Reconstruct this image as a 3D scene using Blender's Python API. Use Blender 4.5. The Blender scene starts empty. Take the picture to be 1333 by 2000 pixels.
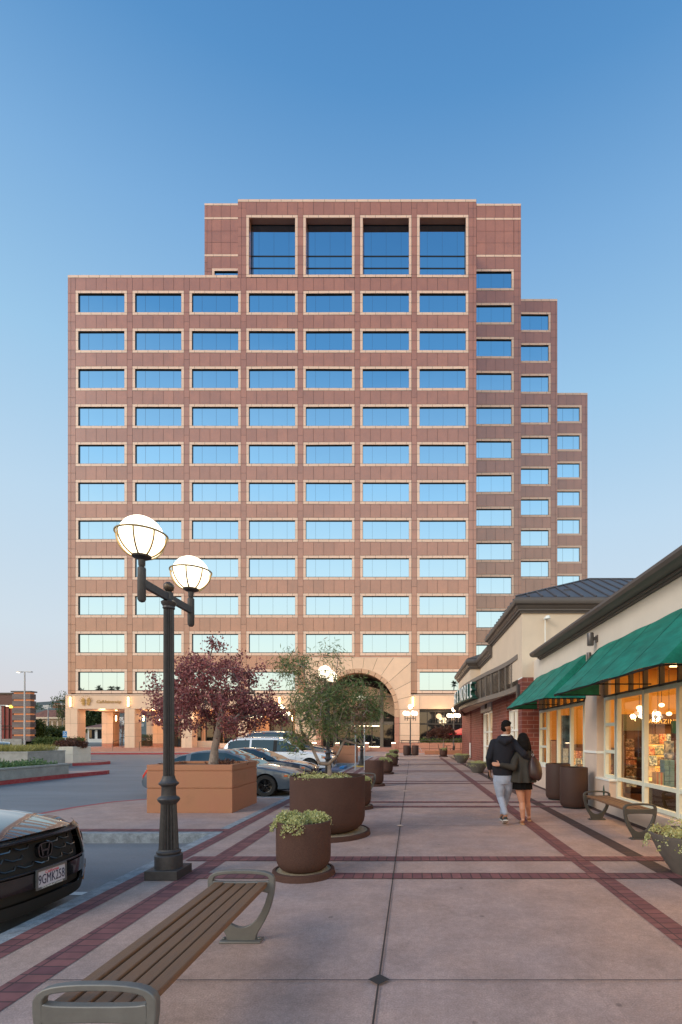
import bpy, math, random
import numpy as np
from mathutils import Vector, Matrix
R = math.radians
PI = math.pi
random.seed(7)
rng = np.random.default_rng(7)
S = bpy.context.scene
COL = S.collection

# ---------------------------------------------------------------- camera
cam = bpy.data.cameras.new('camera')
camo = bpy.data.objects.new('camera', cam)
COL.objects.link(camo)
S.camera = camo
camo.location = (0, 0, 1.5)
camo.rotation_euler = (PI / 2, 0, 0)
cam.sensor_fit = 'VERTICAL'
cam.sensor_height = 36
cam.lens = 17
cam.shift_x = -139.5 / 2000
cam.shift_y = 439 / 2000
cam.clip_start = 0.05
cam.clip_end = 5000

# ---------------------------------------------------------------- sky
SUN_EL, SUN_AZ = R(9), R(236)          # azimuth clockwise from +Y: low, behind the camera
w = bpy.data.worlds.new('World')
S.world = w
w.use_nodes = True
nt = w.node_tree
N, L = nt.nodes, nt.links
bg = N['Background']
bg.inputs[1].default_value = 0.15
sky = N.new('ShaderNodeTexSky')
sky.sky_type = 'NISHITA'
sky.sun_disc = False
sky.sun_elevation = SUN_EL
sky.sun_rotation = SUN_AZ
sky.air_density = 1.0
sky.dust_density = 0.4
sky.ozone_density = 4.0
tc = N.new('ShaderNodeTexCoord')
sx = N.new('ShaderNodeSeparateXYZ')
L.new(tc.outputs['Generated'], sx.inputs[0])
def s2l(c):
    return tuple(((v / 255 + 0.055) / 1.055) ** 2.4 if v > 10 else v / 255 / 12.92 for v in c) + (1,)
def ramp(stops):
    r = N.new('ShaderNodeValToRGB')
    e = r.color_ramp.elements
    while len(e) > 1: e.remove(e[-1])
    e[0].position = stops[0][0]; e[0].color = s2l(stops[0][1])
    for p, c in stops[1:]:
        k = e.new(p); k.color = s2l(c)
    L.new(sx.outputs['Z'], r.inputs[0])
    return r
# evening sky away from the sun, and the brighter side behind the camera
rf = ramp([(0, (210, 198, 200)), (.06, (214, 211, 215)), (.18, (208, 221, 231)), (.38, (188, 215, 236)),
           (.56, (156, 199, 232)), (.70, (124, 173, 219)), (.80, (88, 145, 200)), (.92, (58, 115, 176)), (1, (48, 100, 160))])
rb = ramp([(0, (255, 226, 178)), (.06, (255, 244, 214)), (.14, (246, 250, 232)), (.28, (214, 236, 244)),
           (.45, (158, 205, 240)), (.62, (86, 144, 196)), (.80, (50, 100, 156)), (1, (52, 100, 158))])
az = N.new('ShaderNodeMapRange'); az.interpolation_type = 'SMOOTHSTEP'
az.inputs['From Min'].default_value = 0.35; az.inputs['From Max'].default_value = -0.55
L.new(sx.outputs['Y'], az.inputs['Value'])
mx = N.new('ShaderNodeMix'); mx.data_type = 'RGBA'
L.new(az.outputs['Result'], mx.inputs['Factor'])
L.new(rf.outputs['Color'], mx.inputs['A']); L.new(rb.outputs['Color'], mx.inputs['B'])
up = N.new('ShaderNodeVectorMath'); up.operation = 'SCALE'; up.inputs['Scale'].default_value = 1 / 0.15
glow = N.new('ShaderNodeMix'); glow.data_type = 'RGBA'      # the after-glow is brighter than the sky opposite it
glow.inputs['A'].default_value = (1, 1, 1, 1); glow.inputs['B'].default_value = (2.7, 2.25, 1.9, 1)
L.new(az.outputs['Result'], glow.inputs['Factor'])
ml = N.new('ShaderNodeVectorMath'); ml.operation = 'MULTIPLY'
L.new(mx.outputs['Result'], ml.inputs[0]); L.new(glow.outputs['Result'], ml.inputs[1])
L.new(ml.outputs['Vector'], up.inputs[0])
mz = N.new('ShaderNodeMix'); mz.data_type = 'RGBA'; mz.inputs['Factor'].default_value = 0.95
L.new(sky.outputs['Color'], mz.inputs['A']); L.new(up.outputs['Vector'], mz.inputs['B'])
L.new(mz.outputs['Result'], bg.inputs[0])

# ---------------------------------------------------------------- sun (soft after-glow)
sun = bpy.data.lights.new('sun', 'SUN')
sun.energy = 1.5
sun.angle = R(22)
sun.color = (1.0, 0.86, 0.74)
suno = bpy.data.objects.new('sun', sun)
COL.objects.link(suno)
SE = R(32)
sd = Vector((math.sin(SUN_AZ) * math.cos(SE), math.cos(SUN_AZ) * math.cos(SE), math.sin(SE)))
suno.rotation_euler = sd.to_track_quat('Z', 'Y').to_euler()
suno.location = (-20, -30, 30)

S.view_settings.view_transform = 'Standard'
S.view_settings.look = 'None'
S.view_settings.exposure = 0.08
S.view_settings.gamma = 1.0
S.view_settings.use_curve_mapping = False
S.cycles.max_bounces = 8
S.cycles.transparent_max_bounces = 16
S.cycles.use_denoising = True
try: S.cycles.sample_clamp_indirect = 4.0
except Exception: pass

# ================================================================ helpers
F = 944.0
def W(px, py, Y):
    """a point of the photograph at depth Y, in metres"""
    return Vector(((px - 806) * Y / F, Y, 1.5 - (py - 1439) * Y / F))

class MB:
    def __init__(s): s.v = []; s.f = []; s.m = []
    def poly(s, pts, m=0):
        i = len(s.v); s.v.extend([tuple(p) for p in pts]); s.f.append(tuple(range(i, i + len(pts)))); s.m.append(m)
    def add(s, vs, fs, m=0):
        i = len(s.v); s.v.extend([tuple(p) for p in vs])
        for f in fs: s.f.append(tuple(k + i for k in f)); s.m.append(m)
    def box(s, x0, x1, y0, y1, z0, z1, m=0, M=None):
        vs = [Vector((x, y, z)) for z in (z0, z1) for y in (y0, y1) for x in (x0, x1)]
        if M is not None: vs = [M @ v for v in vs]
        s.add(vs, [(0, 2, 3, 1), (4, 5, 7, 6), (0, 1, 5, 4), (2, 6, 7, 3), (0, 4, 6, 2), (1, 3, 7, 5)], m)
    def rings(s, rs, m=0, close=True, cap=(True, True)):
        n = len(rs[0]); i = len(s.v)
        for r in rs: s.v.extend([tuple(p) for p in r])
        for a in range(len(rs) - 1):
            for k in range(n if close else n - 1):
                k2 = (k + 1) % n
                s.f.append((i + a * n + k, i + a * n + k2, i + (a + 1) * n + k2, i + (a + 1) * n + k)); s.m.append(m)
        if cap[0] and close: s.f.append(tuple(i + k for k in range(n))[::-1]); s.m.append(m)
        if cap[1] and close: s.f.append(tuple(i + (len(rs) - 1) * n + k for k in range(n))); s.m.append(m)
    def lathe(s, prof, c=(0, 0, 0), n=24, m=0, cap=(True, True), flute=0, depth=0.0):
        rs = []
        for r, z in prof:
            ring = []
            for k in range(n):
                a = 2 * PI * k / n
                rr = r - (depth * r if flute and (k % 4) in (0,) else 0) + 0
                ring.append((c[0] + rr * math.cos(a), c[1] + rr * math.sin(a), c[2] + z))
            rs.append(ring)
        s.rings(rs, m, True, cap)
    def tube(s, pts, r, n=8, m=0, cap=True, ell=None):
        pts = [Vector(p) for p in pts]
        if not hasattr(r, '__len__'): r = [r] * len(pts)
        up = None; rs = []
        for i, p in enumerate(pts):
            t = (pts[min(i + 1, len(pts) - 1)] - pts[max(i - 1, 0)])
            if t.length < 1e-9: t = Vector((0, 0, 1))
            t.normalize()
            if up is None:
                up = Vector((0, 0, 1)) if abs(t.z) < 0.9 else Vector((1, 0, 0))
                up = (up - t * up.dot(t)).normalized()
            else:
                up = up - t * up.dot(t)
                up = up.normalized() if up.length > 1e-6 else t.orthogonal().normalized()
            b = t.cross(up)
            ea, eb = ell if ell else (1, 1)
            rs.append([p + (up * math.cos(a) * ea + b * math.sin(a) * eb) * r[i] for a in [2 * PI * k / n for k in range(n)]])
        s.rings(rs, m, True, (cap, cap))
    def sphere(s, c, r, u=16, v=10, m=0):
        r = r if hasattr(r, '__len__') else (r, r, r)
        rs = []
        for j in range(v + 1):
            th = PI * (j + 0.0) / v
            th = min(max(th, 0.02), PI - 0.02)
            rs.append([(c[0] + r[0] * math.sin(th) * math.cos(2 * PI * k / u), c[1] + r[1] * math.sin(th) * math.sin(2 * PI * k / u), c[2] - r[2] * math.cos(th)) for k in range(u)])
        s.rings(rs, m)
    def prism(s, poly, fn, a, b, m=0):
        """poly: 2-D outline, fn(u, v, t) -> 3-D"""
        s.rings([[fn(u, v, a) for u, v in poly], [fn(u, v, b) for u, v in poly]], m)
    def band(s, outer, inner, fn, a, b, m=0):
        """flat ring between two closed outlines of equal count, with thickness"""
        n = len(outer)
        rs = [[fn(*p, a) for p in outer], [fn(*p, b) for p in outer], [fn(*p, b) for p in inner], [fn(*p, a) for p in inner]]
        i = len(s.v)
        for r in rs: s.v.extend([tuple(p) for p in r])
        for q in range(4):
            q2 = (q + 1) % 4
            for k in range(n):
                k2 = (k + 1) % n
                s.f.append((i + q * n + k, i + q * n + k2, i + q2 * n + k2, i + q2 * n + k)); s.m.append(m)
    def build(s, name, mats, parent=None, smooth=None, local=False, bevel=0):
        me = bpy.data.meshes.new(name)
        me.from_pydata(s.v, [], s.f)
        if not isinstance(mats, (list, tuple)): mats = [mats]
        for k in mats: me.materials.append(k)
        if len(mats) > 1: me.polygons.foreach_set('material_index', s.m)
        if smooth:
            me.polygons.foreach_set('use_smooth', [True] * len(me.polygons))
            me.set_sharp_from_angle(angle=R(smooth))
        me.update()
        o = bpy.data.objects.new(name, me)
        COL.objects.link(o)
        if parent is not None:
            o.parent = parent
            if not local: o.matrix_parent_inverse = world(parent).inverted()
        if bevel:
            b = o.modifiers.new('b', 'BEVEL'); b.width = bevel; b.segments = 2; b.limit_method = 'ANGLE'; b.angle_limit = R(40)
        return o

def world(o):
    m = Matrix.Translation(o.location) @ o.rotation_euler.to_matrix().to_4x4() @ Matrix.Diagonal((*o.scale, 1))
    if o.parent: m = world(o.parent) @ o.matrix_parent_inverse @ m
    return m
def tag(o, label=None, cat=None, group=None, kind=None):
    if label: o['label'] = label
    if cat: o['category'] = cat
    if group: o['group'] = group
    if kind: o['kind'] = kind
    return o
def thing(name, label, cat, loc=(0, 0, 0), rz=0, group=None):
    o = bpy.data.objects.new(name, None); COL.objects.link(o)
    o.location = loc; o.rotation_euler = (0, 0, rz); o.empty_display_size = .2
    return tag(o, label, cat, group)
def struct(name, mb, mats, **k):
    return tag(mb.build(name, mats, **k), kind='structure')
KIDS = {}
def dup(root, loc, rz=0, label=None, group=None, sc=None):
    def cp(o, par):
        c = o.copy(); COL.objects.link(c)
        if par is not None: c.parent = par
        for ch in [x for x in bpy.data.objects if x.parent == o]: cp(ch, c)
        return c
    r = cp(root, None)
    r.location = loc; r.rotation_euler = (0, 0, rz)
    if sc: r.scale = (sc,) * 3 if not hasattr(sc, '__len__') else sc
    if label: r['label'] = label
    if group: r['group'] = group
    return r

# ---------------------------------------------------------------- materials
def mat(name, col, rough=0.6, metal=0.0, spec=0.5, var=0.0, scale=8.0, bump=0.0, bscale=60.0, island=0.0, emit=None, es=0.0, coat=0.0, var2=None, stretch=None, obj=False, speck=0.0):
    m = bpy.data.materials.new(name); m.use_nodes = True
    t = m.node_tree; n = t.nodes; l = t.links
    p = n['Principled BSDF']
    c = (*col, 1) if len(col) == 3 else col
    p.inputs['Base Color'].default_value = c
    p.inputs['Roughness'].default_value = rough
    p.inputs['Metallic'].default_value = metal
    p.inputs['Specular IOR Level'].default_value = spec
    p.inputs['Coat Weight'].default_value = coat
    p.inputs['Coat Roughness'].default_value = 0.03
    if emit:
        p.inputs['Emission Color'].default_value = (*emit, 1); p.inputs['Emission Strength'].default_value = es
    co = None
    if var or bump or speck:
        g = n.new('ShaderNodeTexCoord') if obj else n.new('ShaderNodeNewGeometry')
        co = g.outputs['Object'] if obj else g.outputs['Position']
        if stretch:
            mp = n.new('ShaderNodeMapping'); mp.inputs['Scale'].default_value = stretch; l.new(co, mp.inputs[0]); co = mp.outputs[0]
    src = None
    def hsv(fac_socket, amount, prev, isl=False):
        a = n.new('ShaderNodeMapRange')
        if not isl: a.inputs['From Min'].default_value = .32; a.inputs['From Max'].default_value = .68
        a.inputs['To Min'].default_value = 1 - amount; a.inputs['To Max'].default_value = 1 + amount
        l.new(fac_socket, a.inputs['Value'])
        v = n.new('ShaderNodeVectorMath'); v.operation = 'SCALE'
        if prev is None: v.inputs[0].default_value = c[:3]
        else: l.new(prev, v.inputs[0])
        l.new(a.outputs[0], v.inputs['Scale'])
        return v.outputs['Vector']
    if var:
        z = n.new('ShaderNodeTexNoise'); z.inputs['Scale'].default_value = scale; z.inputs['Detail'].default_value = 6; z.inputs['Roughness'].default_value = .65
        l.new(co, z.inputs['Vector'])
        if var2:
            k = n.new('ShaderNodeMix'); k.data_type = 'RGBA'
            r = n.new('ShaderNodeMapRange'); r.inputs['From Min'].default_value = .38; r.inputs['From Max'].default_value = .64; l.new(z.outputs['Fac'], r.inputs['Value'])
            l.new(r.outputs[0], k.inputs['Factor']); k.inputs['A'].default_value = c; k.inputs['B'].default_value = (*var2, 1)
            src = k.outputs['Result']
        src = hsv(z.outputs['Fac'], var, src)
    if speck:
        z = n.new('ShaderNodeTexNoise'); z.inputs['Scale'].default_value = 130; z.inputs['Detail'].default_value = 2; l.new(co, z.inputs['Vector'])
        src = hsv(z.outputs['Fac'], speck, src)
    if island:
        g2 = n.new('ShaderNodeNewGeometry'); src = hsv(g2.outputs['Random Per Island'], island, src, True)
    if src: l.new(src, p.inputs['Base Color'])
    if bump:
        z = n.new('ShaderNodeTexNoise'); z.inputs['Scale'].default_value = bscale; z.inputs['Detail'].default_value = 4; l.new(co, z.inputs['Vector'])
        b = n.new('ShaderNodeBump'); b.inputs['Strength'].default_value = bump; b.inputs['Distance'].default_value = .01
        l.new(z.outputs['Fac'], b.inputs['Height']); l.new(b.outputs[0], p.inputs['Normal'])
    return m
def leafmat(name, col, col2, trans=.25):
    m = mat(name, col, .55, spec=.35, island=.0)
    t = m.node_tree; n = t.nodes; l = t.links; p = n['Principled BSDF']
    g = n.new('ShaderNodeNewGeometry'); k = n.new('ShaderNodeMix'); k.data_type = 'RGBA'
    l.new(g.outputs['Random Per Island'], k.inputs['Factor']); k.inputs['A'].default_value = (*col, 1); k.inputs['B'].default_value = (*col2, 1)
    l.new(k.outputs['Result'], p.inputs['Base Color'])
    tr = n.new('ShaderNodeBsdfTranslucent'); l.new(k.outputs['Result'], tr.inputs[0])
    ad = n.new('ShaderNodeMixShader'); ad.inputs[0].default_value = trans
    l.new(p.outputs[0], ad.inputs[1]); l.new(tr.outputs[0], ad.inputs[2]); l.new(ad.outputs[0], n['Material Output'].inputs[0])
    return m
def glassmat(name, tint=(1, 1, 1), refl=.12, rough=0.0):
    m = bpy.data.materials.new(name); m.use_nodes = True
    t = m.node_tree; n = t.nodes; l = t.links; n.remove(n['Principled BSDF'])
    tr = n.new('ShaderNodeBsdfTransparent'); tr.inputs[0].default_value = (*tint, 1)
    gl = n.new('ShaderNodeBsdfGlossy'); gl.inputs['Roughness'].default_value = rough
    fr = n.new('ShaderNodeFresnel'); fr.inputs[0].default_value = 1.5
    ml = n.new('ShaderNodeMath'); ml.operation = 'MULTIPLY_ADD'; ml.inputs[1].default_value = 1.0; ml.inputs[2].default_value = refl
    ml.use_clamp = True
    l.new(fr.outputs[0], ml.inputs[0])
    x = n.new('ShaderNodeMixShader'); l.new(ml.outputs[0], x.inputs[0]); l.new(tr.outputs[0], x.inputs[1]); l.new(gl.outputs[0], x.inputs[2])
    l.new(x.outputs[0], n['Material Output'].inputs[0])
    return m
def brickmat(name, c1, c2, mortar, bw, bh, axis='xz', ms=.008, offset=.5, var=.25):
    """courses from world position; axis picks the two coordinates used"""
    m = bpy.data.materials.new(name); m.use_nodes = True
    t = m.node_tree; n = t.nodes; l = t.links; p = n['Principled BSDF']; p.inputs['Roughness'].default_value = .8
    g = n.new('ShaderNodeNewGeometry'); s = n.new('ShaderNodeSeparateXYZ'); l.new(g.outputs['Position'], s.inputs[0])
    c = n.new('ShaderNodeCombineXYZ')
    def src(a):
        if a == 'h':   # walls: x + y
            q = n.new('ShaderNodeMath'); q.operation = 'ADD'; l.new(s.outputs['X'], q.inputs[0]); l.new(s.outputs['Y'], q.inputs[1]); return q.outputs[0]
        return s.outputs[a.upper()]
    l.new(src(axis[0]), c.inputs[0]); l.new(src(axis[1]), c.inputs[1])
    b = n.new('ShaderNodeTexBrick'); l.new(c.outputs[0], b.inputs['Vector'])
    b.offset = offset; b.inputs['Scale'].default_value = 1; b.inputs['Brick Width'].default_value = bw; b.inputs['Row Height'].default_value = bh
    b.inputs['Mortar Size'].default_value = ms; b.inputs['Mortar Smooth'].default_value = .2; b.inputs['Bias'].default_value = 0
    b.inputs['Color1'].default_value = (*c1, 1); b.inputs['Color2'].default_value = (*c2, 1); b.inputs['Mortar'].default_value = (*mortar, 1)
    z = n.new('ShaderNodeTexNoise'); z.inputs['Scale'].default_value = 7; z.inputs['Detail'].default_value = 5; l.new(g.outputs['Position'], z.inputs['Vector'])
    r = n.new('ShaderNodeMapRange'); r.inputs['To Min'].default_value = 1 - var; r.inputs['To Max'].default_value = 1 + var; l.new(z.outputs['Fac'], r.inputs['Value'])
    v = n.new('ShaderNodeVectorMath'); v.operation = 'SCALE'; l.new(b.outputs['Color'], v.inputs[0]); l.new(r.outputs[0], v.inputs['Scale'])
    l.new(v.outputs['Vector'], p.inputs['Base Color'])
    bp = n.new('ShaderNodeBump'); bp.inputs['Strength'].default_value = .5; bp.inputs['Distance'].default_value = .01; bp.invert = True
    l.new(b.outputs['Fac'], bp.inputs['Height']); l.new(bp.outputs[0], p.inputs['Normal'])
    return m

M = {}
M['stone'] = mat('brown_granite', (.36, .145, .083), .2, spec=1.0, island=.08, var=.10, scale=.7, speck=.15)
def warp(m, s_=.35, st=.12):
    t = m.node_tree; n = t.nodes; l = t.links
    g = n.new('ShaderNodeNewGeometry'); z = n.new('ShaderNodeTexNoise'); z.inputs['Scale'].default_value = s_; z.inputs['Detail'].default_value = 1; l.new(g.outputs['Position'], z.inputs['Vector'])
    b = n.new('ShaderNodeBump'); b.inputs['Strength'].default_value = st; b.inputs['Distance'].default_value = .05; l.new(z.outputs['Fac'], b.inputs['Height']); l.new(b.outputs[0], n['Principled BSDF'].inputs['Normal'])
M['stone_joint'] = mat('granite_joint', (.045, .03, .028), .9)
M['trim'] = mat('pale_granite', (.72, .50, .38), .35, island=.05, speck=.1)
M['cream'] = mat('cream_granite', (.72, .49, .34), .32, island=.05, speck=.08, var=.05, scale=1.5)
M['tan'] = mat('tan_granite', (.55, .33, .21), .35, island=.06, speck=.1)
M['redstone'] = mat('red_granite', (.42, .19, .13), .35, island=.08, speck=.1)
M['tglass'] = mat('mirror_glass', (.315, .44, .55), .015, metal=1.0)
warp(M['tglass'])
M['bronze'] = mat('dark_bronze', (.014, .012, .013), .4, spec=.4)
M['darkglass'] = mat('dark_glass', (.01, .012, .014), .03, spec=.8)
M['sidewalk'] = mat('pink_concrete', (.425, .28, .225), .78, var=.30, scale=1.1, bump=.5, bscale=70, speck=.30, var2=(.35, .245, .21))
M['joint'] = mat('paving_joint', (.05, .04, .037), .95)
# worn pink concrete: broad faded patches, blotches, grit, spots and a few hairline cracks
def sidewalk():
    m = bpy.data.materials.new('worn_pink_concrete'); m.use_nodes = True
    t = m.node_tree; n = t.nodes; l = t.links; p = n['Principled BSDF']; p.inputs['Roughness'].default_value = .75
    g = n.new('ShaderNodeNewGeometry'); P_ = g.outputs['Position']
    def noise(sc, det, lo, hi, ro=.6, dist=0.0):
        z = n.new('ShaderNodeTexNoise'); z.inputs['Scale'].default_value = sc; z.inputs['Detail'].default_value = det; z.inputs['Roughness'].default_value = ro; z.inputs['Distortion'].default_value = dist
        l.new(P_, z.inputs['Vector']); r = n.new('ShaderNodeMapRange'); r.inputs['From Min'].default_value = .34; r.inputs['From Max'].default_value = .66
        r.inputs['To Min'].default_value = lo; r.inputs['To Max'].default_value = hi; l.new(z.outputs['Fac'], r.inputs['Value']); return r.outputs[0], z
    def mixc(f, a, b):
        k = n.new('ShaderNodeMix'); k.data_type = 'RGBA'; l.new(f, k.inputs['Factor'])
        for s_, v in (('A', a), ('B', b)):
            if isinstance(v, tuple): k.inputs[s_].default_value = (*v, 1)
            else: l.new(v, k.inputs[s_])
        return k.outputs['Result']
    def mul(c, f):
        v = n.new('ShaderNodeVectorMath'); v.operation = 'SCALE'; l.new(c, v.inputs[0]); l.new(f, v.inputs['Scale']); return v.outputs['Vector']
    c = mixc(noise(.42, 3, 0, 1, .5, .6)[0], (.44, .30, .245), (.35, .27, .26))
    c = mixc(noise(.9, 5, 0, .55, .65)[0], c, (.41, .265, .205))
    c = mul(c, noise(2.6, 8, .82, 1.14, .7)[0]); c = mul(c, noise(22, 4, .90, 1.08)[0]); f, z = noise(95, 3, .80, 1.16); c = mul(c, f)
    v = n.new('ShaderNodeTexVoronoi'); v.inputs['Scale'].default_value = 2.3; l.new(P_, v.inputs['Vector'])
    r = n.new('ShaderNodeMapRange'); r.inputs['From Min'].default_value = .035; r.inputs['From Max'].default_value = .055; r.inputs['To Min'].default_value = .62; r.inputs['To Max'].default_value = 1; l.new(v.outputs['Distance'], r.inputs['Value'])
    c = mul(c, r.outputs[0])
    w1 = n.new('ShaderNodeTexNoise'); w1.inputs['Scale'].default_value = 1.6; w1.inputs['Detail'].default_value = 6; l.new(P_, w1.inputs['Vector'])
    ad = n.new('ShaderNodeVectorMath'); ad.operation = 'ADD'; l.new(P_, ad.inputs[0]); sc_ = n.new('ShaderNodeVectorMath'); sc_.operation = 'SCALE'; sc_.inputs['Scale'].default_value = .9; l.new(w1.outputs['Color'], sc_.inputs[0]); l.new(sc_.outputs[0], ad.inputs[1])
    v2 = n.new('ShaderNodeTexVoronoi'); v2.feature = 'DISTANCE_TO_EDGE'; v2.inputs['Scale'].default_value = .16; l.new(ad.outputs[0], v2.inputs['Vector'])
    r2 = n.new('ShaderNodeMapRange'); r2.inputs['From Min'].default_value = .0006; r2.inputs['From Max'].default_value = .0014; r2.inputs['To Min'].default_value = .90; r2.inputs['To Max'].default_value = 1; l.new(v2.outputs['Distance'], r2.inputs['Value'])
    c = mul(c, r2.outputs[0])
    l.new(c, p.inputs['Base Color'])
    b = n.new('ShaderNodeBump'); b.inputs['Strength'].default_value = .45; b.inputs['Distance'].default_value = .008; l.new(z.outputs['Fac'], b.inputs['Height']); l.new(b.outputs[0], p.inputs['Normal'])
    return m
M['sidewalk'] = sidewalk()
M['diamond'] = mat('slate_diamond', (.03, .027, .027), .8, bump=.2)
M['brickY'] = brickmat('soldier_bricks_along', (.225, .085, .08), (.145, .054, .06), (.07, .035, .036), .22, .105, 'xy', .007, 0, .45)
M['brickX'] = brickmat('soldier_bricks_across', (.225, .085, .08), (.145, .054, .06), (.07, .035, .036), .105, .22, 'xy', .007, 0, .45)
M['brickD'] = brickmat('dark_bricks_along', (.085, .045, .04), (.055, .032, .032), (.04, .025, .025), .22, .105, 'xy', .006, 0)
M['asphalt'] = mat('grey_asphalt', (.165, .17, .18), .62, var=.16, scale=.5, bump=.3, bscale=120, speck=.18, stretch=(.5, 1.6, 1))
M['ground'] = mat('far_ground', (.16, .15, .13), .9, var=.2, scale=.05)
M['kerb'] = mat('concrete_kerb', (.25, .27, .285), .85, var=.35, scale=9, bump=.4, bscale=50, speck=.2)
M['redkerb'] = mat('red_kerb_paint', (.36, .028, .035), .6, var=.2, scale=7, speck=.2, var2=(.30, .06, .055))
M['concrete'] = mat('grey_concrete', (.30, .29, .265), .85, var=.18, scale=3, bump=.35, bscale=35, speck=.15)
M['white'] = mat('white_paint', (.72, .72, .70), .6, var=.15, scale=14)
M['creamplanter'] = mat('cream_planter', (.62, .56, .47), .75, var=.08, scale=2, bump=.15)
M['orange'] = mat('orange_planter', (.45, .20, .10), .75, var=.16, scale=2.2, bump=.35, bscale=45, speck=.2, var2=(.36, .15, .08))
M['pot'] = mat('brown_planter', (.078, .039, .029), .85, spec=.25, var=.08, scale=3, bump=.3, bscale=55, speck=.22)
M['potgrey'] = mat('grey_bowl', (.12, .105, .092), .7, var=.1, bump=.2)
M['soil'] = mat('soil', (.10, .06, .04), .95, bump=1, bscale=40, var=.4, scale=30)
M['gravel'] = mat('pebbles', (.36, .28, .18), .85, bump=1, bscale=120, var=.5, scale=90)
M['lamp'] = mat('dark_lamp_metal', (.052, .047, .047), .5, metal=.2, var=.2, scale=20, bump=.15, bscale=80)
M['brass'] = mat('aged_brass', (.33, .24, .12), .4, metal=.8)
M['globe'] = mat('lit_globe', (.9, .9, .85), .3, emit=(1, .84, .58), es=2.6)
M['tubelight'] = mat('lit_tube', (.9, .8, .6), .3, emit=(1, .62, .28), es=12)
M['spot'] = mat('lit_spot', (.9, .8, .6), .3, emit=(1, .8, .5), es=6)
M['wood'] = mat('bench_wood', (.245, .12, .056), .55, var=.30, scale=5, stretch=(14, 1.2, 14), bump=.25, bscale=40, var2=(.12, .068, .042), island=.18)
M['cast'] = mat('cast_aluminium', (.15, .145, .135), .5, metal=.35, bump=.1, var=.12)
M['castdark'] = mat('dark_cast_aluminium', (.085, .08, .07), .5, metal=.3, bump=.1, var=.12)
M['stucco'] = mat('cream_stucco', (.66, .53, .40), .85, var=.05, scale=1.2, bump=.15, bscale=80)
M['stucco2'] = mat('pale_stucco', (.68, .60, .51), .85, var=.05, scale=1.2, bump=.15, bscale=80)
M['plinth'] = mat('tan_plinth', (.60, .47, .38), .8, var=.06, scale=2, bump=.1)
M['cornice'] = mat('brown_cornice', (.10, .082, .072), .55, var=.08, scale=3)
M['roofmetal'] = mat('roof_metal', (.088, .084, .088), .5, metal=.15, var=.12, scale=2)
M['awning'] = mat('green_awning', (.005, .165, .118), .6, spec=.3, var=.22, scale=2.6, bump=.4, bscale=5, stretch=(1.5, .8, 2.0), var2=(.010, .20, .145))
M['green'] = mat('sign_green', (.012, .07, .05), .5)
M['signwhite'] = mat('sign_white', (.8, .82, .78), .4)
M['wframe'] = mat('window_frame_paint', (.62, .64, .53), .5, var=.04)
M['wdark'] = mat('dark_window_frame', (.09, .08, .07), .5)
M['louvre'] = mat('louvre_metal', (.17, .145, .125), .55)
M['redbrick'] = brickmat('red_brick_wall', (.24, .060, .040), (.17, .045, .034), (.30, .17, .14), .40, .135, 'hz', .009)
M['shopglass'] = glassmat('shop_glass', (1, 1, 1), .05)
M['carglass'] = mat('tinted_glass', (.01, .014, .014), .03, spec=.9)
M['black'] = mat('black_rubber', (.012, .012, .012), .8)
M['blacktrim'] = mat('gloss_black_trim', (.01, .01, .011), .25, spec=.6)
M['chrome'] = mat('dark_chrome', (.16, .16, .17), .2, metal=1)
M['rail'] = mat('bronze_rail', (.06, .045, .035), .5, metal=.3)
M['bark'] = mat('grey_bark', (.30, .23, .19), .9, var=.3, scale=12, bump=.6, bscale=50)
M['twig'] = mat('twig_bark', (.16, .11, .10), .9)
M['leafred'] = leafmat('plum_leaves', (.14, .038, .045), (.48, .18, .17))
M['leafgreen'] = leafmat('narrow_green_leaves', (.07, .13, .03), (.22, .26, .11))
M['leafbronze'] = leafmat('dry_bronze_leaves', (.24, .12, .085), (.36, .20, .13))
M['sedum'] = leafmat('sedum_leaves', (.33, .35, .11), (.64, .62, .32))
M['hedge'] = leafmat('hedge_leaves', (.05, .085, .022), (.13, .16, .04))
M['shrubred'] = leafmat('bronze_shrub_leaves', (.07, .035, .02), (.17, .06, .04))
M['grassy'] = leafmat('yellow_grass_blades', (.24, .22, .05), (.42, .36, .12))
M['groundcover'] = leafmat('low_green_leaves', (.06, .13, .045), (.13, .21, .08))
M['olive'] = leafmat('tree_leaves', (.035, .06, .022), (.08, .11, .035))
M['skin'] = mat('skin', (.50, .24, .15), .55, var=.05, obj=True)
M['skin2'] = mat('tanned_skin', (.36, .17, .10), .55, var=.05, obj=True)
M['hair'] = mat('black_hair', (.010, .008, .007), .9, spec=.15, bump=.6, bscale=140, obj=True)
M['hoodie'] = mat('navy_fabric', (.008, .008, .014), .9, var=.2, scale=8, bump=.5, bscale=14, obj=True)
M['jeans'] = mat('pale_denim', (.33, .37, .46), .85, var=.12, scale=10, bump=.5, bscale=14, obj=True)
M['coat'] = mat('olive_coat', (.034, .028, .021), .85, var=.2, scale=7, bump=.5, bscale=12, obj=True)
M['skirt'] = mat('black_cloth', (.006, .005, .005), .95, spec=.15)
M['leather'] = mat('brown_leather', (.045, .021, .017), .45, var=.15, bump=.4, bscale=20, obj=True)
M['shoe'] = mat('shoe_fabric', (.03, .034, .032), .8)
M['sole'] = mat('shoe_sole', (.55, .52, .48), .7)
M['gold'] = mat('gold_letters', (.42, .25, .09), .35, metal=.5)
M['red'] = mat('red_umbrella_cloth', (.55, .012, .02), .7)
M['pole'] = mat('galvanised_pole', (.42, .44, .46), .45, metal=.4)
M['blue'] = mat('blue_paint', (.02, .18, .42), .6, var=.15)
M['yellow'] = mat('yellow_pad', (.55, .33, .04), .8)
M['paintwhite'] = mat('pearl_white_paint', (.70, .71, .74), .25, coat=.8)
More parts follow.
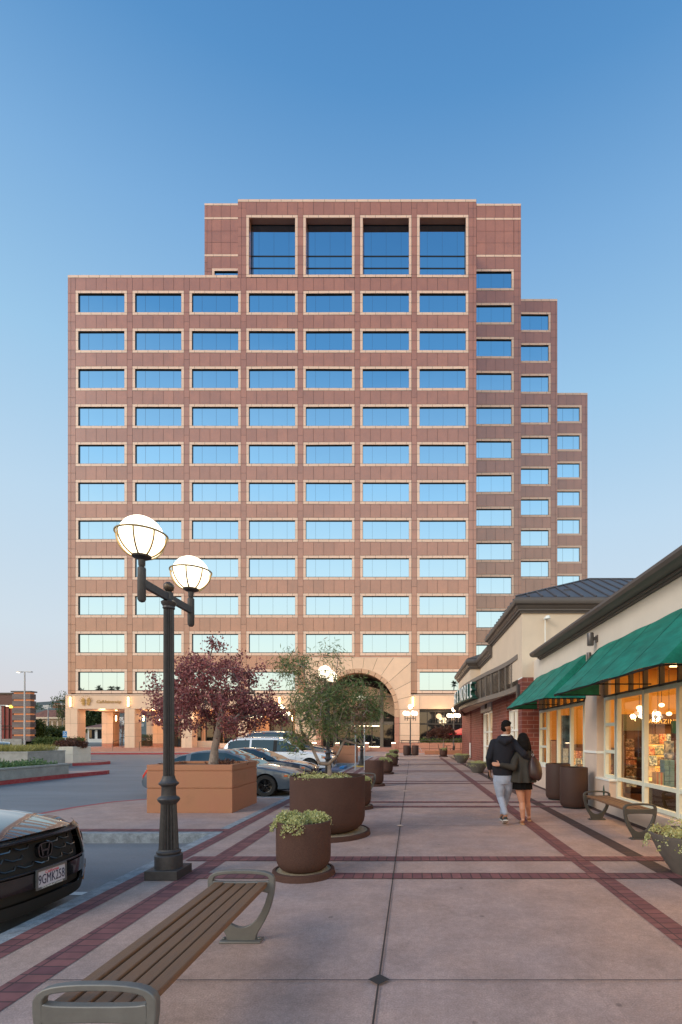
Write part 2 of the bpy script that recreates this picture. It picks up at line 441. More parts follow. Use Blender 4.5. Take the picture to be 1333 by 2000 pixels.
M['paintgrey'] = mat('blue_grey_paint', (.075, .098, .125), .3, coat=.6)
M['paintnavy'] = mat('dark_navy_paint', (.022, .027, .042), .2, coat=1)
M['paintblack'] = mat('gloss_black_paint', (.006, .006, .007), .12, coat=1)
M['lens'] = mat('headlamp_lens', (.25, .24, .23), .08, spec=.8)
M['amber'] = mat('amber_lens', (.6, .12, .03), .15)
M['redlens'] = mat('red_lens', (.45, .01, .01), .15)

def leaf_cloud(mb, pts, size, aspect=1.6, droop=0.0, m=0, updir=None):
    """one small folded leaf (two triangles) per point"""
    pts = np.asarray(pts)
    n = len(pts)
    d = rng.normal(size=(n, 3)); d[:, 2] -= droop
    if updir is not None: d = d * updir[1] + np.array([0, 0, 1.0]) * updir[0]
    d /= np.linalg.norm(d, axis=1)[:, None]
    q = rng.normal(size=(n, 3)); b = np.cross(d, q); b /= np.linalg.norm(b, axis=1)[:, None]
    s = size * rng.uniform(.7, 1.3, n)[:, None]
    A = pts; B = pts + d * s * .5 + b * s * .5 / aspect; C = pts + d * s; D = pts + d * s * .5 - b * s * .5 / aspect
    i = len(mb.v)
    V = np.stack([A, B, C, D], 1).reshape(-1, 3)
    mb.v.extend(map(tuple, V.tolist()))
    mb.f.extend([(i + 4 * k, i + 4 * k + 1, i + 4 * k + 2, i + 4 * k + 3) for k in range(n)])
    mb.m.extend([m] * n)

def text_mesh(name, body, size, material, parent=None, extrude=.01, mtx=None, align='CENTER', spacing=1.0, shear=0, sx_=1.0):
    cu = bpy.data.curves.new(name, 'FONT')
    cu.body = body; cu.size = size; cu.extrude = extrude; cu.align_x = align; cu.space_character = spacing; cu.shear = shear; cu.resolution_u = 3
    t = bpy.data.objects.new(name + '_tmp', cu); COL.objects.link(t)
    bpy.context.view_layer.update()
    me = bpy.data.meshes.new_from_object(t.evaluated_get(bpy.context.evaluated_depsgraph_get()))
    bpy.data.objects.remove(t)
    if sx_ != 1.0: me.transform(Matrix.Diagonal((sx_, 1, 1, 1)))
    if mtx is not None: me.transform(mtx)
    me.materials.clear(); me.materials.append(material)
    me.name = name
    o = bpy.data.objects.new(name, me); COL.objects.link(o)
    if parent is not None:
        o.parent = parent; o.matrix_parent_inverse = world(parent).inverted()
    return o
def basis(origin, xdir, zdir):
    """text space: x -> xdir, y (letter up) -> zdir, normal = x cross z"""
    x = Vector(xdir).normalized(); y = Vector(zdir).normalized(); z = x.cross(y)
    m = Matrix((x, y, z)).transposed().to_4x4(); m.translation = Vector(origin)
    return m

# ================================================================ ground
b = MB(); b.poly([(-1500, -600, -.22), (1500, -600, -.22), (1500, 2500, -.22), (-1500, 2500, -.22)])
struct('ground', b, M['ground'])
b = MB(); b.poly([(-90, -30, -.15), (-3.05, -30, -.15), (-3.05, 46, -.15), (-90, 46, -.15)])
struct('parking_lot', b, M['asphalt'])
b = MB()
b.poly([(-2.98, -10, 0), (16, -10, 0), (16, 50, 0), (-2.98, 50, 0)])
b.poly([(-12, 38, 0), (-2.98, 38, 0), (-2.98, 50, 0), (-12, 50, 0)])
b.poly([(-60, 45.15, -.01), (-12, 45.15, -.01), (-12, 50, -.01), (-60, 50, -.01)])
struct('sidewalk', b, M['sidewalk'])
b = MB()   # grey kerbs
for y0, y1 in ((-10, 7.49), (12.05, 26.8), (31, 38)):
    b.box(-3.13, -2.975, y0, y1, -.2, .003)
b.box(-12, -3.13, 37.85, 38, -.2, .002)
b.box(-12.15, -12, 38, 45, -.2, .002)
struct('kerb', b, M['kerb'])
b = MB(); b.box(-60, -12.15, 45, 45.15, -.2, 0)
struct('red_kerb', b, M['redkerb'])

def island(name, pts, redfrom=None, kw=.14, tops='sidewalk', z=0.0):
    n = len(pts); P = [Vector((*p, 0)) for p in pts]
    c = sum(P, Vector()) / n
    ins = []
    for i in range(n):
        a, p, q = P[i - 1], P[i], P[(i + 1) % n]
        n1 = Vector((-(p - a).y, (p - a).x, 0)).normalized(); n2 = Vector((-(q - p).y, (q - p).x, 0)).normalized()
        if n1.dot(c - p) < 0: n1 = -n1
        if n2.dot(c - p) < 0: n2 = -n2
        k = (n1 + n2).normalized(); ins.append(p + k * kw / max(k.dot(n1), .35))
    o = MB()
    for i in range(n):
        j = (i + 1) % n
        red = redfrom is not None and redfrom(pts[i], pts[j])
        a, q, a2, q2 = P[i], P[j], ins[i], ins[j]
        lo = Vector((0, 0, -.2)); hi = Vector((0, 0, z + .002))
        o.poly([a + lo, q + lo, q + hi, a + hi], 1 if red else 0)
        o.poly([a + hi, q + hi, q2 + hi, a2 + hi], 1 if red else 0)
    o.poly([p + Vector((0, 0, z)) for p in ins], 2)
    return struct(name, o, [M['kerb'], M['redkerb'], M[tops]])
ptsA = [(-2.99, 7.49), (-6.5, 7.49), (-7.1, 7.9), (-7.3, 8.6), (-7.33, 9.4), (-7.25, 10.3), (-6.95, 11.2), (-6.3, 11.8), (-5.3, 12.05), (-2.99, 12.05)]
island('pavement_island', ptsA, lambda p, q: q[0] < -5 and q[1] > 7.6 and p[0] < -5)
ptsB = [(-2.99, 26.8), (-5.6, 26.8), (-6.2, 27.6), (-6.3, 29), (-6.0, 30.3), (-5.2, 31), (-2.99, 31)]
island('pavement_island', ptsB)
# long islands on the left with red kerbs
ptsC = [(-14.35, 12), (-14.0, 17), (-13.75, 20), (-13.45, 21.3), (-13.6, 21.7), (-14.4, 21.5), (-16, 21), (-24, 21), (-24, 12)]
island('planter_island', ptsC, lambda p, q: p[0] > -14.5 and q[0] > -14.5)
ptsD = [(-26, 27.3), (-19.2, 27.3), (-18.4, 28.2), (-18.3, 29.3), (-18.9, 30.2), (-21, 31.5), (-26, 31.5)]
island('planter_island', ptsD, lambda p, q: p[0] > -23 and q[0] > -23)

# bricks and joints
b = MB()
for x0, x1 in ((-2.972, -2.785), (-2.47, -2.25), (1.91, 2.13)):
    b.poly([(x0, -10, .004), (x1, -10, .004), (x1, 35, .004), (x0, 35, .004)])
struct('brick_band', b, M['brickY'])
b = MB(); b.poly([(2.69, -10, .004), (2.90, -10, .004), (2.90, 35, .004), (2.69, 35, .004)])
b.poly([(3.70, -10, .004), (3.85, -10, .004), (3.85, 15.3, .004), (3.70, 15.3, .004)])
struct('dark_brick_band', b, M['brickD'])
b = MB()
for k in range(-2, 7):
    for yc in (5.2, 5.93):
        y = yc + 5.15 * k
        b.poly([(-2.735, y - .105, .008), (3.7, y - .105, .008), (3.7, y + .105, .008), (-2.735, y + .105, .008)])
b.poly([(-6.4, 7.64, .006), (-2.955, 7.64, .006), (-2.955, 7.85, .006), (-6.4, 7.85, .006)])
struct('brick_cross_band', b, M['brickX'])
b = MB()
b.poly([(-.211, -10, .012), (-.199, -10, .012), (-.199, 30, .012), (-.211, 30, .012)])
for k in range(-2, 6):
    y = 2.96 + 5.15 * k
    b.poly([(-2.25, y - .004, .0125), (3.7, y - .004, .0125), (3.7, y + .004, .0125), (-2.25, y + .004, .0125)])
struct('pavement_joint', b, M['joint'])
b = MB()
for k in range(0, 4):
    y = 2.96 + 5.15 * k; r = .066
    b.poly([(-.205 - r, y, .016), (-.205, y - r, .016), (-.205 + r, y, .016), (-.205, y + r, .016)], 0 if k == 0 else 1)
struct('pavement_diamond', b, [M['diamond'], M['trim']])
# stall lines
b = MB()
for y, x1 in ((5.08, -3.14), (2.3, -3.14), (16.2, -3.3), (19.6, -3.3), (23.2, -3.3)):
    b.poly([(-8.2, y - .05, -.146), (x1, y - .05, -.146), (x1, y + .05, -.146), (-8.2, y + .05, -.146)])
struct('stall_line', b, M['white'])
b = MB(); b.poly([(-7.5, 23.4, -.144), (-3.14, 23.4, -.144), (-3.14, 26.75, -.144), (-7.5, 26.75, -.144)])
struct('accessible_stall_road', b, mat('blue_asphalt', (.13, .15, .21), .7, var=.15, scale=2))
b = MB(); b.poly([(-2.95, 23.7, .010), (-2.3, 23.7, .010), (-2.3, 25.2, .010), (-2.95, 25.2, .010)])
struct('yellow_kerb_ramp', b, M['yellow'])

# ================================================================ tower
TS = F / 18.66                                     # distance of the tower's front
def tx(px, s=18.66): return (px - 806) / s
def tz(py, s=18.66): return 1.5 + (1439 - py) / s
TW = thing('office_tower', 'stepped brown granite office tower with rows of mirrored blue windows and an arched entrance', 'office tower', (-14.7, TS, 0))

def fpan(mb, a, c, t, bt, s, dy=0.0, m=0, g=.014, back=True):
    """one stone panel between pixel columns a, c and rows t, bt on the wall whose scale is s"""
    Y = F / s + dy
    x0, x1, z0, z1 = tx(a, s), tx(c, s), tz(bt, s), tz(t, s)
    mb.poly([(x0 + g, Y, z0 + g), (x1 - g, Y, z0 + g), (x1 - g, Y, z1 - g), (x0 + g, Y, z1 - g)], m)
    if back: mb.poly([(x0, Y + .025, z0), (x1, Y + .025, z0), (x1, Y + .025, z1), (x0, Y + .025, z1)], 1)
def fgrid(mb, xs, ys, s, dy=0.0, m=0, g=.014, back=True):
    for i in range(len(xs) - 1):
        for j in range(len(ys) - 1): fpan(mb, xs[i], xs[i + 1], ys[j], ys[j + 1], s, dy, m, g, back)
def lin(a, c, n): return [a + (c - a) * i / n for i in range(n + 1)]

WCACHE = {}
def win_mesh(wd, ht, depth, mull, hor, s):
    key = (round(wd, 2), round(ht, 2), depth, tuple(mull), tuple(hor))
    if key in WCACHE: return WCACHE[key]
    x0, x1, z0, z1 = -wd / 2, wd / 2, -ht / 2, ht / 2
    g = MB()
    g.poly([(x0, depth, z0), (x1, depth, z0), (x1, depth, z1), (x0, depth, z1)], 0)
    # dark metal lining and thin butt joints between the panes
    g.poly([(x0, 0, z1), (x1, 0, z1), (x1, depth, z1), (x0, depth, z1)], 1)
    g.poly([(x0, 0, z0), (x0, depth, z0), (x1, depth, z0), (x1, 0, z0)], 1)
    g.poly([(x0, 0, z0), (x0, 0, z1), (x0, depth, z1), (x0, depth, z0)], 1)
    g.poly([(x1, 0, z0), (x1, depth, z0), (x1, depth, z1), (x1, 0, z1)], 1)
    for f in mull:
        x = x0 + f * wd; g.box(x - .007, x + .007, depth - .008, depth - .002, z0, z1, 1)
    for f in hor:
        z = z1 - f * ht; g.box(x0, x1, depth - .03, depth - .004, z - .06, z + .06, 1)
    for z in (z0, z1 - .07): g.box(x0, x1, depth - .05, depth - .006, z, z + .07, 1)
    o = g.build('window', [M['tglass'], M['bronze']])
    me = o.data; bpy.data.objects.remove(o)
    k = 5.3 / 18.66; q = MB(); e = .01
    def pn(a, c, d, f, gg=.012): q.poly([(a + gg, -e, d + gg), (c - gg, -e, d + gg), (c - gg, -e, f - gg), (a + gg, -e, f - gg)], 0)
    n = max(2, round((wd + 2 * k) / 1.07))
    st = (wd + 2 * k) / n
    xs = [x0 - k, x0 - k + st / 2] + [x0 - k + st / 2 + st * i for i in range(1, n)] + [x1 + k]
    for zz0, zz1 in ((z1, z1 + k), (z0 - k, z0)):
        for i in range(len(xs) - 1): pn(xs[i], xs[i + 1], zz0, zz1)
    nz = max(2, round(ht / 1.0))
    for xx0, xx1 in ((x0 - k, x0), (x1, x1 + k)):
        for i in range(nz): pn(xx0, xx1, z0 + ht * i / nz, z0 + ht * (i + 1) / nz)
    for r in ((x0 - k, x1 + k, z1, z1 + k), (x0 - k, x1 + k, z0 - k, z0), (x0 - k, x0, z0, z1), (x1, x1 + k, z0, z1)):
        q.poly([(r[0], .005, r[2]), (r[1], .005, r[2]), (r[1], .005, r[3]), (r[0], .005, r[3])], 1)
    f = q.build('frame', [M['trim'], M['stone_joint']])
    fm = f.data; bpy.data.objects.remove(f)
    WCACHE[key] = (me, fm)
    return me, fm
def place_window(a, c, t, bt, s, depth=.15, mull=(.205, .512, .82), hor=(), name='window'):
    wd, ht = (c - a) / s, (bt - t) / s
    me, fm = win_mesh(wd, ht, depth, mull, hor, s)
    pos = Vector((tx((a + c) / 2, s), F / s, tz((t + bt) / 2, s)))
    o = bpy.data.objects.new(name, me); COL.objects.link(o); o.parent = TW; o.location = pos - TW.location
    o.rotation_euler = (random.gauss(0, .004), 0, random.gauss(0, .004))
    f = bpy.data.objects.new('frame', fm); COL.objects.link(f); f.parent = o
    return o

wall = MB()
ROW = [573.4 + 73.87 * i for i in range(11)]; RH = 36.9
COLS = [(153.8 + 111.05 * i, 243.7 + 111.05 * i) for i in range(7)]
k = 5.3
def pier_rows(top, bot):
    ys = [top]
    for i, t in enumerate(ROW):
        for y in (t, t + RH / 2, t + RH, t + RH + (73.87 - RH) / 2):
            if top + 3 < y < bot - 3: ys.append(y)
    return ys + [bot]
ys_all = pier_rows(543, 1354)
for i in range(8):
    a = COLS[i - 1][1] + k if i else 133
    c = COLS[i][0] - k if i < 7 else 931
    if i == 0: strips = [(133, 139.2), (139.2, c)]
    elif i == 7: strips = [(a, 924.5), (924.5, 931)]
    else: strips = [(a, c)]
    for p, q in strips:
        yy = ys_all
        if i == 5: yy = pier_rows(543, 1284.6)
        fgrid(wall, [p, q], yy, 18.66)
for j in range(12):
    t = 543.0 if j == 0 else ROW[j - 1] + RH + k
    bt = ROW[j] - k if j < 11 else 1354
    for i, (a, c) in enumerate(COLS):
        if j == 11:
            continue
        if j >= 10 and 4 <= i <= 5:
            if j == 10: pass
        p, q = a - k, c + k
        if j == 10 and i in (4, 5):
            fgrid(wall, lin(p, q, 5), [t, 1284.6], 18.66); continue
        fgrid(wall, lin(p, q, 5), [t, bt], 18.66)
# slices left over around the arch block
fgrid(wall, [COLS[3][1] + k, 596], pier_rows(1284.6, 1354), 18.66, dy=0.002)
fgrid(wall, [803, COLS[6][0] - k], pier_rows(1284.6, 1354), 18.66, dy=.002)
# left block cap, centre block above
fgrid(wall, lin(133, 465, 16), [537.5, 543], 18.66, m=2, dy=-.01)
ct = [395, 420.4]
BT, BB = 425.7, 536.8
for i in range(3, 8):
    a = COLS[i - 1][1] + k if i > 3 else 465
    c = COLS[i][0] - k if i < 7 else 931
    strips = [(465, 472), (472, 482.0)] if i == 3 else ([(a, 924.5), (924.5, 931)] if i == 7 else [(a, c)])
    for p, q in strips: fgrid(wall, [p, q], [395, 407, 425.7, 444, 462, 481, 499, 518, 536.8, 543], 18.66)
    if i < 7:
        fgrid(wall, lin(COLS[i][0] - k, COLS[i][1] + k, 5), ct, 18.66)
        place_window(COLS[i][0], COLS[i][1], BT, BB, 18.66, depth=.72, mull=(.17, .5, .83), hor=(.56, .775))
        so = MB(); x0, x1 = tx(COLS[i][0]), tx(COLS[i][1]); z1 = tz(BT)
        so.box(x0 + .01, x1 - .01, TS + .02, TS + .69, z1 - .03, z1 - .002, 0)
        so.box(x0 + .002, x0 + .03, TS + .02, TS + .55, tz(BB), z1 - .03, 0)
        so.build('soffit', M['stone'], TW)
fgrid(wall, lin(465, 931, 22), [389.7, 395], 18.66, m=2, dy=-.012)
for j, t in enumerate(ROW):
    for i, (a, c) in enumerate(COLS):
        if j == 10 and i in (4, 5): continue
        place_window(a, c, t, t + RH, 18.66)
# rear wings
def wing(s, pl, pr, split, r0, n, dr, rh, oc, top, cap, bands=(), npan=4, name='window', last=1439):
    kk = 5.3 * s / 18.66
    o0, o1 = oc
    for p, q in ((o1 + kk, split), (split, pr)):
        ys = [cap]
        y = r0
        if bands: ys += [430 + 0, 452, 475, 498]
        for i in range(n):
            for yy in (r0 + dr * i, r0 + dr * i + rh / 2, r0 + dr * i + rh, r0 + dr * i + rh + (dr - rh) / 2): ys.append(yy)
        ys.append(last)
        fgrid(wall, [p, q], sorted(ys), s)
    for i in range(n + 1):
        t = (cap if not bands else 502.4) if i == 0 else r0 + dr * (i - 1) + rh + kk
        bt = r0 + dr * i - kk if i < n else last
        x0, x1 = o0 - kk, o1 + kk
        if t < bt: fgrid(wall, lin(x0, x1, npan), [t, bt], s)
    for i in range(n):
        if name == 'window' : place_window(o0, o1, r0 + dr * i, r0 + dr * i + rh, s)
    fgrid(wall, lin(o0 - kk, pr, npan + 1), [top, cap], s, m=2, dy=-.01)
S1, S2, S3 = 16.74, 15.2, 13.84
wing(S1, 931, 1018, 1013.6, 530.5, 12, 66.27, 32.9, (918.7, 999.4), 398.2, 402.6, bands=(1,), npan=5)
fgrid(wall, [913.9, 931.5, 949.5, 967.5, 985, 1003.8], [402.6, 425.9], S1)
fgrid(wall, [913.9, 931.5, 949.5, 967.5, 985, 1003.8], [430, 452, 475, 498], S1)
fgrid(wall, lin(913.9, 1018, 6), [425.9, 430], S1, m=2, dy=-.012)
fgrid(wall, lin(913.9, 1018, 6), [498, 502.4], S1, m=2, dy=-.012)
wing(S2, 1018, 1089, 1085.2, 614.4, 9, 60.2, 30.4, (998.4, 1071.7), 584.3, 588.8, npan=5)
# lowest wing: its windows are past the hundred largest, one mesh
wing(S3, 1089, 1148, 1144.2, 795.7, 8, 54.8, 27.3, (1065.7, 1132.4), 767.5, 771.8, npan=5, name='none')
g = MB(); gf = MB()
def stuffwin(a, c, t, bt, s):
    Y = F / s; x0, x1, z0, z1 = tx(a, s), tx(c, s), tz(bt, s), tz(t, s); d = .15
    g.poly([(x0, Y + d, z0), (x1, Y + d, z0), (x1, Y + d, z1), (x0, Y + d, z1)], 0)
    g.poly([(x0, Y, z1), (x1, Y, z1), (x1, Y + d, z1), (x0, Y + d, z1)], 1)
    g.poly([(x1, Y, z0), (x1, Y + d, z0), (x1, Y + d, z1), (x1, Y, z1)], 1)
    g.poly([(x0, Y, z0), (x0, Y + d, z0), (x0, Y + d, z1), (x0, Y, z1)], 1)
    for f in (.205, .512, .82):
        x = x0 + f * (x1 - x0); g.box(x - .011, x + .011, Y + d - .012, Y + d - .002, z0, z1, 1)
    kk = 5.3 / 18.66
    for r in ((x0 - kk, x1 + kk, z1, z1 + kk), (x0 - kk, x1 + kk, z0 - kk, z0), (x0 - kk, x0, z0, z1), (x1, x1 + kk, z0, z1)):
        g.poly([(r[0], Y - .01, r[2]), (r[1], Y - .01, r[2]), (r[1], Y - .01, r[3]), (r[0], Y - .01, r[3])], 2)
for i in range(8): stuffwin(1065.7, 1132.4, 795.7 + 54.8 * i, 823 + 54.8 * i, S3)
stuffwin(419.5, 500.2, 529.6, 562.5, S1)
tag(g.build('window_row', [M['tglass'], M['bronze'], M['trim']], TW), kind='stuff')
# rear wing showing over the left block
fgrid(wall, [400, 405, 414.5, 432.5, 450.7, 468.9], [402, 424.7], S1)
fgrid(wall, [400, 405, 414.5, 432.5, 450.7, 468.9], [429, 451.6, 474, 497], S1)
fgrid(wall, [405, 414.5, 432.5, 450.7, 468.9], [501.5, 525], S1)
fgrid(wall, [400, 405], [501.5, 513, 531, 560], S1); fgrid(wall, [405, 414.2], [525, 531, 560], S1)
for y0, y1 in ((397.6, 402), (424.7, 429), (497, 501.5)): fgrid(wall, lin(400, 468.9, 4), [y0, y1], S1, m=2, dy=-.012)
wall.build('wall', [M['stone'], M['stone_joint'], M['trim']], TW)
# the masses behind the cladding
b = MB()
Z0 = tz(1384.5)
def mass(s, pl, pr, top, deep, z0=0.0, dy=.35):
    b.box(tx(pl, s) + .02, tx(pr, s) - .02, F / s + dy, F / s + deep, z0, tz(top, s) - .06)
mass(18.66, 133, 466, 538, 5.5, Z0); mass(18.66, 465.5, 619, 390, 5.5, Z0, 1.35); mass(18.66, 619, 780, 390, 5.5, tz(1302), 1.35); mass(18.66, 780, 930.8, 390, 5.5, Z0, 1.35)
# return walls joining the plane of the cladding
for s, pl, pr, top in ((18.66, 133, 133, 538), (18.66, 931, 931, 390), (S1, 1018, 1018, 398.2), (S2, 1089, 1089, 584.3), (S3, 1148, 1148, 767.5), (S1, 400, 400, 398)):
    x = tx(pl, s); d = 5.8
    x0, x1 = (x + .01, x + .3) if pl in (133, 400) else (x - .3, x - .01)
    b.box(x0, x1, F / s + .03, F / s + d, Z0 if pl == 133 else 0, tz(top, s) - .03)
for s, pl, pr, top in ((18.66, 133, 465, 538), (18.66, 465, 931, 390), (S1, 915, 1018, 398.2), (S2, 1000, 1089, 584.3), (S3, 1066, 1148, 767.5)):
    b.box(tx(pl, s) + .05, tx(pr, s) - .05, F / s + .03, F / s + .5, tz(top, s) - .4, tz(top, s) - .02)
b.box(tx(400, S1) + .3, tx(1018, S1) - .3, F / S1 + .6, F / S1 + 14, Z0, tz(399, S1))
b.box(tx(931, S1) - 2, tx(1089, S2) - .3, F / S2 + .35, F / S2 + 12, 0, tz(585, S2))
b.box(tx(1018, S1) - 2, tx(1148, S3) - .3, F / S3 + .35, F / S3 + 12, 0, tz(768, S3))
b.build('core', M['stone'], TW)

# ---- base: frieze, columns, arch
Yp = TS - .33                                  # podium plane
sp = F / Yp
base = MB()
def ppan(mb, a, c, t, bt, m=0, dy=0, g=.014): fpan(mb, a, c, t, bt, sp, dy, m, g)
xs = [128, 139.4] + [139.4 + 22.2 * i + 9.6 for i in range(0, 20)]
xs = [x for x in xs if x < 575] + [577]
fgrid(base, xs, [1358, 1384.7], sp, m=0)
fgrid(base, [803 + 21.2 * i for i in range(7)], [1358, 1384.7], sp, m=0)
b2 = MB()
for a, c in ((128, 596), (803, 931)):
    x0, x1 = tx(a, sp), tx(c, sp)
    zt, zb = tz(1358, sp), tz(1384.7, sp)
    b2.poly([(x0, Yp, zt), (x1, Yp, zt), (x1, TS + .03, zt + .16), (x0, TS + .03, zt + .16)], 0)       # bevel up to the wall
    b2.box(x0 + .01, x1 - .01, Yp + .03, Yp + .9, zb + .01, zt - .02, 0)
# porch ceiling and slab
b2.box(tx(128, sp) + .02, tx(620, sp), Yp + .9, Yp + 26, tz(1384.7, sp) + .02, tz(1384.7, sp) + .6, 0)
b2.box(tx(779, sp), tx(931, sp), Yp + .9, Yp + 26, tz(1384.7, sp) + .02, tz(1384.7, sp) + .6, 0)
b2.build('frieze_backing', M['cream'], TW)
# front columns
def column(a, c, Yc, d, z0, z1, side=M['cream'], top=None):
    mb = MB(); x0, x1 = a, c
    zs = [z0, z0 + .42] + [z0 + .42 + (z1 - z0 - .42) * t for t in (.30, .63, 1)]
    for i in range(len(zs) - 1):
        g_ = .008
        mb.box(x0 + .0, x0 + (x1 - x0) * .42 - g_, Yc, Yc + .3, zs[i] + g_, zs[i + 1] - g_, 1 if i == 0 else 0)
        mb.box(x0 + (x1 - x0) * .42 + g_, x1, Yc, Yc + .3, zs[i] + g_, zs[i + 1] - g_, 1 if i == 0 else 0)
        mb.box(x0, x1, Yc + .32, Yc + d, zs[i] + g_, zs[i + 1] - g_, 1 if i == 0 else 0)
    mb.box(x0 + .02, x1 - .02, Yc + .02, Yc + d - .02, z0, z1, 2)
    return mb.build('column', [M['cream'], M['redstone'], M['stone_joint']], TW)
zc = tz(1384.7, sp)
column(tx(128.3, sp), tx(151.8, sp), Yp, 1.26, -.1, zc)
for a, c in ((244, 263.5), (355, 375.5), (465.5, 486)): column(tx(a, sp), tx(c, sp), Yp, 1.26, -.1, zc)
for Xa in (-36.3, -30.35):
    column(Xa, Xa + 1.3, 56.5, 1.26, .3, zc)
for Xa in (-36.3, -30.35, -24.4): column(Xa, Xa + 1.3, 66, 1.26, .3, zc)
# terrace and steps
st = MB(); TZ = .36
st.box(-37.5, 6.6, 50.2, 78, -.1, TZ)
for i in range(3): st.box(-36.3 + .01 * i, 1.2, 49.05 + .38 * i, 49.05 + .38 * (i + 1) + (0 if i < 2 else .01), -.1, TZ * (i + 1) / 4 - .003)
st.build('steps', mat('red_step_stone', (.42, .20, .14), .6, var=.1, scale=3), TW)
# wall of the lobby behind the porch
lb = MB(); Yl = 55.0; sl = F / Yl
bays = [(340, 356, 1), (362, 372, 0), (376, 420, 2), (432, 466, 2), (486, 494, 0), (494, 503, 1), (503, 521, 0), (526, 560, 1)]
x = 330
zt = tz(1384, sl)
px = 322.0
while px < 600:
    fpan(lb, px, px + 19, 1384, 1402, sl, 0, 0); fpan(lb, px, px + 19, 1402, 1424, sl, 0, 0); fpan(lb, px, px + 19, 1424, 1448, sl, 0, 0); fpan(lb, px, px + 19, 1448, 1461, sl, 0, 0)
    px += 19
lb.box(tx(322, sl), tx(640, sl), Yl + .05, Yl + .4, 0, zt + .5, 1)
lb.box(tx(322, sl), tx(322, sl) + .3, Yl + .05, Yl + 20, 0, zt + .5, 0)
lb.build('lobby_wall', [M['tan'], M['stone_joint']], TW)
for a, c, t, bt in ((341, 354, 1404, 1459), (378, 394, 1414, 1446), (404, 436, 1404, 1450), (440, 463, 1404, 1455), (489, 500, 1412, 1458), (528, 572, 1392, 1459)):
    d = MB(); x0, x1 = tx(a, sl), tx(c, sl); z0, z1 = tz(bt, sl), tz(t, sl)
    d.box(x0, x1, Yl - .06, Yl - .02, z0, z1, 0)
    o = d.build('lobby_window', M['darkglass'], TW)
    d = MB()
    for xx in (x0, (x0 + x1) / 2, x1): d.box(xx - .04, xx + .04, Yl - .12, Yl - .065, z0, z1)
    for zz in (z0, z0 + (z1 - z0) * .72, z1): d.box(x0 - .04, x1 + .04, Yl - .13, Yl - .125 + .05, zz - .04, zz + .04)
    f = d.build('frame', M['bronze'], o)
# sill wall and planting in front of the lobby windows
pl = MB(); pl.box(tx(376, 18.3), tx(420, 18.3), F / 18.3, F / 18.3 + .5, .3, tz(1447, 18.3)); pl.box(tx(430, 18.3), tx(466, 18.3), F / 18.3, F / 18.3 + .5, .3, tz(1452, 18.3))
pl.build('sill_wall', M['cream'], TW)

# ---- arch block
A0, A1, AT = 596.5, 803.0, 1284.6
cx, cy, ri, ro = 699.5, 1385.5, 71.6, 81.0
Ya = Yp - .02; sa = F / Ya
ar = MB()
def AP(x, y, dy=0): return (tx(x, sa), Ya + dy, tz(y, sa))
def ray_rect(th):
    dx, dyy = math.cos(th), -math.sin(th)
    ts = []
    if dx > 1e-6: ts.append((A1 - cx) / dx)
    if dx < -1e-6: ts.append((A0 - cx) / dx)
    if dyy < -1e-6: ts.append((AT - cy) / dyy)
    t = min(t for t in ts if t > 0)
    return (cx + dx * t, cy + dyy * t), ts
nv = 13
angs = [PI * i / nv for i in range(nv + 1)]
corner_r = math.atan2(cy - AT, A1 - cx); corner_l = PI - math.atan2(cy - AT, cx - A0)
def edge(th):
    dx, dyy = math.cos(th), -math.sin(th)
    c = []
    if dx > 1e-9: c.append((A1 - cx) / dx)
    if dx < -1e-9: c.append((A0 - cx) / dx)
    if dyy < -1e-9: c.append((AT - cy) / dyy)
    t = min(c); return (cx + dx * t, cy + dyy * t)
for i in range(nv):
    a, c = angs[i] + .003, angs[i + 1] - .003
    sub = [a + (c - a) * j / 5 for j in range(6)]
    inn = [(cx + ro * math.cos(t), cy - ro * math.sin(t)) for t in sub]
    out = [edge(a)]
    for cr, pt in ((corner_r, (A1, AT)), (corner_l, (A0, AT))):
        if a < cr < c: out.append(pt)
    out.append(edge(c))
    ar.poly([AP(*p) for p in out] + [AP(*p) for p in inn[::-1]], 0)
    sub = [a - .003 + (c - a + .006) * j / 5 for j in range(6)]
    inn = [(cx + (ro - 1) * math.cos(t), cy - (ro - 1) * math.sin(t)) for t in sub]
    out = [edge(a - .003)] + [pt for cr, pt in ((corner_r, (A1, AT)), (corner_l, (A0, AT))) if a < cr < c] + [edge(c + .003)]
    ar.poly([AP(*p, .03) for p in out] + [AP(*p, .03) for p in inn[::-1]], 1)
# walls either side below the springing
for xs_, in (([577, 598, cx - ro],), ([cx + ro, 803, 820],)):
    fgrid(ar, xs_, [1385.5, 1413, 1436, 1452, 1463], sa)
fgrid(ar, [577, A0], [1358, 1385.5], sa); fgrid(ar, [803, 820], [1358, 1385.5], sa)
# top chamfer and cheeks of the projecting block
x0, x1, z1 = tx(A0, sa), tx(A1, sa), tz(AT, sa)
ar.poly([(x0, Ya, z1), (x1, Ya, z1), (x1, TS, z1 + .12), (x0, TS, z1 + .12)], 0)
ar.poly([(x0, Ya, z1), (x0, TS, z1), (x0, TS, 0), (x0, Ya, 0)], 0); ar.poly([(x1, Ya, z1), (x1, TS, z1), (x1, TS, 0), (x1, Ya, 0)], 0)
ar.build('arch_wall', [M['cream'], M['stone_joint']], TW)
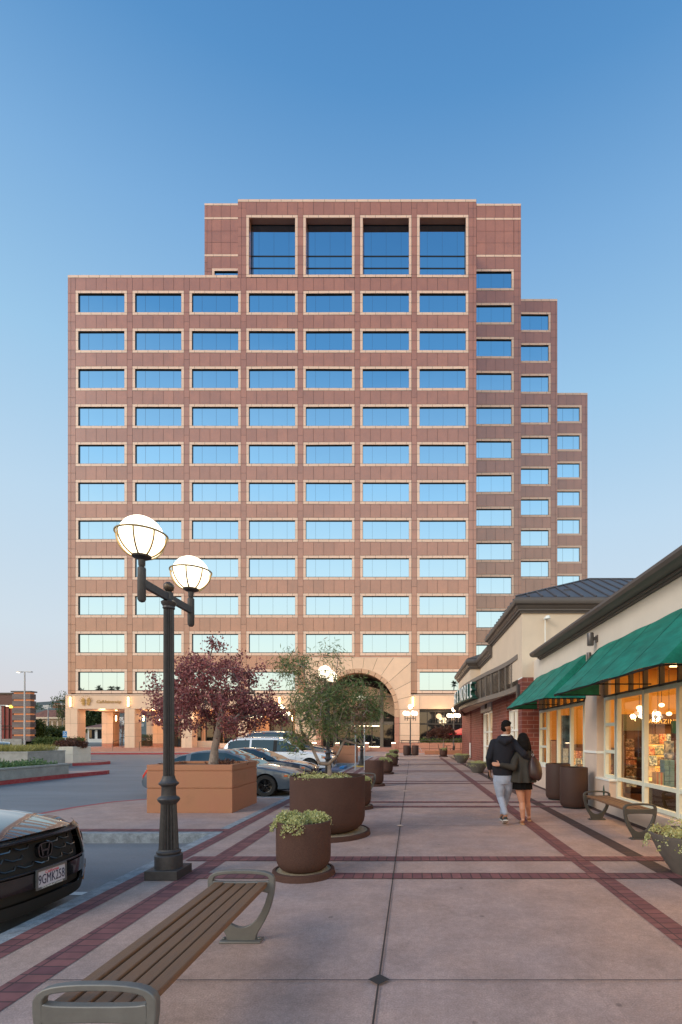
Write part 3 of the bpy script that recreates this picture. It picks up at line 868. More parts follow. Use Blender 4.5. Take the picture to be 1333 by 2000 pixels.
# archivolt ring
rg = MB(); nr = 17
def ringseg(a, c, r0, r1, dy, m):
    sub = [a + (c - a) * j / 4 for j in range(5)]
    o = [(cx + r1 * math.cos(t), cy - r1 * math.sin(t)) for t in sub]; i_ = [(cx + r0 * math.cos(t), cy - r0 * math.sin(t)) for t in sub]
    rg.poly([AP(*p, dy) for p in o] + [AP(*p, dy) for p in i_[::-1]], m)
    for j in range(4):
        rg.poly([AP(*o[j], dy), AP(*o[j + 1], dy), AP(*o[j + 1], .05), AP(*o[j], .05)], m)
        rg.poly([AP(*i_[j], dy), AP(*i_[j + 1], dy), AP(*i_[j + 1], 1.1), AP(*i_[j], 1.1)], m)
for i in range(nr):
    a, c = PI * i / nr, PI * (i + 1) / nr
    ringseg(a + .006, c - .006, ri, ro - 1.2, -.08, 0)
    ringseg(a, c, ro - 1.2, ro, -.05, 2)
for xa, xb in ((cx + ri, cx + ro), (cx - ro, cx - ri)):
    zz = [tz(y, sa) for y in (1385.5, 1401, 1413, 1436, 1452, 1463)]
    for i in range(5):
        rg.box(tx(xa, sa), tx(xb, sa), Ya - .08, Ya + 1.1, zz[i + 1] + .01, zz[i] - .01, 1 if i > 0 else 0)
rg.build('archivolt', [M['tan'], M['redstone'], M['cream']], TW)
# inside the arch: dark vault, cream inner arch, posts, glazing
ia = MB()
Yi = Ya + 3.0; si = F / Yi
nseg = 14
outer = [(tx(cx + 90 * math.cos(PI * j / nseg), sa), tz(cy - 90 * math.sin(PI * j / nseg), sa)) for j in range(nseg + 1)]
for j in range(nseg):
    (xa, za), (xb, zb) = [(tx(cx + 72.5 * math.cos(PI * q / nseg), sa), tz(cy - 72.5 * math.sin(PI * q / nseg), sa)) for q in (j, j + 1)]
    ia.poly([(xa, Ya + 1.1, za), (xb, Ya + 1.1, zb), (xb, Ya + 6, zb), (xa, Ya + 6, za)], 0)
for xx in (cx - 72.5, cx + 72.5):
    X = tx(xx, sa); ia.poly([(X, Ya + 1.1, TZ), (X, Ya + 6, TZ), (X, Ya + 6, tz(cy, sa)), (X, Ya + 1.1, tz(cy, sa))], 0)
ia.poly([(tx(cx - 74, sa), Ya + 6, TZ), (tx(cx + 74, sa), Ya + 6, TZ), (tx(cx + 74, sa), Ya + 6, tz(1305, sa)), (tx(cx - 74, sa), Ya + 6, tz(1305, sa))], 0)
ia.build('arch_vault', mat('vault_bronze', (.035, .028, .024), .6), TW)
pn = MB(); Yc_ = Ya + 4.5; sc_ = F / Yc_
# cream tympanum with its own low arch cut out
def CP(x, y, dy=0): return (tx(x, sc_), Yc_ + dy, tz(y, sc_))
top = [(705 - 66 + 11 * j, 1340 + 19 * ((11 * j - 66) / 62) ** 2) for j in range(13)]
low = [(705 - 66 + 11 * j, 1379 + 18 * ((11 * j - 66) / 62) ** 2) for j in range(13)]
for j in range(12): pn.poly([CP(*top[j]), CP(*top[j + 1]), CP(*low[j + 1]), CP(*low[j])])
pn.build('tympanum', M['cream'], TW)
gl = MB()
gl.box(tx(634, si), tx(767, si), Yi + .05, Yi + .08, TZ, tz(1412, si), 0)
gl.build('entrance_glazing', M['darkglass'], TW)
fm = MB()
for xx in (636, 660, 682, 706, 727): fm.box(tx(xx, si) - .05, tx(xx, si) + .05, Yi - .05, Yi + .03, TZ, tz(1413, si), 0)
fm.box(tx(743, si), tx(749.5, si), Yi - .2, Yi + .02, TZ, tz(1338, si), 1)
fm.box(tx(652, si), tx(658.5, si), Yi - .2, Yi + .02, TZ, tz(1338, si), 1)
fm.box(tx(632, si), tx(769, si), Yi - .12, Yi + .01, tz(1415.5, si), tz(1409.5, si), 1)
fm.box(tx(636, si), tx(765, si), Yi - .1, Yi + .01, tz(1362, si), tz(1359, si), 1)
fm.build('entrance_frame', [M['bronze'], mat('bronze_beam', (.16, .13, .10), .5)], TW)
ln = MB(); ln.box(tx(684, si), tx(742, si), Yi - .25, Yi - .2, tz(1418.6, si), tz(1417.4, si)); ln.box(tx(697, si), tx(742, si), Yi - .25, Yi - .2, TZ + .02, TZ + .08)
ln.build('entrance_light_strip', M['spot'], TW)
# restaurant window right of the arch, its base wall, hedge and rail
rw = MB(); Yr = Yp + .5; sr = F / Yr
rw.box(tx(818, sr), tx(990, sr), Yr, Yr + .05, tz(1452, sr), tz(1384.7, sp), 0)
o = rw.build('restaurant_window', M['darkglass'], TW)
rf_ = MB()
for xx in (819, 835, 851, 868, 885, 900): rf_.box(tx(xx, sr) - .035, tx(xx, sr) + .035, Yr - .06, Yr - .01, tz(1452, sr), tz(1385, sr))
rf_.box(tx(818, sr), tx(990, sr), Yr - .07, Yr - .005, tz(1415.5, sr), tz(1412.5, sr))
rf_.box(tx(818, sr), tx(990, sr), Yr - .07, Yr - .005, tz(1391, sr), tz(1386, sr))
rf_.build('frame', M['bronze'], o)
bw = MB(); Yw = 45.2; sw = F / Yw
fgrid(bw, lin(779, 990, 7), [1450.5, 1462, 1474], sw)
bw.box(tx(779, sw), tx(990, sw), Yw + .03, Yw + 5, -.05, tz(1450.6, sw), 2)
bw.build('base_wall', [M['redstone'], M['stone_joint'], M['redstone']], TW)
# logo and lettering on the frieze
Yg = Yp - .03
lg = MB(); c0 = (tx(169, sp), tz(1371, sp))
def petal(ang, r0, r1, wdt):
    d = Vector((math.cos(ang), math.sin(ang))); q = Vector((-d.y, d.x)); pts = []
    for t, wv in ((0, 0), (.3, .8), (.6, 1), (.85, .6), (1, 0), (.85, -.6), (.6, -1), (.3, -.8)):
        v = d * (r0 + (r1 - r0) * t) + q * wv * wdt; pts.append((c0[0] + v.x, c0[1] + v.y))
    lg.prism(pts, lambda u, v, t: (u, t, v), Yg, Yg - .05)
for a in (8, 28, 50, 130, 152, 172, 205, 228, 312, 335): petal(R(a), .12, .58 if a < 180 else .5, .09)
for a in range(20, 170, 18): lg.prism([(c0[0] + .72 * math.cos(R(a)) + .035 * math.cos(t), c0[1] + .6 * math.sin(R(a)) + .035 * math.sin(t)) for t in (0, 1.57, 3.14, 4.71)], lambda u, v, t: (u, t, v), Yg, Yg - .04)
lg.build('gold_emblem', M['gold'], TW)
text_mesh('gold_lettering', 'CalUniversity', .46, M['gold'], TW, .02, basis((tx(188.5, sp), Yg, tz(1373.2, sp)), (1, 0, 0), (0, 0, 1)), 'LEFT', shear=.3, spacing=1.02)
# sconces
def sconce(x, y, z, h, r, par=TW, nm='sconce'):
    m_ = MB(); m_.tube([(x, y, z - h / 2), (x, y, z + h / 2)], r, 10)
    o = m_.build(nm, M['tubelight'], par, smooth=40)
    c_ = MB(); c_.box(x - r * .8, x + r * .8, y, y + r * 1.6, z - h * .55, z + h * .55)
    c_.build('backplate', M['bronze'], o)
for px in (139.5, 252.6, 368, 547, 807): sconce(tx(px, sp), Yp - .12, tz(1371, sp), .98, .075)
for px, Y in ((227.5, 56.3), (281, 54.9), (312.3, 56.3), (511, 54.7), (571, 54.7), (345, 54.7)): sconce(W(px, 1403, Y).x, Y, W(px, 1403, Y).z, .62, .07)
for px in (228, 272, 330, 400, 430):
    d = MB(); p = W(px, 1386, 53.2); d.lathe([(.09, 0), (.09, .03)], (p.x, p.y, zc - .03), 10); d.build('downlight', M['spot'], TW)
# warm light those fittings throw; the arch lamp is added to brighten its tympanum
for px, Y, e in ((200, 53.5, 60), (300, 53.5, 60), (420, 52.8, 60), (520, 52.8, 60), (860, 49.6, 40), (705, 53.6, 22)):
    lp = bpy.data.lights.new('porch_lamp', 'POINT'); lp.energy = e * 2.2; lp.color = (1, .62, .33); lp.shadow_soft_size = .3
    lo = bpy.data.objects.new('porch_lamp', lp); COL.objects.link(lo); lo.location = (W(px, 1400, Y).x, Y, 3.7)
# rails on the terrace and at the steps
rl = MB()
for y0 in (58.0,):
    rl.box(-35, -24, y0, y0 + .06, TZ + 1.0, TZ + 1.08)
    for xx in np.arange(-35, -23.9, 1.0): rl.box(xx, xx + .05, y0, y0 + .05, TZ, TZ + 1.0)
rl.tube([(tx(783, sw), Yw - .1, tz(1446.2, sw)), (tx(905, sw), Yw - .1, tz(1446.2, sw))], .035, 6)
for px in (785, 800, 818, 840, 862, 884): rl.tube([(tx(px, sw), Yw - .1, tz(1446.2, sw)), (tx(px, sw), Yw - .1, tz(1452, sw))], .025, 6)
for px in (221, 263 + 10, 725): 
    X = tx(px, 19.2); Y = F / 19.2
    rl.tube([(X, Y, 0), (X, Y, .95), (X, Y + 1.6, 1.3), (X, Y + 1.6, .3)], .022, 6)
rl.build('railing', M['rail'], TW)

# ================================================================ shops on the right
SH = thing('retail_building', 'cream and red brick row of shops with green awnings, brown cornices and lit bookstore windows', 'shop building', (3.85, 8, 0))
XW, XG = 3.85, 4.0
# near wall above the windows and its parapet
b = MB()
b.box(XW, XW + .3, 2.0, 15.35, 3.0, 3.9, 0)
b.box(XW, XG + .15, 10.1, 10.8, 0, 3.0, 1)          # pilaster between the bays
b.box(XW, XG + .15, 2.0, 2.4, 0, 3.0, 1)
b.box(XW + .3, 13, 2.0, 15.3, 3.75, 3.82, 2)         # flat roof
b.build('wall', [M['stucco2'], M['plinth'], M['cornice']], SH, bevel=.004)
b = MB()
b.box(XW - .012, XG + .1, 2.4, 9.44, .0, .27); b.box(XW - .012, XG + .1, 9.44, 10.1, 0, .63)
b.box(XW - .012, XG + .1, 10.8, 15.3, 0, .62)
b.build('plinth', M['plinth'], SH, bevel=.004)
b = MB()
b.box(XW - .03, XG + .12, 9.4, 10.1, .63, .67); b.box(XW - .03, XG + .12, 10.8, 15.3, .62, .66)
b.box(XW - .025, XG, 10.08, 10.82, 1.15, 1.20)
b.build('string_course', M['signwhite'], SH, bevel=.004)

def cornice(path, z, prof, name='cornice', par=SH, cap=True):
    """profile (out, up) swept along a plan path; outward is to the left of travel"""
    P_ = [Vector((*p, 0)) for p in path]; rs = []
    for i, p in enumerate(P_):
        d1 = (p - P_[i - 1]).normalized() if i else None; d2 = (P_[i + 1] - p).normalized() if i < len(P_) - 1 else None
        if d1 is None: d1 = d2
        if d2 is None: d2 = d1
        n1 = Vector((-d1.y, d1.x, 0)); n2 = Vector((-d2.y, d2.x, 0)); k_ = (n1 + n2).normalized(); k_ = k_ / max(k_.dot(n1), .4)
        rs.append([p + k_ * u + Vector((0, 0, z + v)) for u, v in prof])
    m_ = MB(); m_.rings(rs, 0, True, (cap, cap))
    return m_.build(name, M['cornice'], par, smooth=35)
PROF = [(0, 0), (.06, 0), (.06, .05), (.12, .06), (.12, .11), (.16, .13), (.20, .20), (.27, .23), (.30, .29), (.30, .36), (.26, .42), (.18, .44), (0, .44)]
def cprof(s=1.0, h=1.0): return [(u * s, v * h) for u, v in PROF]
# travel towards -Y has its left side at +X, so travel towards +Y (left = -X)
cornice([(XW, 2.0), (XW, 14.5)], 3.80, [(0, 0), (.05, 0), (.05, .03), (.10, .035), (.10, .07), (.17, .08), (.24, .075), (.31, .10), (.345, .15), (.34, .20), (.29, .235), (.1, .24), (0, .24)])

# pavilion with hipped metal roof
X1, Ya1, Yb1 = 3.475, 15.35, 21.0
b = MB()
b.box(X1, 12, Ya1, Yb1, 3.39, 5.5, 0)
b.build('pavilion_wall', M['stucco'], SH, bevel=.004)
def cornice_out(path, z, prof):
    """sweep with the profile pushed out to the RIGHT of travel"""
    return cornice(path, z, [(-u, v) for u, v in prof][::-1])
# going from the back corner round the walkway side to the camera side, outward is on the right
PA = [(12, Yb1), (X1, Yb1), (X1, Ya1), (12, Ya1)]
cornice_out(PA, 5.42, cprof(1.0, 1.05))
b = MB()
e = .25; rz0, rz1 = 5.87, 7.42; yr = (Ya1 + Yb1) / 2; xr = 6.65
c0, c1 = Vector((X1 - e, Ya1 - e, rz0)), Vector((X1 - e, Yb1 + e, rz0)); q0, q1 = Vector((12, Ya1 - e, rz0)), Vector((12, Yb1 + e, rz0))
r0, r1 = Vector((xr, yr, rz1)), Vector((12, yr, rz1))
b.poly([c0, q0, r1, r0]); b.poly([q1, c1, r0, r1]); b.poly([c1, c0, r0])
def seam(a, c): b.tube([a + Vector((0, 0, .02)), c + Vector((0, 0, .02))], .03, 5)
seam(c0, r0); seam(c1, r0); seam(r0, r1)
for i in range(1, 20):
    x = c0.x + .42 * i
    if x > 11.9: break
    t = min(1, (x - c0.x) / (xr - c0.x)); top = Vector((x, c0.y + (yr - c0.y) * t, rz0 + (rz1 - rz0) * t)); seam(Vector((x, c0.y, rz0)), top)
for i in range(1, 14):
    y = c0.y + .44 * i
    t = min((y - c0.y), (c1.y - y)) / (yr - c0.y); seam(Vector((c0.x, y, rz0)), Vector((c0.x + (xr - c0.x) * t, y, rz0 + (rz1 - rz0) * t)))
b.build('roof', M['roofmetal'], SH)
b = MB(); p = W(1107, 1157, 16.2); b.box(p.x - .12, p.x + .12, p.y - .1, p.y + .1, p.z, p.z + .07); b.tube([(p.x, p.y, p.z - .3), (p.x, p.y, p.z)], .02, 6)
b.build('roof_light', M['lamp'], SH)

# brick wall behind, with the red pier beside the far awning
b = MB()
b.box(3.475, 4.05, 15.35, 15.9, 0, 3.39)
for y0, y1 in ((15.9, 17.4), (19.75, 23.3), (26.9, 31.6), (31.65, 37.1)): b.box(XW - (.05 if y0 > 31.6 else 0), XW + .3, y0, y1, 0, 3.3)
b.box(XW + .02, XW + .3, 17.4, 19.75, 2.56, 3.3); b.box(XW + .02, XW + .3, 23.3, 26.9, 3.45, 3.6)
b.box(XW, 10, 36.8, 37.1, 0, 4)
b.build('brick_wall', M['redbrick'], SH)
b = MB(); b.box(3.47, 3.49, 15.34, 15.92, 3.36, 3.40); b.tube([(XW - .07, 31.6, .1), (XW - .07, 31.6, 1.1)], .05, 8)
b.build('pipe', M['signwhite'], SH)
# stucco above the far shops
b = MB()
b.box(X1, 12, Yb1, 24.85, 3.2, 5.05); b.box(2.975, 12, 24.85, 31.2, 3.3, 5.25)
b.box(X1 + .1, 12, 31.2, 37.1, 3.3, 5.0)
b.build('upper_wall', M['stucco'], SH)
cornice_out([(12, 31.2), (2.975, 31.2), (2.975, 24.85), (X1, 24.85), (X1, Yb1)], 4.98, cprof(.85, 1.15))
b = MB(); b.poly([(2.8, 24.7, 5.5), (2.8, 31.3, 5.5), (6, 31.3, 6.6), (6, 24.7, 6.6)]); b.poly([(2.8, 24.7, 5.5), (6, 24.7, 6.6), (6, 24.7, 5.5)])
b.build('roof', M['roofmetal'], SH)

# curved louvred canopy screen
cp = [(3.475, 15.95), (3.45, 17.2), (3.33, 18.6), (3.16, 19.9), (3.0, 21.4), (2.86, 22.9), (2.75, 24.4), (2.69, 26), (2.72, 27.6), (2.83, 29.2), (3.05, 31), (3.35, 33), (3.85, 36)]
def spline(pts, n=6):
    out = []
    for i in range(len(pts) - 1):
        p0, p1, p2, p3 = [Vector(pts[max(0, min(len(pts) - 1, j))]) for j in (i - 1, i, i + 1, i + 2)]
        for k_ in range(n):
            t = k_ / n; out.append(.5 * ((2 * p1) + (-p0 + p2) * t + (2 * p0 - 5 * p1 + 4 * p2 - p3) * t * t + (-p0 + 3 * p1 - 3 * p2 + p3) * t ** 3))
    out.append(Vector(pts[-1])); return out
cs = spline(cp, 5)
def vband(mb, pts, z0, z1, off0, off1, m=0):
    rs = []
    for i, p in enumerate(pts):
        d = (pts[min(i + 1, len(pts) - 1)] - pts[max(0, i - 1)]).normalized(); n_ = Vector((-d.y, d.x))
        a, c = p + n_ * off0, p + n_ * off1
        rs.append([(a.x, a.y, z0), (c.x, c.y, z0), (c.x, c.y, z1), (a.x, a.y, z1)])
    mb.rings(rs, m)
b = MB(); vband(b, cs, 3.02, 3.20, -.12, .03); vband(b, cs, 4.06, 4.22, -.12, .03)
b.build('canopy_beam', M['louvre'], SH, smooth=30)
b = MB()
for i in range(17): vband(b, cs, 3.23 + .05 * i, 3.245 + .05 * i, -.07, -.01)
o = b.build('louvre', mat('bronze_louvre', (.10, .08, .065), .5), SH)
b = MB(); acc = 0; last = cs[0]
for p in cs:
    acc += (p - last).length; last = p
    if acc > .82: acc = 0; b = MB(); b.box(p.x - .02, p.x + .07, p.y - .03, p.y + .03, 3.18, 4.08); b.build('canopy_post', M['louvre'], SH)
b = MB()      # soffit between the screen and the wall
for i in range(len(cs) - 1):
    a, c = cs[i], cs[i + 1]
    b.poly([(a.x, a.y, 3.19), (c.x, c.y, 3.19), (4.0, c.y, 3.19), (4.0, a.y, 3.19)])
b.build('soffit', M['stucco'], SH)
# raised sign letters along the curve, last letter nearest
def on_curve(y):
    for i in range(len(cs) - 1):
        if cs[i].y <= y <= cs[i + 1].y:
            t = (y - cs[i].y) / (cs[i + 1].y - cs[i].y); return cs[i].lerp(cs[i + 1], t), (cs[i + 1] - cs[i]).normalized()
b_ = MB(); yy = 21.95
sgn = MB()
sub = [p for p in cs if 21.6 < p.y < 35]
vband(sgn, sub, 3.22, 3.27, .04, .36)
o = sgn.build('sign_ledge', M['green'], SH)
for ch in 'ELBON & SENRAB':
    if ch == ' ': yy += .35; continue
    p, d = on_curve(yy); n_ = Vector((-d.y, d.x))
    # letters are read from the walkway: their x direction runs towards the camera
    m_ = basis((p.x + n_.x * .30, p.y + n_.y * .30, 3.28), (-d.x, -d.y, 0), (0, 0, 1))
    t = text_mesh('sign_letter', ch, 1.02, M['signwhite'], SH, .012, m_, 'CENTER', sx_=.78)
    m2 = basis((p.x + n_.x * .19, p.y + n_.y * .19, 3.28), (-d.x, -d.y, 0), (0, 0, 1))
    t2 = text_mesh('letter_return', ch, 1.02, M['green'], t, .095, m2, 'CENTER', sx_=.78)
    yy += .68

# windows
def winbay(ys, z0, z1, X, rails, frame=M['wframe'], fr=.042, dep=.085, par=SH, glass=True, nm='window'):
    ys = sorted(ys); g = MB()
    if glass: g.poly([(X + .05, ys[0], z0), (X + .05, ys[0], z1), (X + .05, ys[-1], z1), (X + .05, ys[-1], z0)])
    o = g.build(nm, M['shopglass'], par) if glass else None
    f = MB()
    for y in ys: f.box(X - .02, X + dep - .02, y - fr, y + fr, z0, z1)
    for (ya, yb, z) in rails: f.box(X - .012, X + dep - .03, ya, yb, z - fr * .8, z + fr * .8)
    f.build('frame', frame, o or par, bevel=.003)
    return o
h = 2.31
winbay([9.44, 8.35, 7.26, 6.17, 5.08, 4.0, 2.9], .27, h, XG, [(2.4, 9.44, .31), (2.4, 9.44, .68), (2.4, 9.44, h - .03)])
winbay([9.44 + .05, 10.02], .67, h, XG, [(9.44, 10.05, .70), (9.44, 10.05, 1.2), (9.44, 10.05, 1.75), (9.44, 10.05, h - .03)], nm='window')
winbay([10.86, 11.25, 12.2, 13.3, 14.35, 15.15], .66, h, XG, [(10.8, 15.2, .69), (10.8, 11.25, 1.2), (10.8, 11.25, 1.75), (14.35, 15.2, 1.2), (14.35, 15.2, 1.75), (10.8, 15.2, h - .03)])
winbay([2.9, 3.45, 4.0, 4.55, 5.08, 5.6, 6.17, 6.7, 7.26, 7.8, 8.35, 8.9, 9.49, 10.05], h, 3.0, XG, [(2.4, 10.1, h + .03), (2.4, 10.1, 2.98)], M['wdark'], fr=.018, nm='clerestory_window')
winbay([10.85, 11.25, 11.7, 12.2, 12.75, 13.3, 13.8, 14.35, 14.75, 15.2], h, 3.0, XG, [(10.8, 15.3, h + .03), (10.8, 15.3, 2.98)], M['wdark'], fr=.018, nm='clerestory_window')
for y0, y1, zz in ((17.4, 19.75, 2.56), (23.3, 26.9, 2.78)):
    winbay([y0 + .05, y0 + .5, (y0 + y1) / 2, y1 - .5, y1 - .05], .1, zz, XW + .12, [(y0, y1, .15), (y0, y1, 1.0), (y0, y1, 1.75), (y0, y1, zz - .04)], M['signwhite'])
    b = MB(); b.box(XW + .32, XW + .34, y0, y1, .1, zz); b.build('blind', mat('lit_blind', (.7, .55, .36), .8, emit=(1, .66, .36), es=.25), SH)
b = MB(); b.box(XW - .06, XW + .1, 23.35, 26.85, 2.80, 3.45, 0); b.box(XW - .075, XW - .06, 24.6, 25.3, 2.95, 3.25, 1)
b.build('sign_panel', [mat('grey_panel', (.34, .33, .34), .5), M['black']], SH)

# awnings
def awning(y0, y1, xo=2.90, zb=2.36, zt=3.33, name='awning'):
    m_ = MB(); n = 9; ns = 10
    def S_(u, t):      # u along, t down
        sag = -.035 * math.sin(PI * t) * (1 - .3 * abs(math.sin(u * 3 * PI)))
        return Vector((XW - .01 - (XW - xo) * t, y0 + (y1 - y0) * u, zt + (zb - zt) * t + sag + .008 * math.sin(23 * u + 5 * t)))
    for i in range(ns * 3):
        for j in range(n):
            m_.poly([S_(i / ns / 3, j / n), S_((i + 1) / ns / 3, j / n), S_((i + 1) / ns / 3, (j + 1) / n), S_(i / ns / 3, (j + 1) / n)])
    o = m_.build(name, M['awning'], SH)
    me = o.data
    import bmesh
    bm = bmesh.new(); bm.from_mesh(me); bmesh.ops.remove_doubles(bm, verts=bm.verts, dist=.0005); bm.to_mesh(me); bm.free()
    me.polygons.foreach_set('use_smooth', [True] * len(me.polygons))
    for y in (y0, y1):
        s_ = MB(); s_.poly([(XW - .01, y, zt), (xo, y, zb), (XW - .01, y, zb)]); s_.build('side_panel', M['awning'], o)
    r_ = MB()
    r_.tube([(xo + .02, y0, zb - .01), (xo + .02, y1, zb - .01)], .016, 6)
    for u in lin(y0 + .05, y1 - .05, 2): r_.tube([(xo + .02, u, zb - .01), (XW, u, zb - .01)], .012, 5); r_.tube([(xo + .02, u, zb - .03), (XW - .02, u, zt - .03)], .012, 5)
    r_.build('frame', M['black'], o)
    # stitched seams
    for u in (.25, .5, .75):
        q_ = MB(); q_.tube([S_(u, t / 8) + Vector((-.002, 0, .002)) for t in range(9)], .0025, 4); q_.build('seam', M['green'], o)
    return o
awning(5.66, 9.94); awning(10.72, 14.9); awning(1.2, 5.2)

# wall lights
def walllight(x, y, z, r=.075, h=.26):
    m_ = MB(); m_.lathe([(r * .9, 0), (r, .01), (r, h), (r * .95, h + .012)], (x, y, z), 20)
    m_.box(x + r * .8, XW, y - .02, y + .02, z + h * .45, z + h * .7); m_.box(XW - .02, XW, y - .06, y + .06, z + h * .3, z + h * .85)
    o = m_.build('wall_light', M['pole'] if False else mat('pewter_metal', (.12, .11, .11), .4, metal=.6), SH, smooth=35)
walllight(3.71, 10.08, 3.40, .068, .25); walllight(3.76, 10.3, 3.08, .05, .2)
b = MB(); p = Vector((3.42, 15.7, 3.0)); b.box(p.x - .04, p.x + .06, p.y - .1, p.y + .1, 2.75, 3.2)
b.build('wall_light', M['lamp'], SH, bevel=.01)
b = MB(); p = W(1065, 1208, 15.25); b.tube([(p.x, p.y, 4.0), (p.x, p.y, p.z)], .015, 6); b.box(p.x - .03, p.x + .05, p.y - .06, p.y + .06, p.z - .03, p.z + .03)
b.lathe([(.075, .0), (.08, .05), (.06, .09), (.02, .10)], (p.x + .06, p.y - .08, p.z - .03), 14)
b.build('security_camera', M['signwhite'], SH, smooth=40)
# small green diamond emblem on the plinth
b = MB(); c = Vector((XW - .016, 9.68, .40)); pts = [(0, .13), (.045, 0), (0, -.13), (-.045, 0)]
b.prism(pts, lambda u, v, t: (t, c.y + u, c.z + v), c.x, c.x - .008)
b.build('diamond_emblem', M['green'], SH)

# ---- inside the bookstore
b = MB()
b.box(XG + .15, 12.5, 1.0, 15.3, -.1, .02, 0)
b.box(12.5, 12.6, 1.0, 15.3, 0, 3.6, 1); b.box(XG + .15, 12.5, 15.2, 15.3, 0, 3.6, 1); b.box(XG + .15, 12.5, 1.0, 1.1, 0, 3.6, 1)
b.box(XG + .3, 12.5, 1.0, 15.3, 3.6, 3.7, 2)
b.box(XG + .3, 12.5, 9.9, 10.0, 3.1, 3.6, 2)
b.build('interior', [mat('shop_floor', (.20, .09, .035), .35, var=.2, scale=3), mat('ochre_wall', (.66, .36, .07), .8), mat('shop_ceiling', (.50, .30, .14), .9)], SH)
b = MB()
for x in (5.6, 7.6, 9.8):
    for y in (2.6, 4.6, 6.6, 8.6, 11.2, 13.2): b.box(x, x + .5, y, y + 1.1, 3.56, 3.59)
b.build('ceiling_light', mat('ceiling_panel', (1, .9, .7), .5, emit=(1, .66, .28), es=7), SH)
for x, y in ((7.6, 5), (7.6, 8.2), (7.4, 12.0), (10, 6.5), (10, 11.5)):
    lp = bpy.data.lights.new('shop_lamp', 'AREA'); lp.shape = 'SQUARE'; lp.size = 2.0; lp.energy = 125; lp.color = (1, .57, .19)
    lo = bpy.data.objects.new('shop_lamp', lp); COL.objects.link(lo); lo.location = (x, y, 3.5)
# magazine wall, parallel to the shop front
COVERS = [mat('cover_' + n_, c_, .35, var=.7, scale=18, var2=v_) for n_, c_, v_ in (
    ('cream', (.75, .62, .40), (.20, .10, .06)), ('red', (.55, .08, .04), (.75, .5, .3)), ('teal', (.08, .25, .28), (.6, .55, .4)),
    ('dark', (.06, .05, .05), (.45, .35, .25)), ('orange', (.7, .28, .05), (.9, .7, .4)), ('white', (.8, .74, .62), (.3, .2, .15)), ('blue', (.10, .25, .5), (.6, .7, .75)))]
SLIT = mat('shelf_glow', (1, .8, .4), .5, emit=(1, .58, .12), es=1.3)
SWOOD = mat('shelf_wood', (.13, .06, .03), .5)
HBROWN = mat('header_brown', (.07, .035, .02), .5)
HLET = mat('header_letters', (.75, .45, .12), .5, emit=(1, .6, .15), es=.5)
def shelf_unit(name, loc, rz, wd, ht, tiers, label, cat='shelf', tilt=.25, header=None, hh=.42, group=None, hcol=None, covers=None, seed=1, tx_=0.0):
    rr = random.Random(seed)
    t = thing(name, label, cat, loc, rz, group)
    b = MB(); wood = SWOOD
    b.box(-wd / 2, wd / 2, .0, .05, 0, ht, 0); b.box(-wd / 2, -wd / 2 + .03, -.34, 0, 0, ht - .1, 0); b.box(wd / 2 - .03, wd / 2, -.34, 0, 0, ht - .1, 0)
    b.box(-wd / 2, wd / 2, -.42, 0, 0, .22, 0)
    b.build('cabinet', wood, t, local=True)
    zs = lin(.35, ht - .25, tiers)
    for i in range(tiers):
        q = MB(); yo = -.34 + .20 * i / max(1, tiers - 1)
        q.box(-wd / 2 + .03, wd / 2 - .03, yo, 0, zs[i], zs[i] + .02)
        q.build('shelf', wood, t, local=True)
        if wd > 1: q = MB(); q.box(-wd / 2 + .05, wd / 2 - .05, yo + .02, yo + .05, zs[i] - .02, zs[i] - .005); q.box(-wd / 2 + .05, wd / 2 - .05, -.02, -.01, zs[i] - .14, zs[i] - .02); q.build('shelf_light', SLIT, t, local=True)
        x = -wd / 2 + .05
        while x < wd / 2 - .22:
            w_ = rr.uniform(.17, .23); hgt = rr.uniform(.24, .29)
            m_ = MB(); T = Matrix.Translation((x + w_ / 2, yo + .03, zs[i] + .02)) @ Matrix.Rotation(-rr.uniform(.15, .25), 4, 'X')
            m_.box(-w_ / 2, w_ / 2, 0, .012, 0, hgt, M=T)
            m_.build('magazine', rr.choice(covers or COVERS), t, local=True)
            x += w_ + .012
    if header:
        q = MB(); q.box(-wd / 2, wd / 2, -.12, .05, ht, ht + hh); q.build('header', HBROWN if hcol is None else hcol, t, local=True)
        tm = text_mesh('header_text', header, .17, HLET, None, .005, Matrix.Translation((tx_, -.13, ht + hh * .12)) @ Matrix.Rotation(PI / 2, 4, 'X'), 'CENTER', spacing=1.15)
        tm.parent = t
    return t
shelf_unit('magazine_shelf', (7.45, 13.7, .02), -.12, 3.0, 1.82, 4, 'long magazine shelf under the MAGAZINES header board inside the lit bookstore', header='MAGAZINES', hh=.30, seed=3, tx_=-.40)
shelf_unit('display_rack', (5.02, 11.0, .02), -.35, .42, 1.62, 5, 'narrow dark rack of magazines topped by a grey green card behind the bookstore pane', 'display rack', seed=5, header=' ', hh=.36, hcol=mat('card_green', (.16, .2, .16), .6))
shelf_unit('display_rack', (5.50, 9.75, .02), -.35, .5, 1.55, 5, 'display rack with a teal top card beside the pale blue boxed sets', 'display rack', seed=9, header=' ', hh=.25, hcol=mat('card_teal', (.03, .16, .16), .6))
t = thing('boxed_set_stack', 'column of pale blue boxed sets under a blue poster behind the bookstore pane', 'box stack', (5.0, 9.5, .02), PI / 2 - .1)
b = MB(); b.box(-.15, .25, -.28, .30, 0, .50); b.build('stand', M['black'], t, local=True)
lb_ = mat('pale_blue_card', (.16, .36, .52), .5, var=.15, scale=10)
for i in range(5):
    for j in range(2):
        b = MB(); b.box(-.1, .12, -.10 + .095 * j, -.01 + .095 * j, .505 + .105 * i, .605 + .105 * i); b.build('box', lb_, t, local=True, bevel=.004)
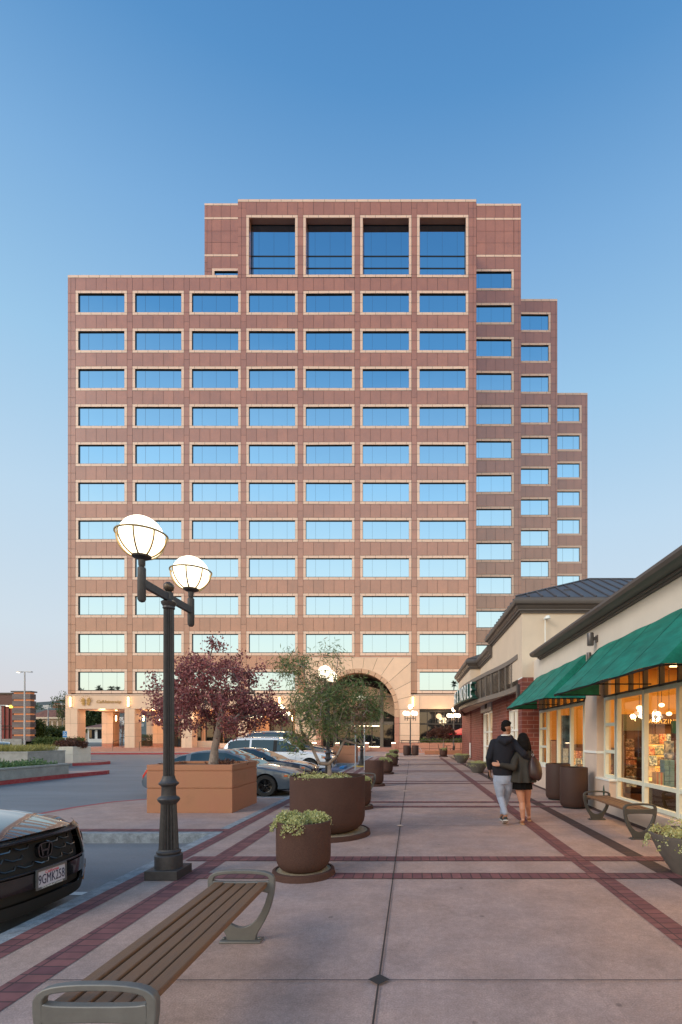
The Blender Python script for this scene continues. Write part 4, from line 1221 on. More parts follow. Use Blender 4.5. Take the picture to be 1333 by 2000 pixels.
b = MB(); b.box(-.08, -.06, -.10, .08, 1.035, 1.40); b.build('poster', mat('blue_poster', (.16, .28, .48), .5, var=.6, scale=9, var2=(.6, .65, .65)), t, local=True)
st_ = [mat('stripe_' + n_, c_, .6) for n_, c_ in (('mint', (.35, .5, .42)), ('pink', (.5, .22, .2)), ('sand', (.55, .42, .28)))]
for i in range(6):
    b = MB(); b.box(-.1, .1, .10 + .024 * i, .122 + .024 * i, .505, .78); b.build('book', st_[i % 3], t, local=True)
t = thing('poster_stand', 'tall dark blue poster stand behind the middle pane of the far bay window', 'poster stand', (4.31, 13.6, .02), -.3)
b = MB(); b.box(-.12, .12, 0, .03, .55, 2.08); b.build('panel', mat('navy_poster', (.012, .06, .16), .5, var=.6, scale=5, var2=(.04, .12, .22)), t, local=True)
b = MB(); b.box(-.07, .07, -.006, -.001, .75, 1.15); b.build('label_card', mat('pale_card', (.45, .6, .68), .5, var=.4, scale=22), t, local=True)
b = MB(); b.box(-.16, .16, -.12, .15, 0, .04); b.box(-.03, .03, .0, .03, 0, .6); b.build('foot', M['black'], t, local=True)
t = thing('framed_picture', 'brown framed pink picture leaning inside the far bay window', 'picture', (4.17, 14.3, .66), -.3)
b = MB(); b.box(-.09, .09, 0, .03, 0, .75); b.build('frame', mat('picture_frame', (.07, .03, .02), .5), t, local=True)
b = MB(); b.box(-.07, .07, -.006, -.001, .035, .715); b.build('picture', mat('pink_print', (.55, .33, .26), .6, var=.4, scale=6, var2=(.3, .25, .2)), t, local=True)
for k_, (x, y, rz) in enumerate(((5.3, 14.9, 0), (9.6, 11.5, -.4), (9.3, 7.2, -1.2))):
    shelf_unit('book_shelf', (x, y, .02), rz, 1.6, 1.25, 3, ['low dark bookshelf behind the far bay window, right of the blue poster', 'dark bookshelf beyond the right end of the magazine shelf', 'dark bookshelf deep in the shop towards the street end'][k_], seed=20 + k_, group='bookshelves deep in the shop')
PG = mat('pendant_glow', (1, .9, .7), .5, emit=(1, .75, .42), es=2.5)
for k_, (x, y, z) in enumerate(((4.95, 13.2, 1.68), (5.63, 12.0, 2.22), (6.70, 13.0, 2.35), (6.95, 13.1, 2.12), (6.55, 12.9, 2.12))):  # plaza lamp reflections in the glass, put in as glowing balls on cords
    t = thing('pendant_lamp', ['lone round glowing pendant lamp in the right pane of the far bay', 'round glowing pendant lamp left of the MAGAZINES sign', 'highest of the three glowing pendants before the MAGAZINES sign', 'right one of the three glowing pendants before the MAGAZINES sign', 'left one of the three glowing pendants before the MAGAZINES sign'][k_], 'pendant lamp', (x, y, z), 0, 'pendant lamps in the bookstore')
    b = MB(); b.sphere((0, 0, 0), (.075, .075, .055), 16, 10); b.build('shade', PG, t, smooth=60, local=True)
    b = MB(); b.tube([(0, 0, .07), (0, 0, 3.58 - z)], .008, 5); b.build('cord', M['black'], t, local=True)

# ================================================================ street lamps
def flute_ring(r, z, n=64, k=16, d=.22):
    return [(r * (1 - d * (0.5 - 0.5 * math.cos(k * a))) * math.cos(a), r * (1 - d * (0.5 - 0.5 * math.cos(k * a))) * math.sin(a), z) for a in [2 * PI * i / n for i in range(n)]]
def globe_parts(root, x, y, zc, r=.2, cage=True):
    b = MB(); b.sphere((x, y, zc), r, 28, 18); g = b.build('globe', M['globe'], root, smooth=80, local=True)
    if cage:
        c = MB(); R_ = r * 1.13
        c.tube([(x + R_ * math.cos(t), y + R_ * math.sin(t), zc + .025) for t in [2 * PI * i / 36 for i in range(37)]], .010, 6)
        for k_ in range(8):
            a = 2 * PI * k_ / 8 + .2
            c.tube([(x + math.cos(a) * (R_ * math.cos(t)), y + math.sin(a) * (R_ * math.cos(t)), zc + .025 - (r * 1.05 + .02) * math.sin(t)) for t in lin(0, 1.22, 9)], .008, 5)
        c.build('cage', M['brass'], g, smooth=60, local=True)
    c = MB(); c.lathe([(.02, -r - .09), (.03, -r - .07), (.032, -r - .02), (.085, -r + .005), (.09, -r + .03), (.02, -r + .035)], (x, y, zc), 18)
    c.build('fitter', M['lamp'], g, smooth=35, local=True)
    return g
def twin_lamp(loc, rz, label, group='twin globe lamps along the kerb', ang=0):
    t = thing('street_lamp', label, 'street lamp', loc, rz, group)
    b = MB(); b.box(-.172, .172, -.172, .172, 0, .10); b.build('base', M['lamp'], t, local=True, bevel=.006)
    b = MB()
    b.lathe([(.138, .10), (.138, .235), (.125, .245), (.110, .25), (.122, .262), (.122, .276), (.104, .288), (.100, .30)], n=40)
    b.rings([flute_ring(.098, .30), flute_ring(.093, .45), flute_ring(.085, .62), flute_ring(.077, .78)])
    b.lathe([(.08, .78), (.086, .79), (.108, .815), (.112, .835), (.104, .85), (.078, .865), (.074, .87), (.070, .96), (.078, .975), (.098, .99), (.100, 1.005), (.082, 1.02), (.072, 1.04), (.066, 1.055), (.06, 1.08)], n=40)
    b.rings([flute_ring(.056, 1.07), flute_ring(.054, 2.0), flute_ring(.052, 2.88)])
    b.lathe([(.054, 2.87), (.062, 2.88), (.058, 2.90), (.074, 2.925), (.078, 2.945), (.06, 2.96), (.045, 2.97), (.045, 3.05)], n=32)
    b.lathe([(.022, 3.04), (.022, 3.06)], n=16)
    b.build('pole', M['lamp'], t, smooth=32, local=True)
    b = MB(); b.sphere((0, 0, 3.11), .055, 20, 14); b.build('finial', mat('bronze_ball', (.10, .075, .055), .4, metal=.6), t, smooth=80, local=True)
    b = MB(); b.box(-.02, .02, -.52, .52, 2.955, 3.035); b.build('arm', M['lamp'], t, local=True, bevel=.003)
    for s in (-1, 1):
        b = MB(); b.lathe([(.005, 2.80), (.025, 2.808), (.038, 2.83), (.038, 3.13), (.03, 3.14), (.022, 3.145), (.022, 3.18)], (0, s * .52, 0), 20)
        b.build('arm_post', M['lamp'], t, smooth=35, local=True)
        globe_parts(t, 0, s * .52, 3.43)
    for s in (-1, 1):
        lp = bpy.data.lights.new('globe_light', 'POINT'); lp.energy = 16; lp.color = (1, .76, .48); lp.shadow_soft_size = .2
        lo = bpy.data.objects.new('globe_light', lp); COL.objects.link(lo); lo.parent = t; lo.location = (0, s * .52, 3.43)
        lo.location.z = 3.43 - .0
    return t
L0 = twin_lamp((-2.62, 5.2, 0), 0, 'nearest dark fluted street lamp with two lit caged globes, standing beside the black parked car')
dup(L0, (-2.62, 15.0, 0), 0, 'dark twin globe street lamp rising behind the green leaved tree in the big round planter')
dup(L0, (-2.62, 25.0, 0), 0, 'smaller twin globe street lamp between two sign posts beyond the parked white car')
def cluster_lamp(loc, label, rz=0, tall=True):
    t = thing('cluster_lamp', label, 'street lamp', loc, rz, 'five globe lamps on the plaza')
    b = MB(); b.lathe([(.15, 0), (.15, .12), (.10, .16), (.09, .55), (.11, .6), (.055, .68), (.045, 3.0), (.05, 3.1), (.03, 3.15), (.03, 3.72)], n=20); b.build('pole', M['lamp'], t, smooth=35, local=True)
    b = MB(); b.box(-.5, .5, -.02, .02, 2.96, 3.02); b.box(-.02, .02, -.5, .5, 2.96, 3.02); b.build('arm', M['lamp'], t, local=True)
    for x, y, z in ((.48, 0, 3.38), (-.48, 0, 3.38), (0, .48, 3.38), (0, -.48, 3.38), (0, 0, 3.93)):
        b = MB(); b.sphere((0, 0, 0), .185, 18, 12); 
        o = b.build('globe', M['globe'], t, smooth=80, local=True); o.location = (x, y, z)
        if z < 3.5:
            b = MB(); b.lathe([(.035, 2.8), (.035, 3.1), (.06, 3.2)], (x, y, 0), 12); b.build('arm_post', M['lamp'], t, smooth=35, local=True)
    lp = bpy.data.lights.new('cluster_light', 'POINT'); lp.energy = 300; lp.color = (1, .70, .40); lp.shadow_soft_size = .5
    lo = bpy.data.objects.new('cluster_light', lp); COL.objects.link(lo); lo.parent = t; lo.location = (0, -.1, 3.4)
    return t
C0 = cluster_lamp((-.17, 38.9, 0), 'five globe lamp on a dark post between two tall brown bins before the arched entrance', .5)
dup(C0, (3.67, 43.0, 0), .3, 'five globe lamp before the restaurant window, beside the red umbrella')
dup(C0, (-10.5, 39.0, 0), 0, 'five globe lamp seen between the plum leaved tree and the narrow leaved tree')
dup(C0, (-14.9, 45.8, 0), .4, 'five globe lamp half hidden behind the plum leaved tree crown')

# ================================================================ plants helper
def patch(r, n, size, h, mtl, par, name='foliage', seed=0, rx=None, aspect=1.5, spill=.0, local=True, clumps=9):
    rr = np.random.default_rng(seed)
    pts = []
    cl = [(rr.uniform(0, 2 * PI), r * math.sqrt(rr.uniform(0, 1)), rr.uniform(.45, 1)) for _ in range(clumps)]
    for _ in range(n):
        a, q, hh = cl[rr.integers(clumps)]
        cx_, cy_ = q * math.cos(a), q * math.sin(a); s = r * .42
        d = rr.normal(size=3); d /= np.linalg.norm(d); d[2] = abs(d[2])
        rad = rr.uniform(.55, 1) ** .5
        x, y, z = cx_ + d[0] * s * rad, cy_ + d[1] * s * rad, d[2] * h * hh * rad
        k_ = math.hypot(x, y)
        if k_ > r * .97: z -= (k_ - r * .97) * spill
        if k_ > r * 1.22: continue
        pts.append((x * (rx or 1), y, z))
    b = MB(); leaf_cloud(b, pts, size, aspect)
    return b, pts

def round_planter(loc, r, h, label, base=True, top='sedum', seed=1, name='round_planter', cat='planter', group='brown round planters down the walkway', foliage=True):
    t = thing(name, label, cat, loc, seed * 1.3, group)
    b = MB(); z0 = .045 if base else 0
    rb = r * .45 if base else r * .8
    q_ = (r / .3) ** .6; prof = [(rb, z0), (r * .66, z0 + .012 * q_), (r * .81, z0 + .036 * q_), (r * .91, z0 + .068 * q_), (r * .97, z0 + .11 * q_), (r * .995, z0 + .155 * q_), (r, z0 + .20 * q_), (r, h - .01), (r - .006, h), (r - .028, h), (r - .034, h - .012), (r - .036, h - .09)]
    b.lathe(prof, n=64, cap=(True, False)); b.build('pot', M['pot'], t, smooth=35, local=True)
    s = MB(); s.lathe([(.001, h - .045), (r * .5, h - .035), (r - .037, h - .05)], n=32, cap=(False, False)); s.build('soil', M['soil'], t, smooth=50, local=True)
    if base:
        d = MB(); R_ = r * 1.13; d.lathe([(R_ + .012, 0), (R_, .062), (R_ - .012, .07), (R_ - .035, .07), (R_ - .04, .045)], n=56, cap=(True, False)); d.build('saucer', M['pot'], t, smooth=35, local=True)
        d = MB(); d.lathe([(.01, .064), (R_ - .036, .060)], n=40, cap=(False, False)); d.build('gravel', M['gravel'], t, smooth=50, local=True)
    if foliage:
        b, pts = patch(r * .98, 5200, .024, .14, None, t, seed=seed, spill=1.2)
        o = b.build('foliage', M['sedum'], t, local=True); o.location = (0, 0, h - .03)
    return t
p1 = round_planter((-1.185, 5.27, 0), .292, .59, 'nearest small round brown planter overflowing with pale sedum, beside the bench end', seed=1)
P2 = round_planter((-1.306, 7.46, 0), .572, .905, 'widest and tallest round brown planter, holding the narrow leaved tree', foliage=False, seed=2, name='round_planter')
b, _ = patch(.5, 1000, .03, .07, None, P2, seed=12); o = b.build('foliage', M['sedum'], P2, local=True); o.location = (0, 0, .87)
dup(p1, (-1.16, 10.15, 0), 1, 'small round planter half hidden between the wide tree planter and the second bench')
p4_ = round_planter((-1.17, 14.8, 0), .29, .775, 'taller narrow round brown planter just beyond the second bench', seed=4, foliage=False)
b, _ = patch(.24, 500, .02, .05, None, p4_, seed=14); o = b.build('foliage', M['leafbronze'], p4_, local=True); o.location = (0, 0, .74)
dup(p1, (-1.08, 19.5, 0), 2.2, 'small round planter of sedum just past the taller narrow planter')
dup(p1, (-1.03, 24.6, 0), 3.1, 'small round planter of sedum, next to last in the row towards the arch')
dup(p1, (-1.23, 31.5, 0), 4.3, 'farthest small round planter of the row, just before the entrance steps')
dup(p1, (2.32, 36.2, 0), 4.9, 'small round pot with a little bronze tree before the rust coloured low wall')

def bowl(loc, r, h, label, seed):
    t = thing('bowl_planter', label, 'planter', loc, seed, 'grey brown bowl planters by the shops')
    b = MB(); b.lathe([(r * .42, 0), (r * .5, .01), (r * .78, h * .5), (r * .98, h * .93), (r, h), (r - .02, h + .005), (r - .035, h - .02), (r * .85, h - .08)], n=56, cap=(True, False)); b.build('pot', M['potgrey'], t, smooth=35, local=True)
    s = MB(); s.lathe([(.01, h - .03), (r * .93, h - .045)], n=30, cap=(False, False)); s.build('soil', M['soil'], t, local=True)
    b, _ = patch(r * .93, 3200, .026, .15, None, t, seed=seed, spill=1.4, clumps=14); o = b.build('foliage', M['sedum'], t, local=True); o.location = (0, 0, h - .03)
    return t
B0 = bowl((3.10, 5.3, 0), .47, .44, 'nearest shallow grey bowl planter with trailing sedum at the end of the shop bench', 31)
dup(B0, (2.72, 20.2, 0), 1.0, 'shallow bowl planter straight beyond the walking couple, beside the brick wall', sc=.92)
dup(B0, (2.82, 27.8, 0), 2.0, 'farthest shallow bowl planter, at the foot of the far brick wall corner')

def bin_(loc, label, h=.86, r=.285):
    t = thing('litter_bin', label, 'litter bin', loc, 0, 'tall brown litter bins')
    b = MB(); b.lathe([(r * .78, .03), (r * .9, .04), (r * .98, .09), (r, .14), (r, h - .02), (r - .008, h - .004), (r - .03, h), (r - .03, h - .005), (.11, h - .004), (.10, h - .03), (.10, h - .25)], n=56, cap=(True, True)); b.build('body', M['pot'] if False else mat('smooth_brown_bin', (.055, .028, .021), .62, spec=.3, speck=.08), t, smooth=35, local=True)
    b = MB(); b.lathe([(r * .8, 0), (r * .8, .035)], n=40); b.build('foot', M['black'], t, smooth=35, local=True)
    b = MB(); b.lathe([(.112, h - .003), (.118, h + .003), (.10, h + .003), (.098, h - .01)], n=30, cap=(False, False)); b.build('rim', M['black'], t, smooth=35, local=True)
    return t
bb = bin_((3.42, 10.25, 0), 'tall smooth brown litter bin nearer the shop bench, in front of its twin')
dup(bb, (3.49, 11.6, 0), 0, 'tall smooth brown litter bin partly hidden behind its twin')
dup(bb, (-.47, 38.7, 0), 0, 'far brown bin left of the five globe lamp post', sc=.94)
dup(bb, (.23, 38.7, 0), 0, 'far brown bin right of the five globe lamp post', sc=.94)

# ================================================================ benches
def outline_super(pts, n=72):
    """closed Catmull outline through the control points"""
    m_ = len(pts); out = []
    per = n // m_
    for i in range(m_):
        p0, p1, p2, p3 = [Vector(pts[(i + j) % m_]) for j in (-1, 0, 1, 2)]
        for k_ in range(per):
            t = k_ / per; out.append(.5 * ((2 * p1) + (-p0 + p2) * t + (2 * p0 - 5 * p1 + 4 * p2 - p3) * t * t + (-p0 + 3 * p1 - 3 * p2 + p3) * t ** 3))
    return out
def bench(loc, length, label, metal, rz=0):
    t = thing('bench', label, 'bench', loc, rz, 'backless slatted benches with looped metal ends')
    wd = .245
    # end frame outline in (x, z): rounded top handle, sides tapering to a foot
    half_o = [(0, .525), (.10, .523), (.18, .512), (.228, .490), (.245, .45), (.240, .40), (.222, .32), (.192, .22), (.155, .13), (.115, .055), (.105, .022)]
    half_i = [(0, .400), (.10, .398), (.17, .392), (.198, .378), (.202, .355), (.190, .29), (.165, .21), (.13, .145), (.085, .09), (.04, .07), (0, .066)]
    for y0 in (0, length):
        b = MB()
        th = .038
        fn = lambda u, v, q: (u, q, v)
        # two halves as strips: handle opening above, loop opening below
        def strip(A, B):
            for sgn in (1, -1):
                for i in range(len(A) - 1):
                    a0, a1, c0, c1 = A[i], A[i + 1], B[i], B[i + 1]
                    rs = []
                    for (p, q) in ((a0, c0), (a1, c1)):
                        rs.append([(sgn * p[0], y0 - th / 2, p[1]), (sgn * p[0], y0 + th / 2, p[1]), (sgn * q[0], y0 + th / 2, q[1]), (sgn * q[0], y0 - th / 2, q[1])])
                    b.rings(rs, 0, True, (False, False))
        # top bow
        def arcpts(fnc, a, c, n): return [fnc(a + (c - a) * i / n) for i in range(n + 1)]
        top_o = [(.0, .525), (.06, .5245), (.12, .521), (.17, .514), (.205, .503), (.230, .485), (.243, .462), (.245, .44)]
        top_i = [(.0, .497), (.06, .4965), (.12, .493), (.165, .486), (.192, .477), (.203, .463), (.206, .452), (.205, .44)]
        bar_t = [(.0, .438), (.06, .438), (.12, .439), (.17, .441), (.19, .444), (.2, .446), (.205, .446), (.206, .44)]
        bar_b = [(.0, .372), (.06, .371), (.12, .369), (.16, .366), (.175, .363), (.19, .358), (.2, .354), (.206, .35)]
        strip(top_o, top_i); strip(bar_t, bar_b)
        side_o = [(.245, .44), (.244, .40), (.236, .34), (.220, .27), (.195, .20), (.165, .14), (.135, .09), (.112, .05), (.105, .02)]
        side_i = [(.204, .44), (.203, .395), (.192, .345), (.173, .28), (.146, .22), (.112, .165), (.07, .125), (.03, .108), (0, .104)]
        strip(side_o, side_i)
        b.prism([(-.105, .02), (0, .104), (.105, .02), (.105, .002), (-.105, .002)], fn, y0 - th / 2, y0 + th / 2)
        b.box(-.15, .15, y0 - .05, y0 + .05, 0, .016)
        for sx_ in (-1, 1): b.lathe([(.014, .016), (.014, .026), (.006, .03)], (sx_ * .13, y0, 0), 8)
        o = b.build('end_frame', metal, t, local=True)
        import bmesh
        bm = bmesh.new(); bm.from_mesh(o.data); bmesh.ops.remove_doubles(bm, verts=bm.verts, dist=.0008); bmesh.ops.recalc_face_normals(bm, faces=bm.faces); bm.to_mesh(o.data); bm.free()
        o.data.polygons.foreach_set('use_smooth', [True] * len(o.data.polygons)); o.data.set_sharp_from_angle(angle=R(35))
        bv = o.modifiers.new('b', 'BEVEL'); bv.width = .005; bv.segments = 2; bv.limit_method = 'ANGLE'; bv.angle_limit = R(50)
    n = 5; gap = .0135; sw_ = (.385 - gap * 4) / 5
    for i in range(n):
        x0 = -.1925 + i * (sw_ + gap); zc_ = .43 + .006 * abs(i - 2) ** 1.5 * .5
        b = MB(); b.box(x0, x0 + sw_, .014, length - .014, zc_ - .034, zc_); b.build('slat', M['wood'], t, local=True, bevel=.006)
    b = MB()
    for y in (length * .5,): b.box(-.17, .17, y - .02, y + .02, .385, .406)
    b.build('cross_bar', metal, t, local=True)
    return t
bench((-1.253, 1.92, 0), 1.63, 'nearest backless bench of weathered wooden slats with pale looped metal ends', M['cast'])
bench((-1.235, 11.3, 0), 1.8, 'second slatted bench half hidden behind the widest planter', M['cast'])
bench((3.335, 7.09, 0), 1.66, 'slatted bench with dark looped metal ends under the bookstore window', M['castdark'])

# ================================================================ square planters
def square_planter(x0, y0, wx, wy, h, m_, label, name='square_planter', rz=0):
    t = thing(name, label, 'planter', (x0 + wx / 2, y0 + wy / 2, 0), rz)
    b = MB()
    hx, hy = wx / 2, wy / 2
    b.box(-hx, hx, -hy, hy, 0, h * .50); b.box(-hx + .012, hx - .012, -hy + .012, hy - .012, h * .50, h * .52); b.box(-hx, hx, -hy, hy, h * .52, h * .86)
    b.box(-hx + .01, hx - .01, -hy + .01, hy - .01, h * .86, h * .885)
    tk = .11; z0, z1 = h * .885, h
    b.box(-hx, hx, -hy, -hy + tk, z0, z1); b.box(-hx, hx, hy - tk, hy, z0, z1); b.box(-hx, -hx + tk, -hy + tk, hy - tk, z0, z1); b.box(hx - tk, hx, -hy + tk, hy - tk, z0, z1)
    b.build('box', m_, t, local=True, bevel=.006)
    s = MB(); s.box(-hx + tk, hx - tk, -hy + tk, hy - tk, z0, h - .05); s.build('soil', M['soil'], t, local=True)
    return t
OP = square_planter(-5.22, 9.5, 1.68, 1.5, .95, M['orange'], 'large square orange planter holding the plum leaved tree, before the grey car')
b, _ = patch(.68, 260, .09, .10, None, OP, seed=44, aspect=4, clumps=6); o = b.build('foliage', M['shrubred'], OP, local=True); o.location = (0, 0, .90)
OF = square_planter(-4.55, 27.8, 1.25, 1.5, .97, M['orange'], 'far square orange planter behind the nose of the white car')
CPn = square_planter(-21.05, 27.8, 1.53, 1.55, .93, M['creamplanter'], 'cream square planter with bronze shrubs on its own red kerbed island')
b = MB(); pts = []
for _ in range(2600):
    a = rng.uniform(0, 2 * PI); q = math.sqrt(rng.uniform(0, 1)); pts.append((q * math.cos(a) * .85, q * math.sin(a) * .75, rng.uniform(0, 1) * (.45 + .12 * math.sin(5 * a)) * (1 - q * q * .5)))
leaf_cloud(b, pts, .11, 1.8); o = b.build('shrub', M['shrubred'], CPn, local=True); o.location = (.1, 0, .88)

def wall_planter(x0, x1, y0, y1, h, label, leaf, n, size, fh, asp, up=None, name='long_planter'):
    t = thing(name, label, 'planter', ((x0 + x1) / 2, (y0 + y1) / 2, 0))
    b = MB(); cx_, cy_ = (x0 + x1) / 2, (y0 + y1) / 2; hx, hy = (x1 - x0) / 2, (y1 - y0) / 2; tk = .2
    for r in ((-hx, hx, -hy, -hy + tk), (-hx, hx, hy - tk, hy), (-hx, -hx + tk, -hy + tk, hy - tk), (hx - tk, hx, -hy + tk, hy - tk)):
        b.box(*r, 0, h - .07); 
    for r in ((-hx - .02, hx + .02, -hy - .02, -hy + tk), (-hx - .02, hx + .02, hy - tk, hy + .02), (-hx - .02, -hx + tk, -hy + tk, hy - tk), (hx - tk, hx + .02, -hy + tk, hy - tk)): b.box(*r, h - .065, h)
    b.build('wall', M['concrete'], t, local=True, bevel=.006)
    s = MB(); s.box(-hx + tk, hx - tk, -hy + tk, hy - tk, 0, h - .05); s.build('soil', M['soil'], t, local=True)
    pts = np.stack([rng.uniform(-hx + tk, hx - tk, n), rng.uniform(-hy + tk, hy - tk, n), rng.uniform(0, 1, n) ** 1.3 * fh], 1)
    pts[:, 2] *= .55 + .45 * np.sin(pts[:, 0] * 3.1) * np.sin(pts[:, 1] * 2.3)
    q = MB(); leaf_cloud(q, pts, size, asp, updir=up); o = q.build('foliage', leaf, t, local=True); o.location = (0, 0, h - .06)
    return t
wall_planter(-17.5, -14.0, 13.0, 19.7, .42, 'low grey concrete planter of green ground cover edged by the red kerb', M['groundcover'], 9000, .12, .30, 3)
wall_planter(-26, -19.1, 24.0, 26.6, .76, 'higher grey concrete planter of yellow grasses in front of the parked black sedan', M['grassy'], 6000, .34, .10, 14, (1.0, .35))
# rust low wall with a little tree pot, right of the entrance
t = thing('low_wall', 'low rust coloured planter wall beside the small bronze tree', 'wall', (4, 41, 0))
b = MB(); b.box(1.05, 6.5, 40.6, 41.6, 0, .34); b.build('body', M['orange'], t, bevel=.01)
t = thing('rack', 'small pale looped bike rack beside the low rust wall', 'bike rack', (.95, 40.2, 0))
b = MB(); b.tube([(.55 + .2 * math.cos(a), 40.2, .28 * (1 + math.sin(a)) if a < PI else 0) for a in lin(0, PI, 8)], .02, 6); b.build('hoop', M['pole'], t, smooth=50)

# bollards with lit tops on the entrance steps
bo = thing('lit_bollard', 'stone bollard with a glowing cap, leftmost at the entrance steps', 'bollard', (W(615, 1460, 49).x, 48.8, .1), 0, 'lit stone bollards on the entrance steps')
b = MB(); b.box(-.2, .2, -.2, .2, 0, .72); b.build('post', M['redstone'], bo, local=True, bevel=.01)
b = MB(); b.box(-.19, .19, -.19, .19, .72, .82); b.build('lens', M['spot'], bo, local=True); b = MB(); b.box(-.21, .21, -.21, .21, .82, .86); b.build('cap', M['redstone'], bo, local=True)
for px, lb in ((659.5, 'stone bollard with a glowing cap behind the far orange planter'), (717, 'stone bollard with a glowing cap in front of the entrance doors'), (769, 'stone bollard with a glowing cap at the foot of the arch, by the rail')):
    dup(bo, (W(px, 1460, 48.8).x, 48.8, .1), 0, lb)

# signs
def signpost(loc, h, label, plates=(), name='sign_post', cat='sign'):
    t = thing(name, label, cat, loc)
    b = MB(); b.tube([(0, 0, 0), (0, 0, h)], .03, 8); b.build('post', M['pole'], t, smooth=50, local=True); return t
t = signpost((-25.55, 35.6, 0), 1.95, 'blue and white accessible parking sign on a post beside the tower corner column')
b = MB(); b.box(-.16, .16, -.04, -.03, 1.44, 1.92); b.build('panel', M['signwhite'], t, local=True)
b = MB(); b.box(-.145, .145, -.05, -.041, 1.63, 1.905); b.build('blue_panel', M['blue'], t, local=True)
b = MB(); b.sphere((-.01, -.055, 1.86), (.022, .004, .022), 10, 6)
b.tube([(-.01, -.055, 1.83), (-.01, -.055, 1.76), (.05, -.055, 1.76), (.075, -.055, 1.70)], .012, 5)
b.tube([(-.02 + .05 * math.cos(a), -.055, 1.73 + .05 * math.sin(a)) for a in lin(PI * .75, PI * 2.05, 12)], .010, 5); b.build('wheelchair_symbol', M['signwhite'], t, local=True)
b = MB(); b.box(-.145, .145, -.05, -.041, 1.455, 1.60); b.build('blue_plate', M['blue'], t, local=True)
signpost((-2.52, 21.4, 0), 2.1, 'bare silver sign post left of the third twin globe lamp'); signpost((-2.18, 22.0, 0), 1.95, 'bare silver sign post right of the third twin globe lamp')
b = MB(); ws = thing('wheel_stop', 'bright blue parking wheel stop beside the far orange planter', 'wheel stop', (-3.6, 25.2, -.15))
b.box(-.12, .12, -.55, .55, 0, .13); b.build('block', M['blue'], ws, local=True, bevel=.03)
# red umbrella
t = thing('market_umbrella', 'bright red market umbrella by the far end of the brick wall', 'umbrella', (4.75, 41.5, 0))
b = MB(); ap = Vector((0, 0, 2.45)); rim = [Vector((1.85 * math.cos(2 * PI * i / 8 + .39), 1.85 * math.sin(2 * PI * i / 8 + .39), 1.78)) for i in range(8)]
for i in range(8): b.poly([ap, rim[i], rim[(i + 1) % 8]]); b.poly([rim[i], rim[i] - Vector((0, 0, .12)), rim[(i + 1) % 8] - Vector((0, 0, .12)), rim[(i + 1) % 8]])
b.build('canopy', M['red'], t, local=True)
b = MB(); b.tube([(0, 0, 0), (0, 0, 2.4)], .025, 8); b.build('pole', M['rail'], t, local=True)
# cafe furniture in the shade
def cafe(loc, label, ch):
    t = thing('cafe_table', label, 'table', loc, 0, 'dark metal cafe tables')
    b = MB(); b.lathe([(.34, .70), (.35, .71), (.35, .73), (.0, .73)], n=20, cap=(True, False)); b.build('tabletop', M['black'], t, local=True)
    b = MB(); b.tube([(0, 0, 0), (0, 0, .7)], .03, 8); b.lathe([(.22, 0), (.2, .03)], n=16); b.build('pedestal', M['black'], t, local=True)
cafe((3.0, 42.2, 0), 'dark metal cafe table beneath the five globe lamp by the umbrella', 1)
def chair(loc, rz, label):
    t = thing('cafe_chair', label, 'chair', loc, rz, 'dark metal cafe chairs')
    b = MB(); b.box(-.2, .2, -.2, .2, .43, .46); b.build('seat', M['black'], t, local=True)
    b = MB(); b.tube([(-.2, .2, .46), (-.2, .24, .85), (0, .26, .9), (.2, .24, .85), (.2, .2, .46)], .012, 5)
    for x in (-.1, 0, .1): b.tube([(x, .2, .46), (x, .25, .86)], .008, 4)
    b.build('backrest', M['black'], t, local=True)
    for sx_ in (-1, 1):
        for sy in (-1, 1): b = MB(); b.tube([(sx_ * .18, sy * .18, .44), (sx_ * .21, sy * .22, 0)], .012, 5); b.build('leg', M['black'], t, local=True)
    return t
c0_ = chair((2.5, 42.2, 0), PI / 2, 'dark cafe chair left of the cafe table under the globes')
dup(c0_, (3.5, 42.4, 0), -PI / 2, 'dark cafe chair right of the cafe table under the globes')
dup(c0_, (-32.6, 55.8, TZ), .4, 'dark chair by the railing on the porch terrace, beside the inner pillar'); dup(c0_, (-27.2, 56.2, TZ), 2.4, 'dark chair on the porch terrace seen right of the second front column')

# ================================================================ trees
def grow(start_pts, tips, r0, bias=.35, jit=.06, step=.16, seed=0):
    """tips are joined one by one to the nearest part of the skeleton"""
    rr = random.Random(seed)
    nodes = [Vector(p) for p in start_pts]; parent = [i - 1 for i in range(len(nodes))]
    top = nodes[-1]
    base_n = max(1, len(nodes) - 3)
    for tp in sorted(tips, key=lambda p: (Vector(p) - top).length):
        tp = Vector(tp); best = None; bd = 1e9
        for i in range(base_n, len(nodes)):
            d = (nodes[i] - tp).length + bias * max(0, nodes[i].z - tp.z)
            if d < bd: bd = d; best = i
        a = nodes[best]; n = max(1, int((tp - a).length / step)); cur = best
        for k_ in range(1, n + 1):
            p = a.lerp(tp, k_ / n) + Vector((rr.gauss(0, 1), rr.gauss(0, 1), rr.gauss(0, 1))) * jit * (1 if k_ < n else .2)
            nodes.append(p); parent.append(cur); cur = len(nodes) - 1
    kids = [0] * len(nodes); wgt = [0.0] * len(nodes)
    for i in range(len(nodes) - 1, -1, -1):
        if wgt[i] == 0: wgt[i] = 1
        if parent[i] >= 0: wgt[parent[i]] += wgt[i]
    mx_ = wgt[0]
    rad = [max(.003, r0 * (w_ / mx_) ** .47) for w_ in wgt]
    return nodes, parent, rad
def wood(nodes, parent, rad, start=0, n=6):
    b = MB()
    for i in range(len(nodes)):
        p = parent[i]
        if p < 0 or i < start: continue
        q = nodes[p]; a = nodes[i]
        b.tube([q, a], [rad[p] if rad[p] < rad[i] * 2.2 else rad[i] * 1.4, rad[i]], n if rad[i] > .012 else 4, cap=False)
    return b
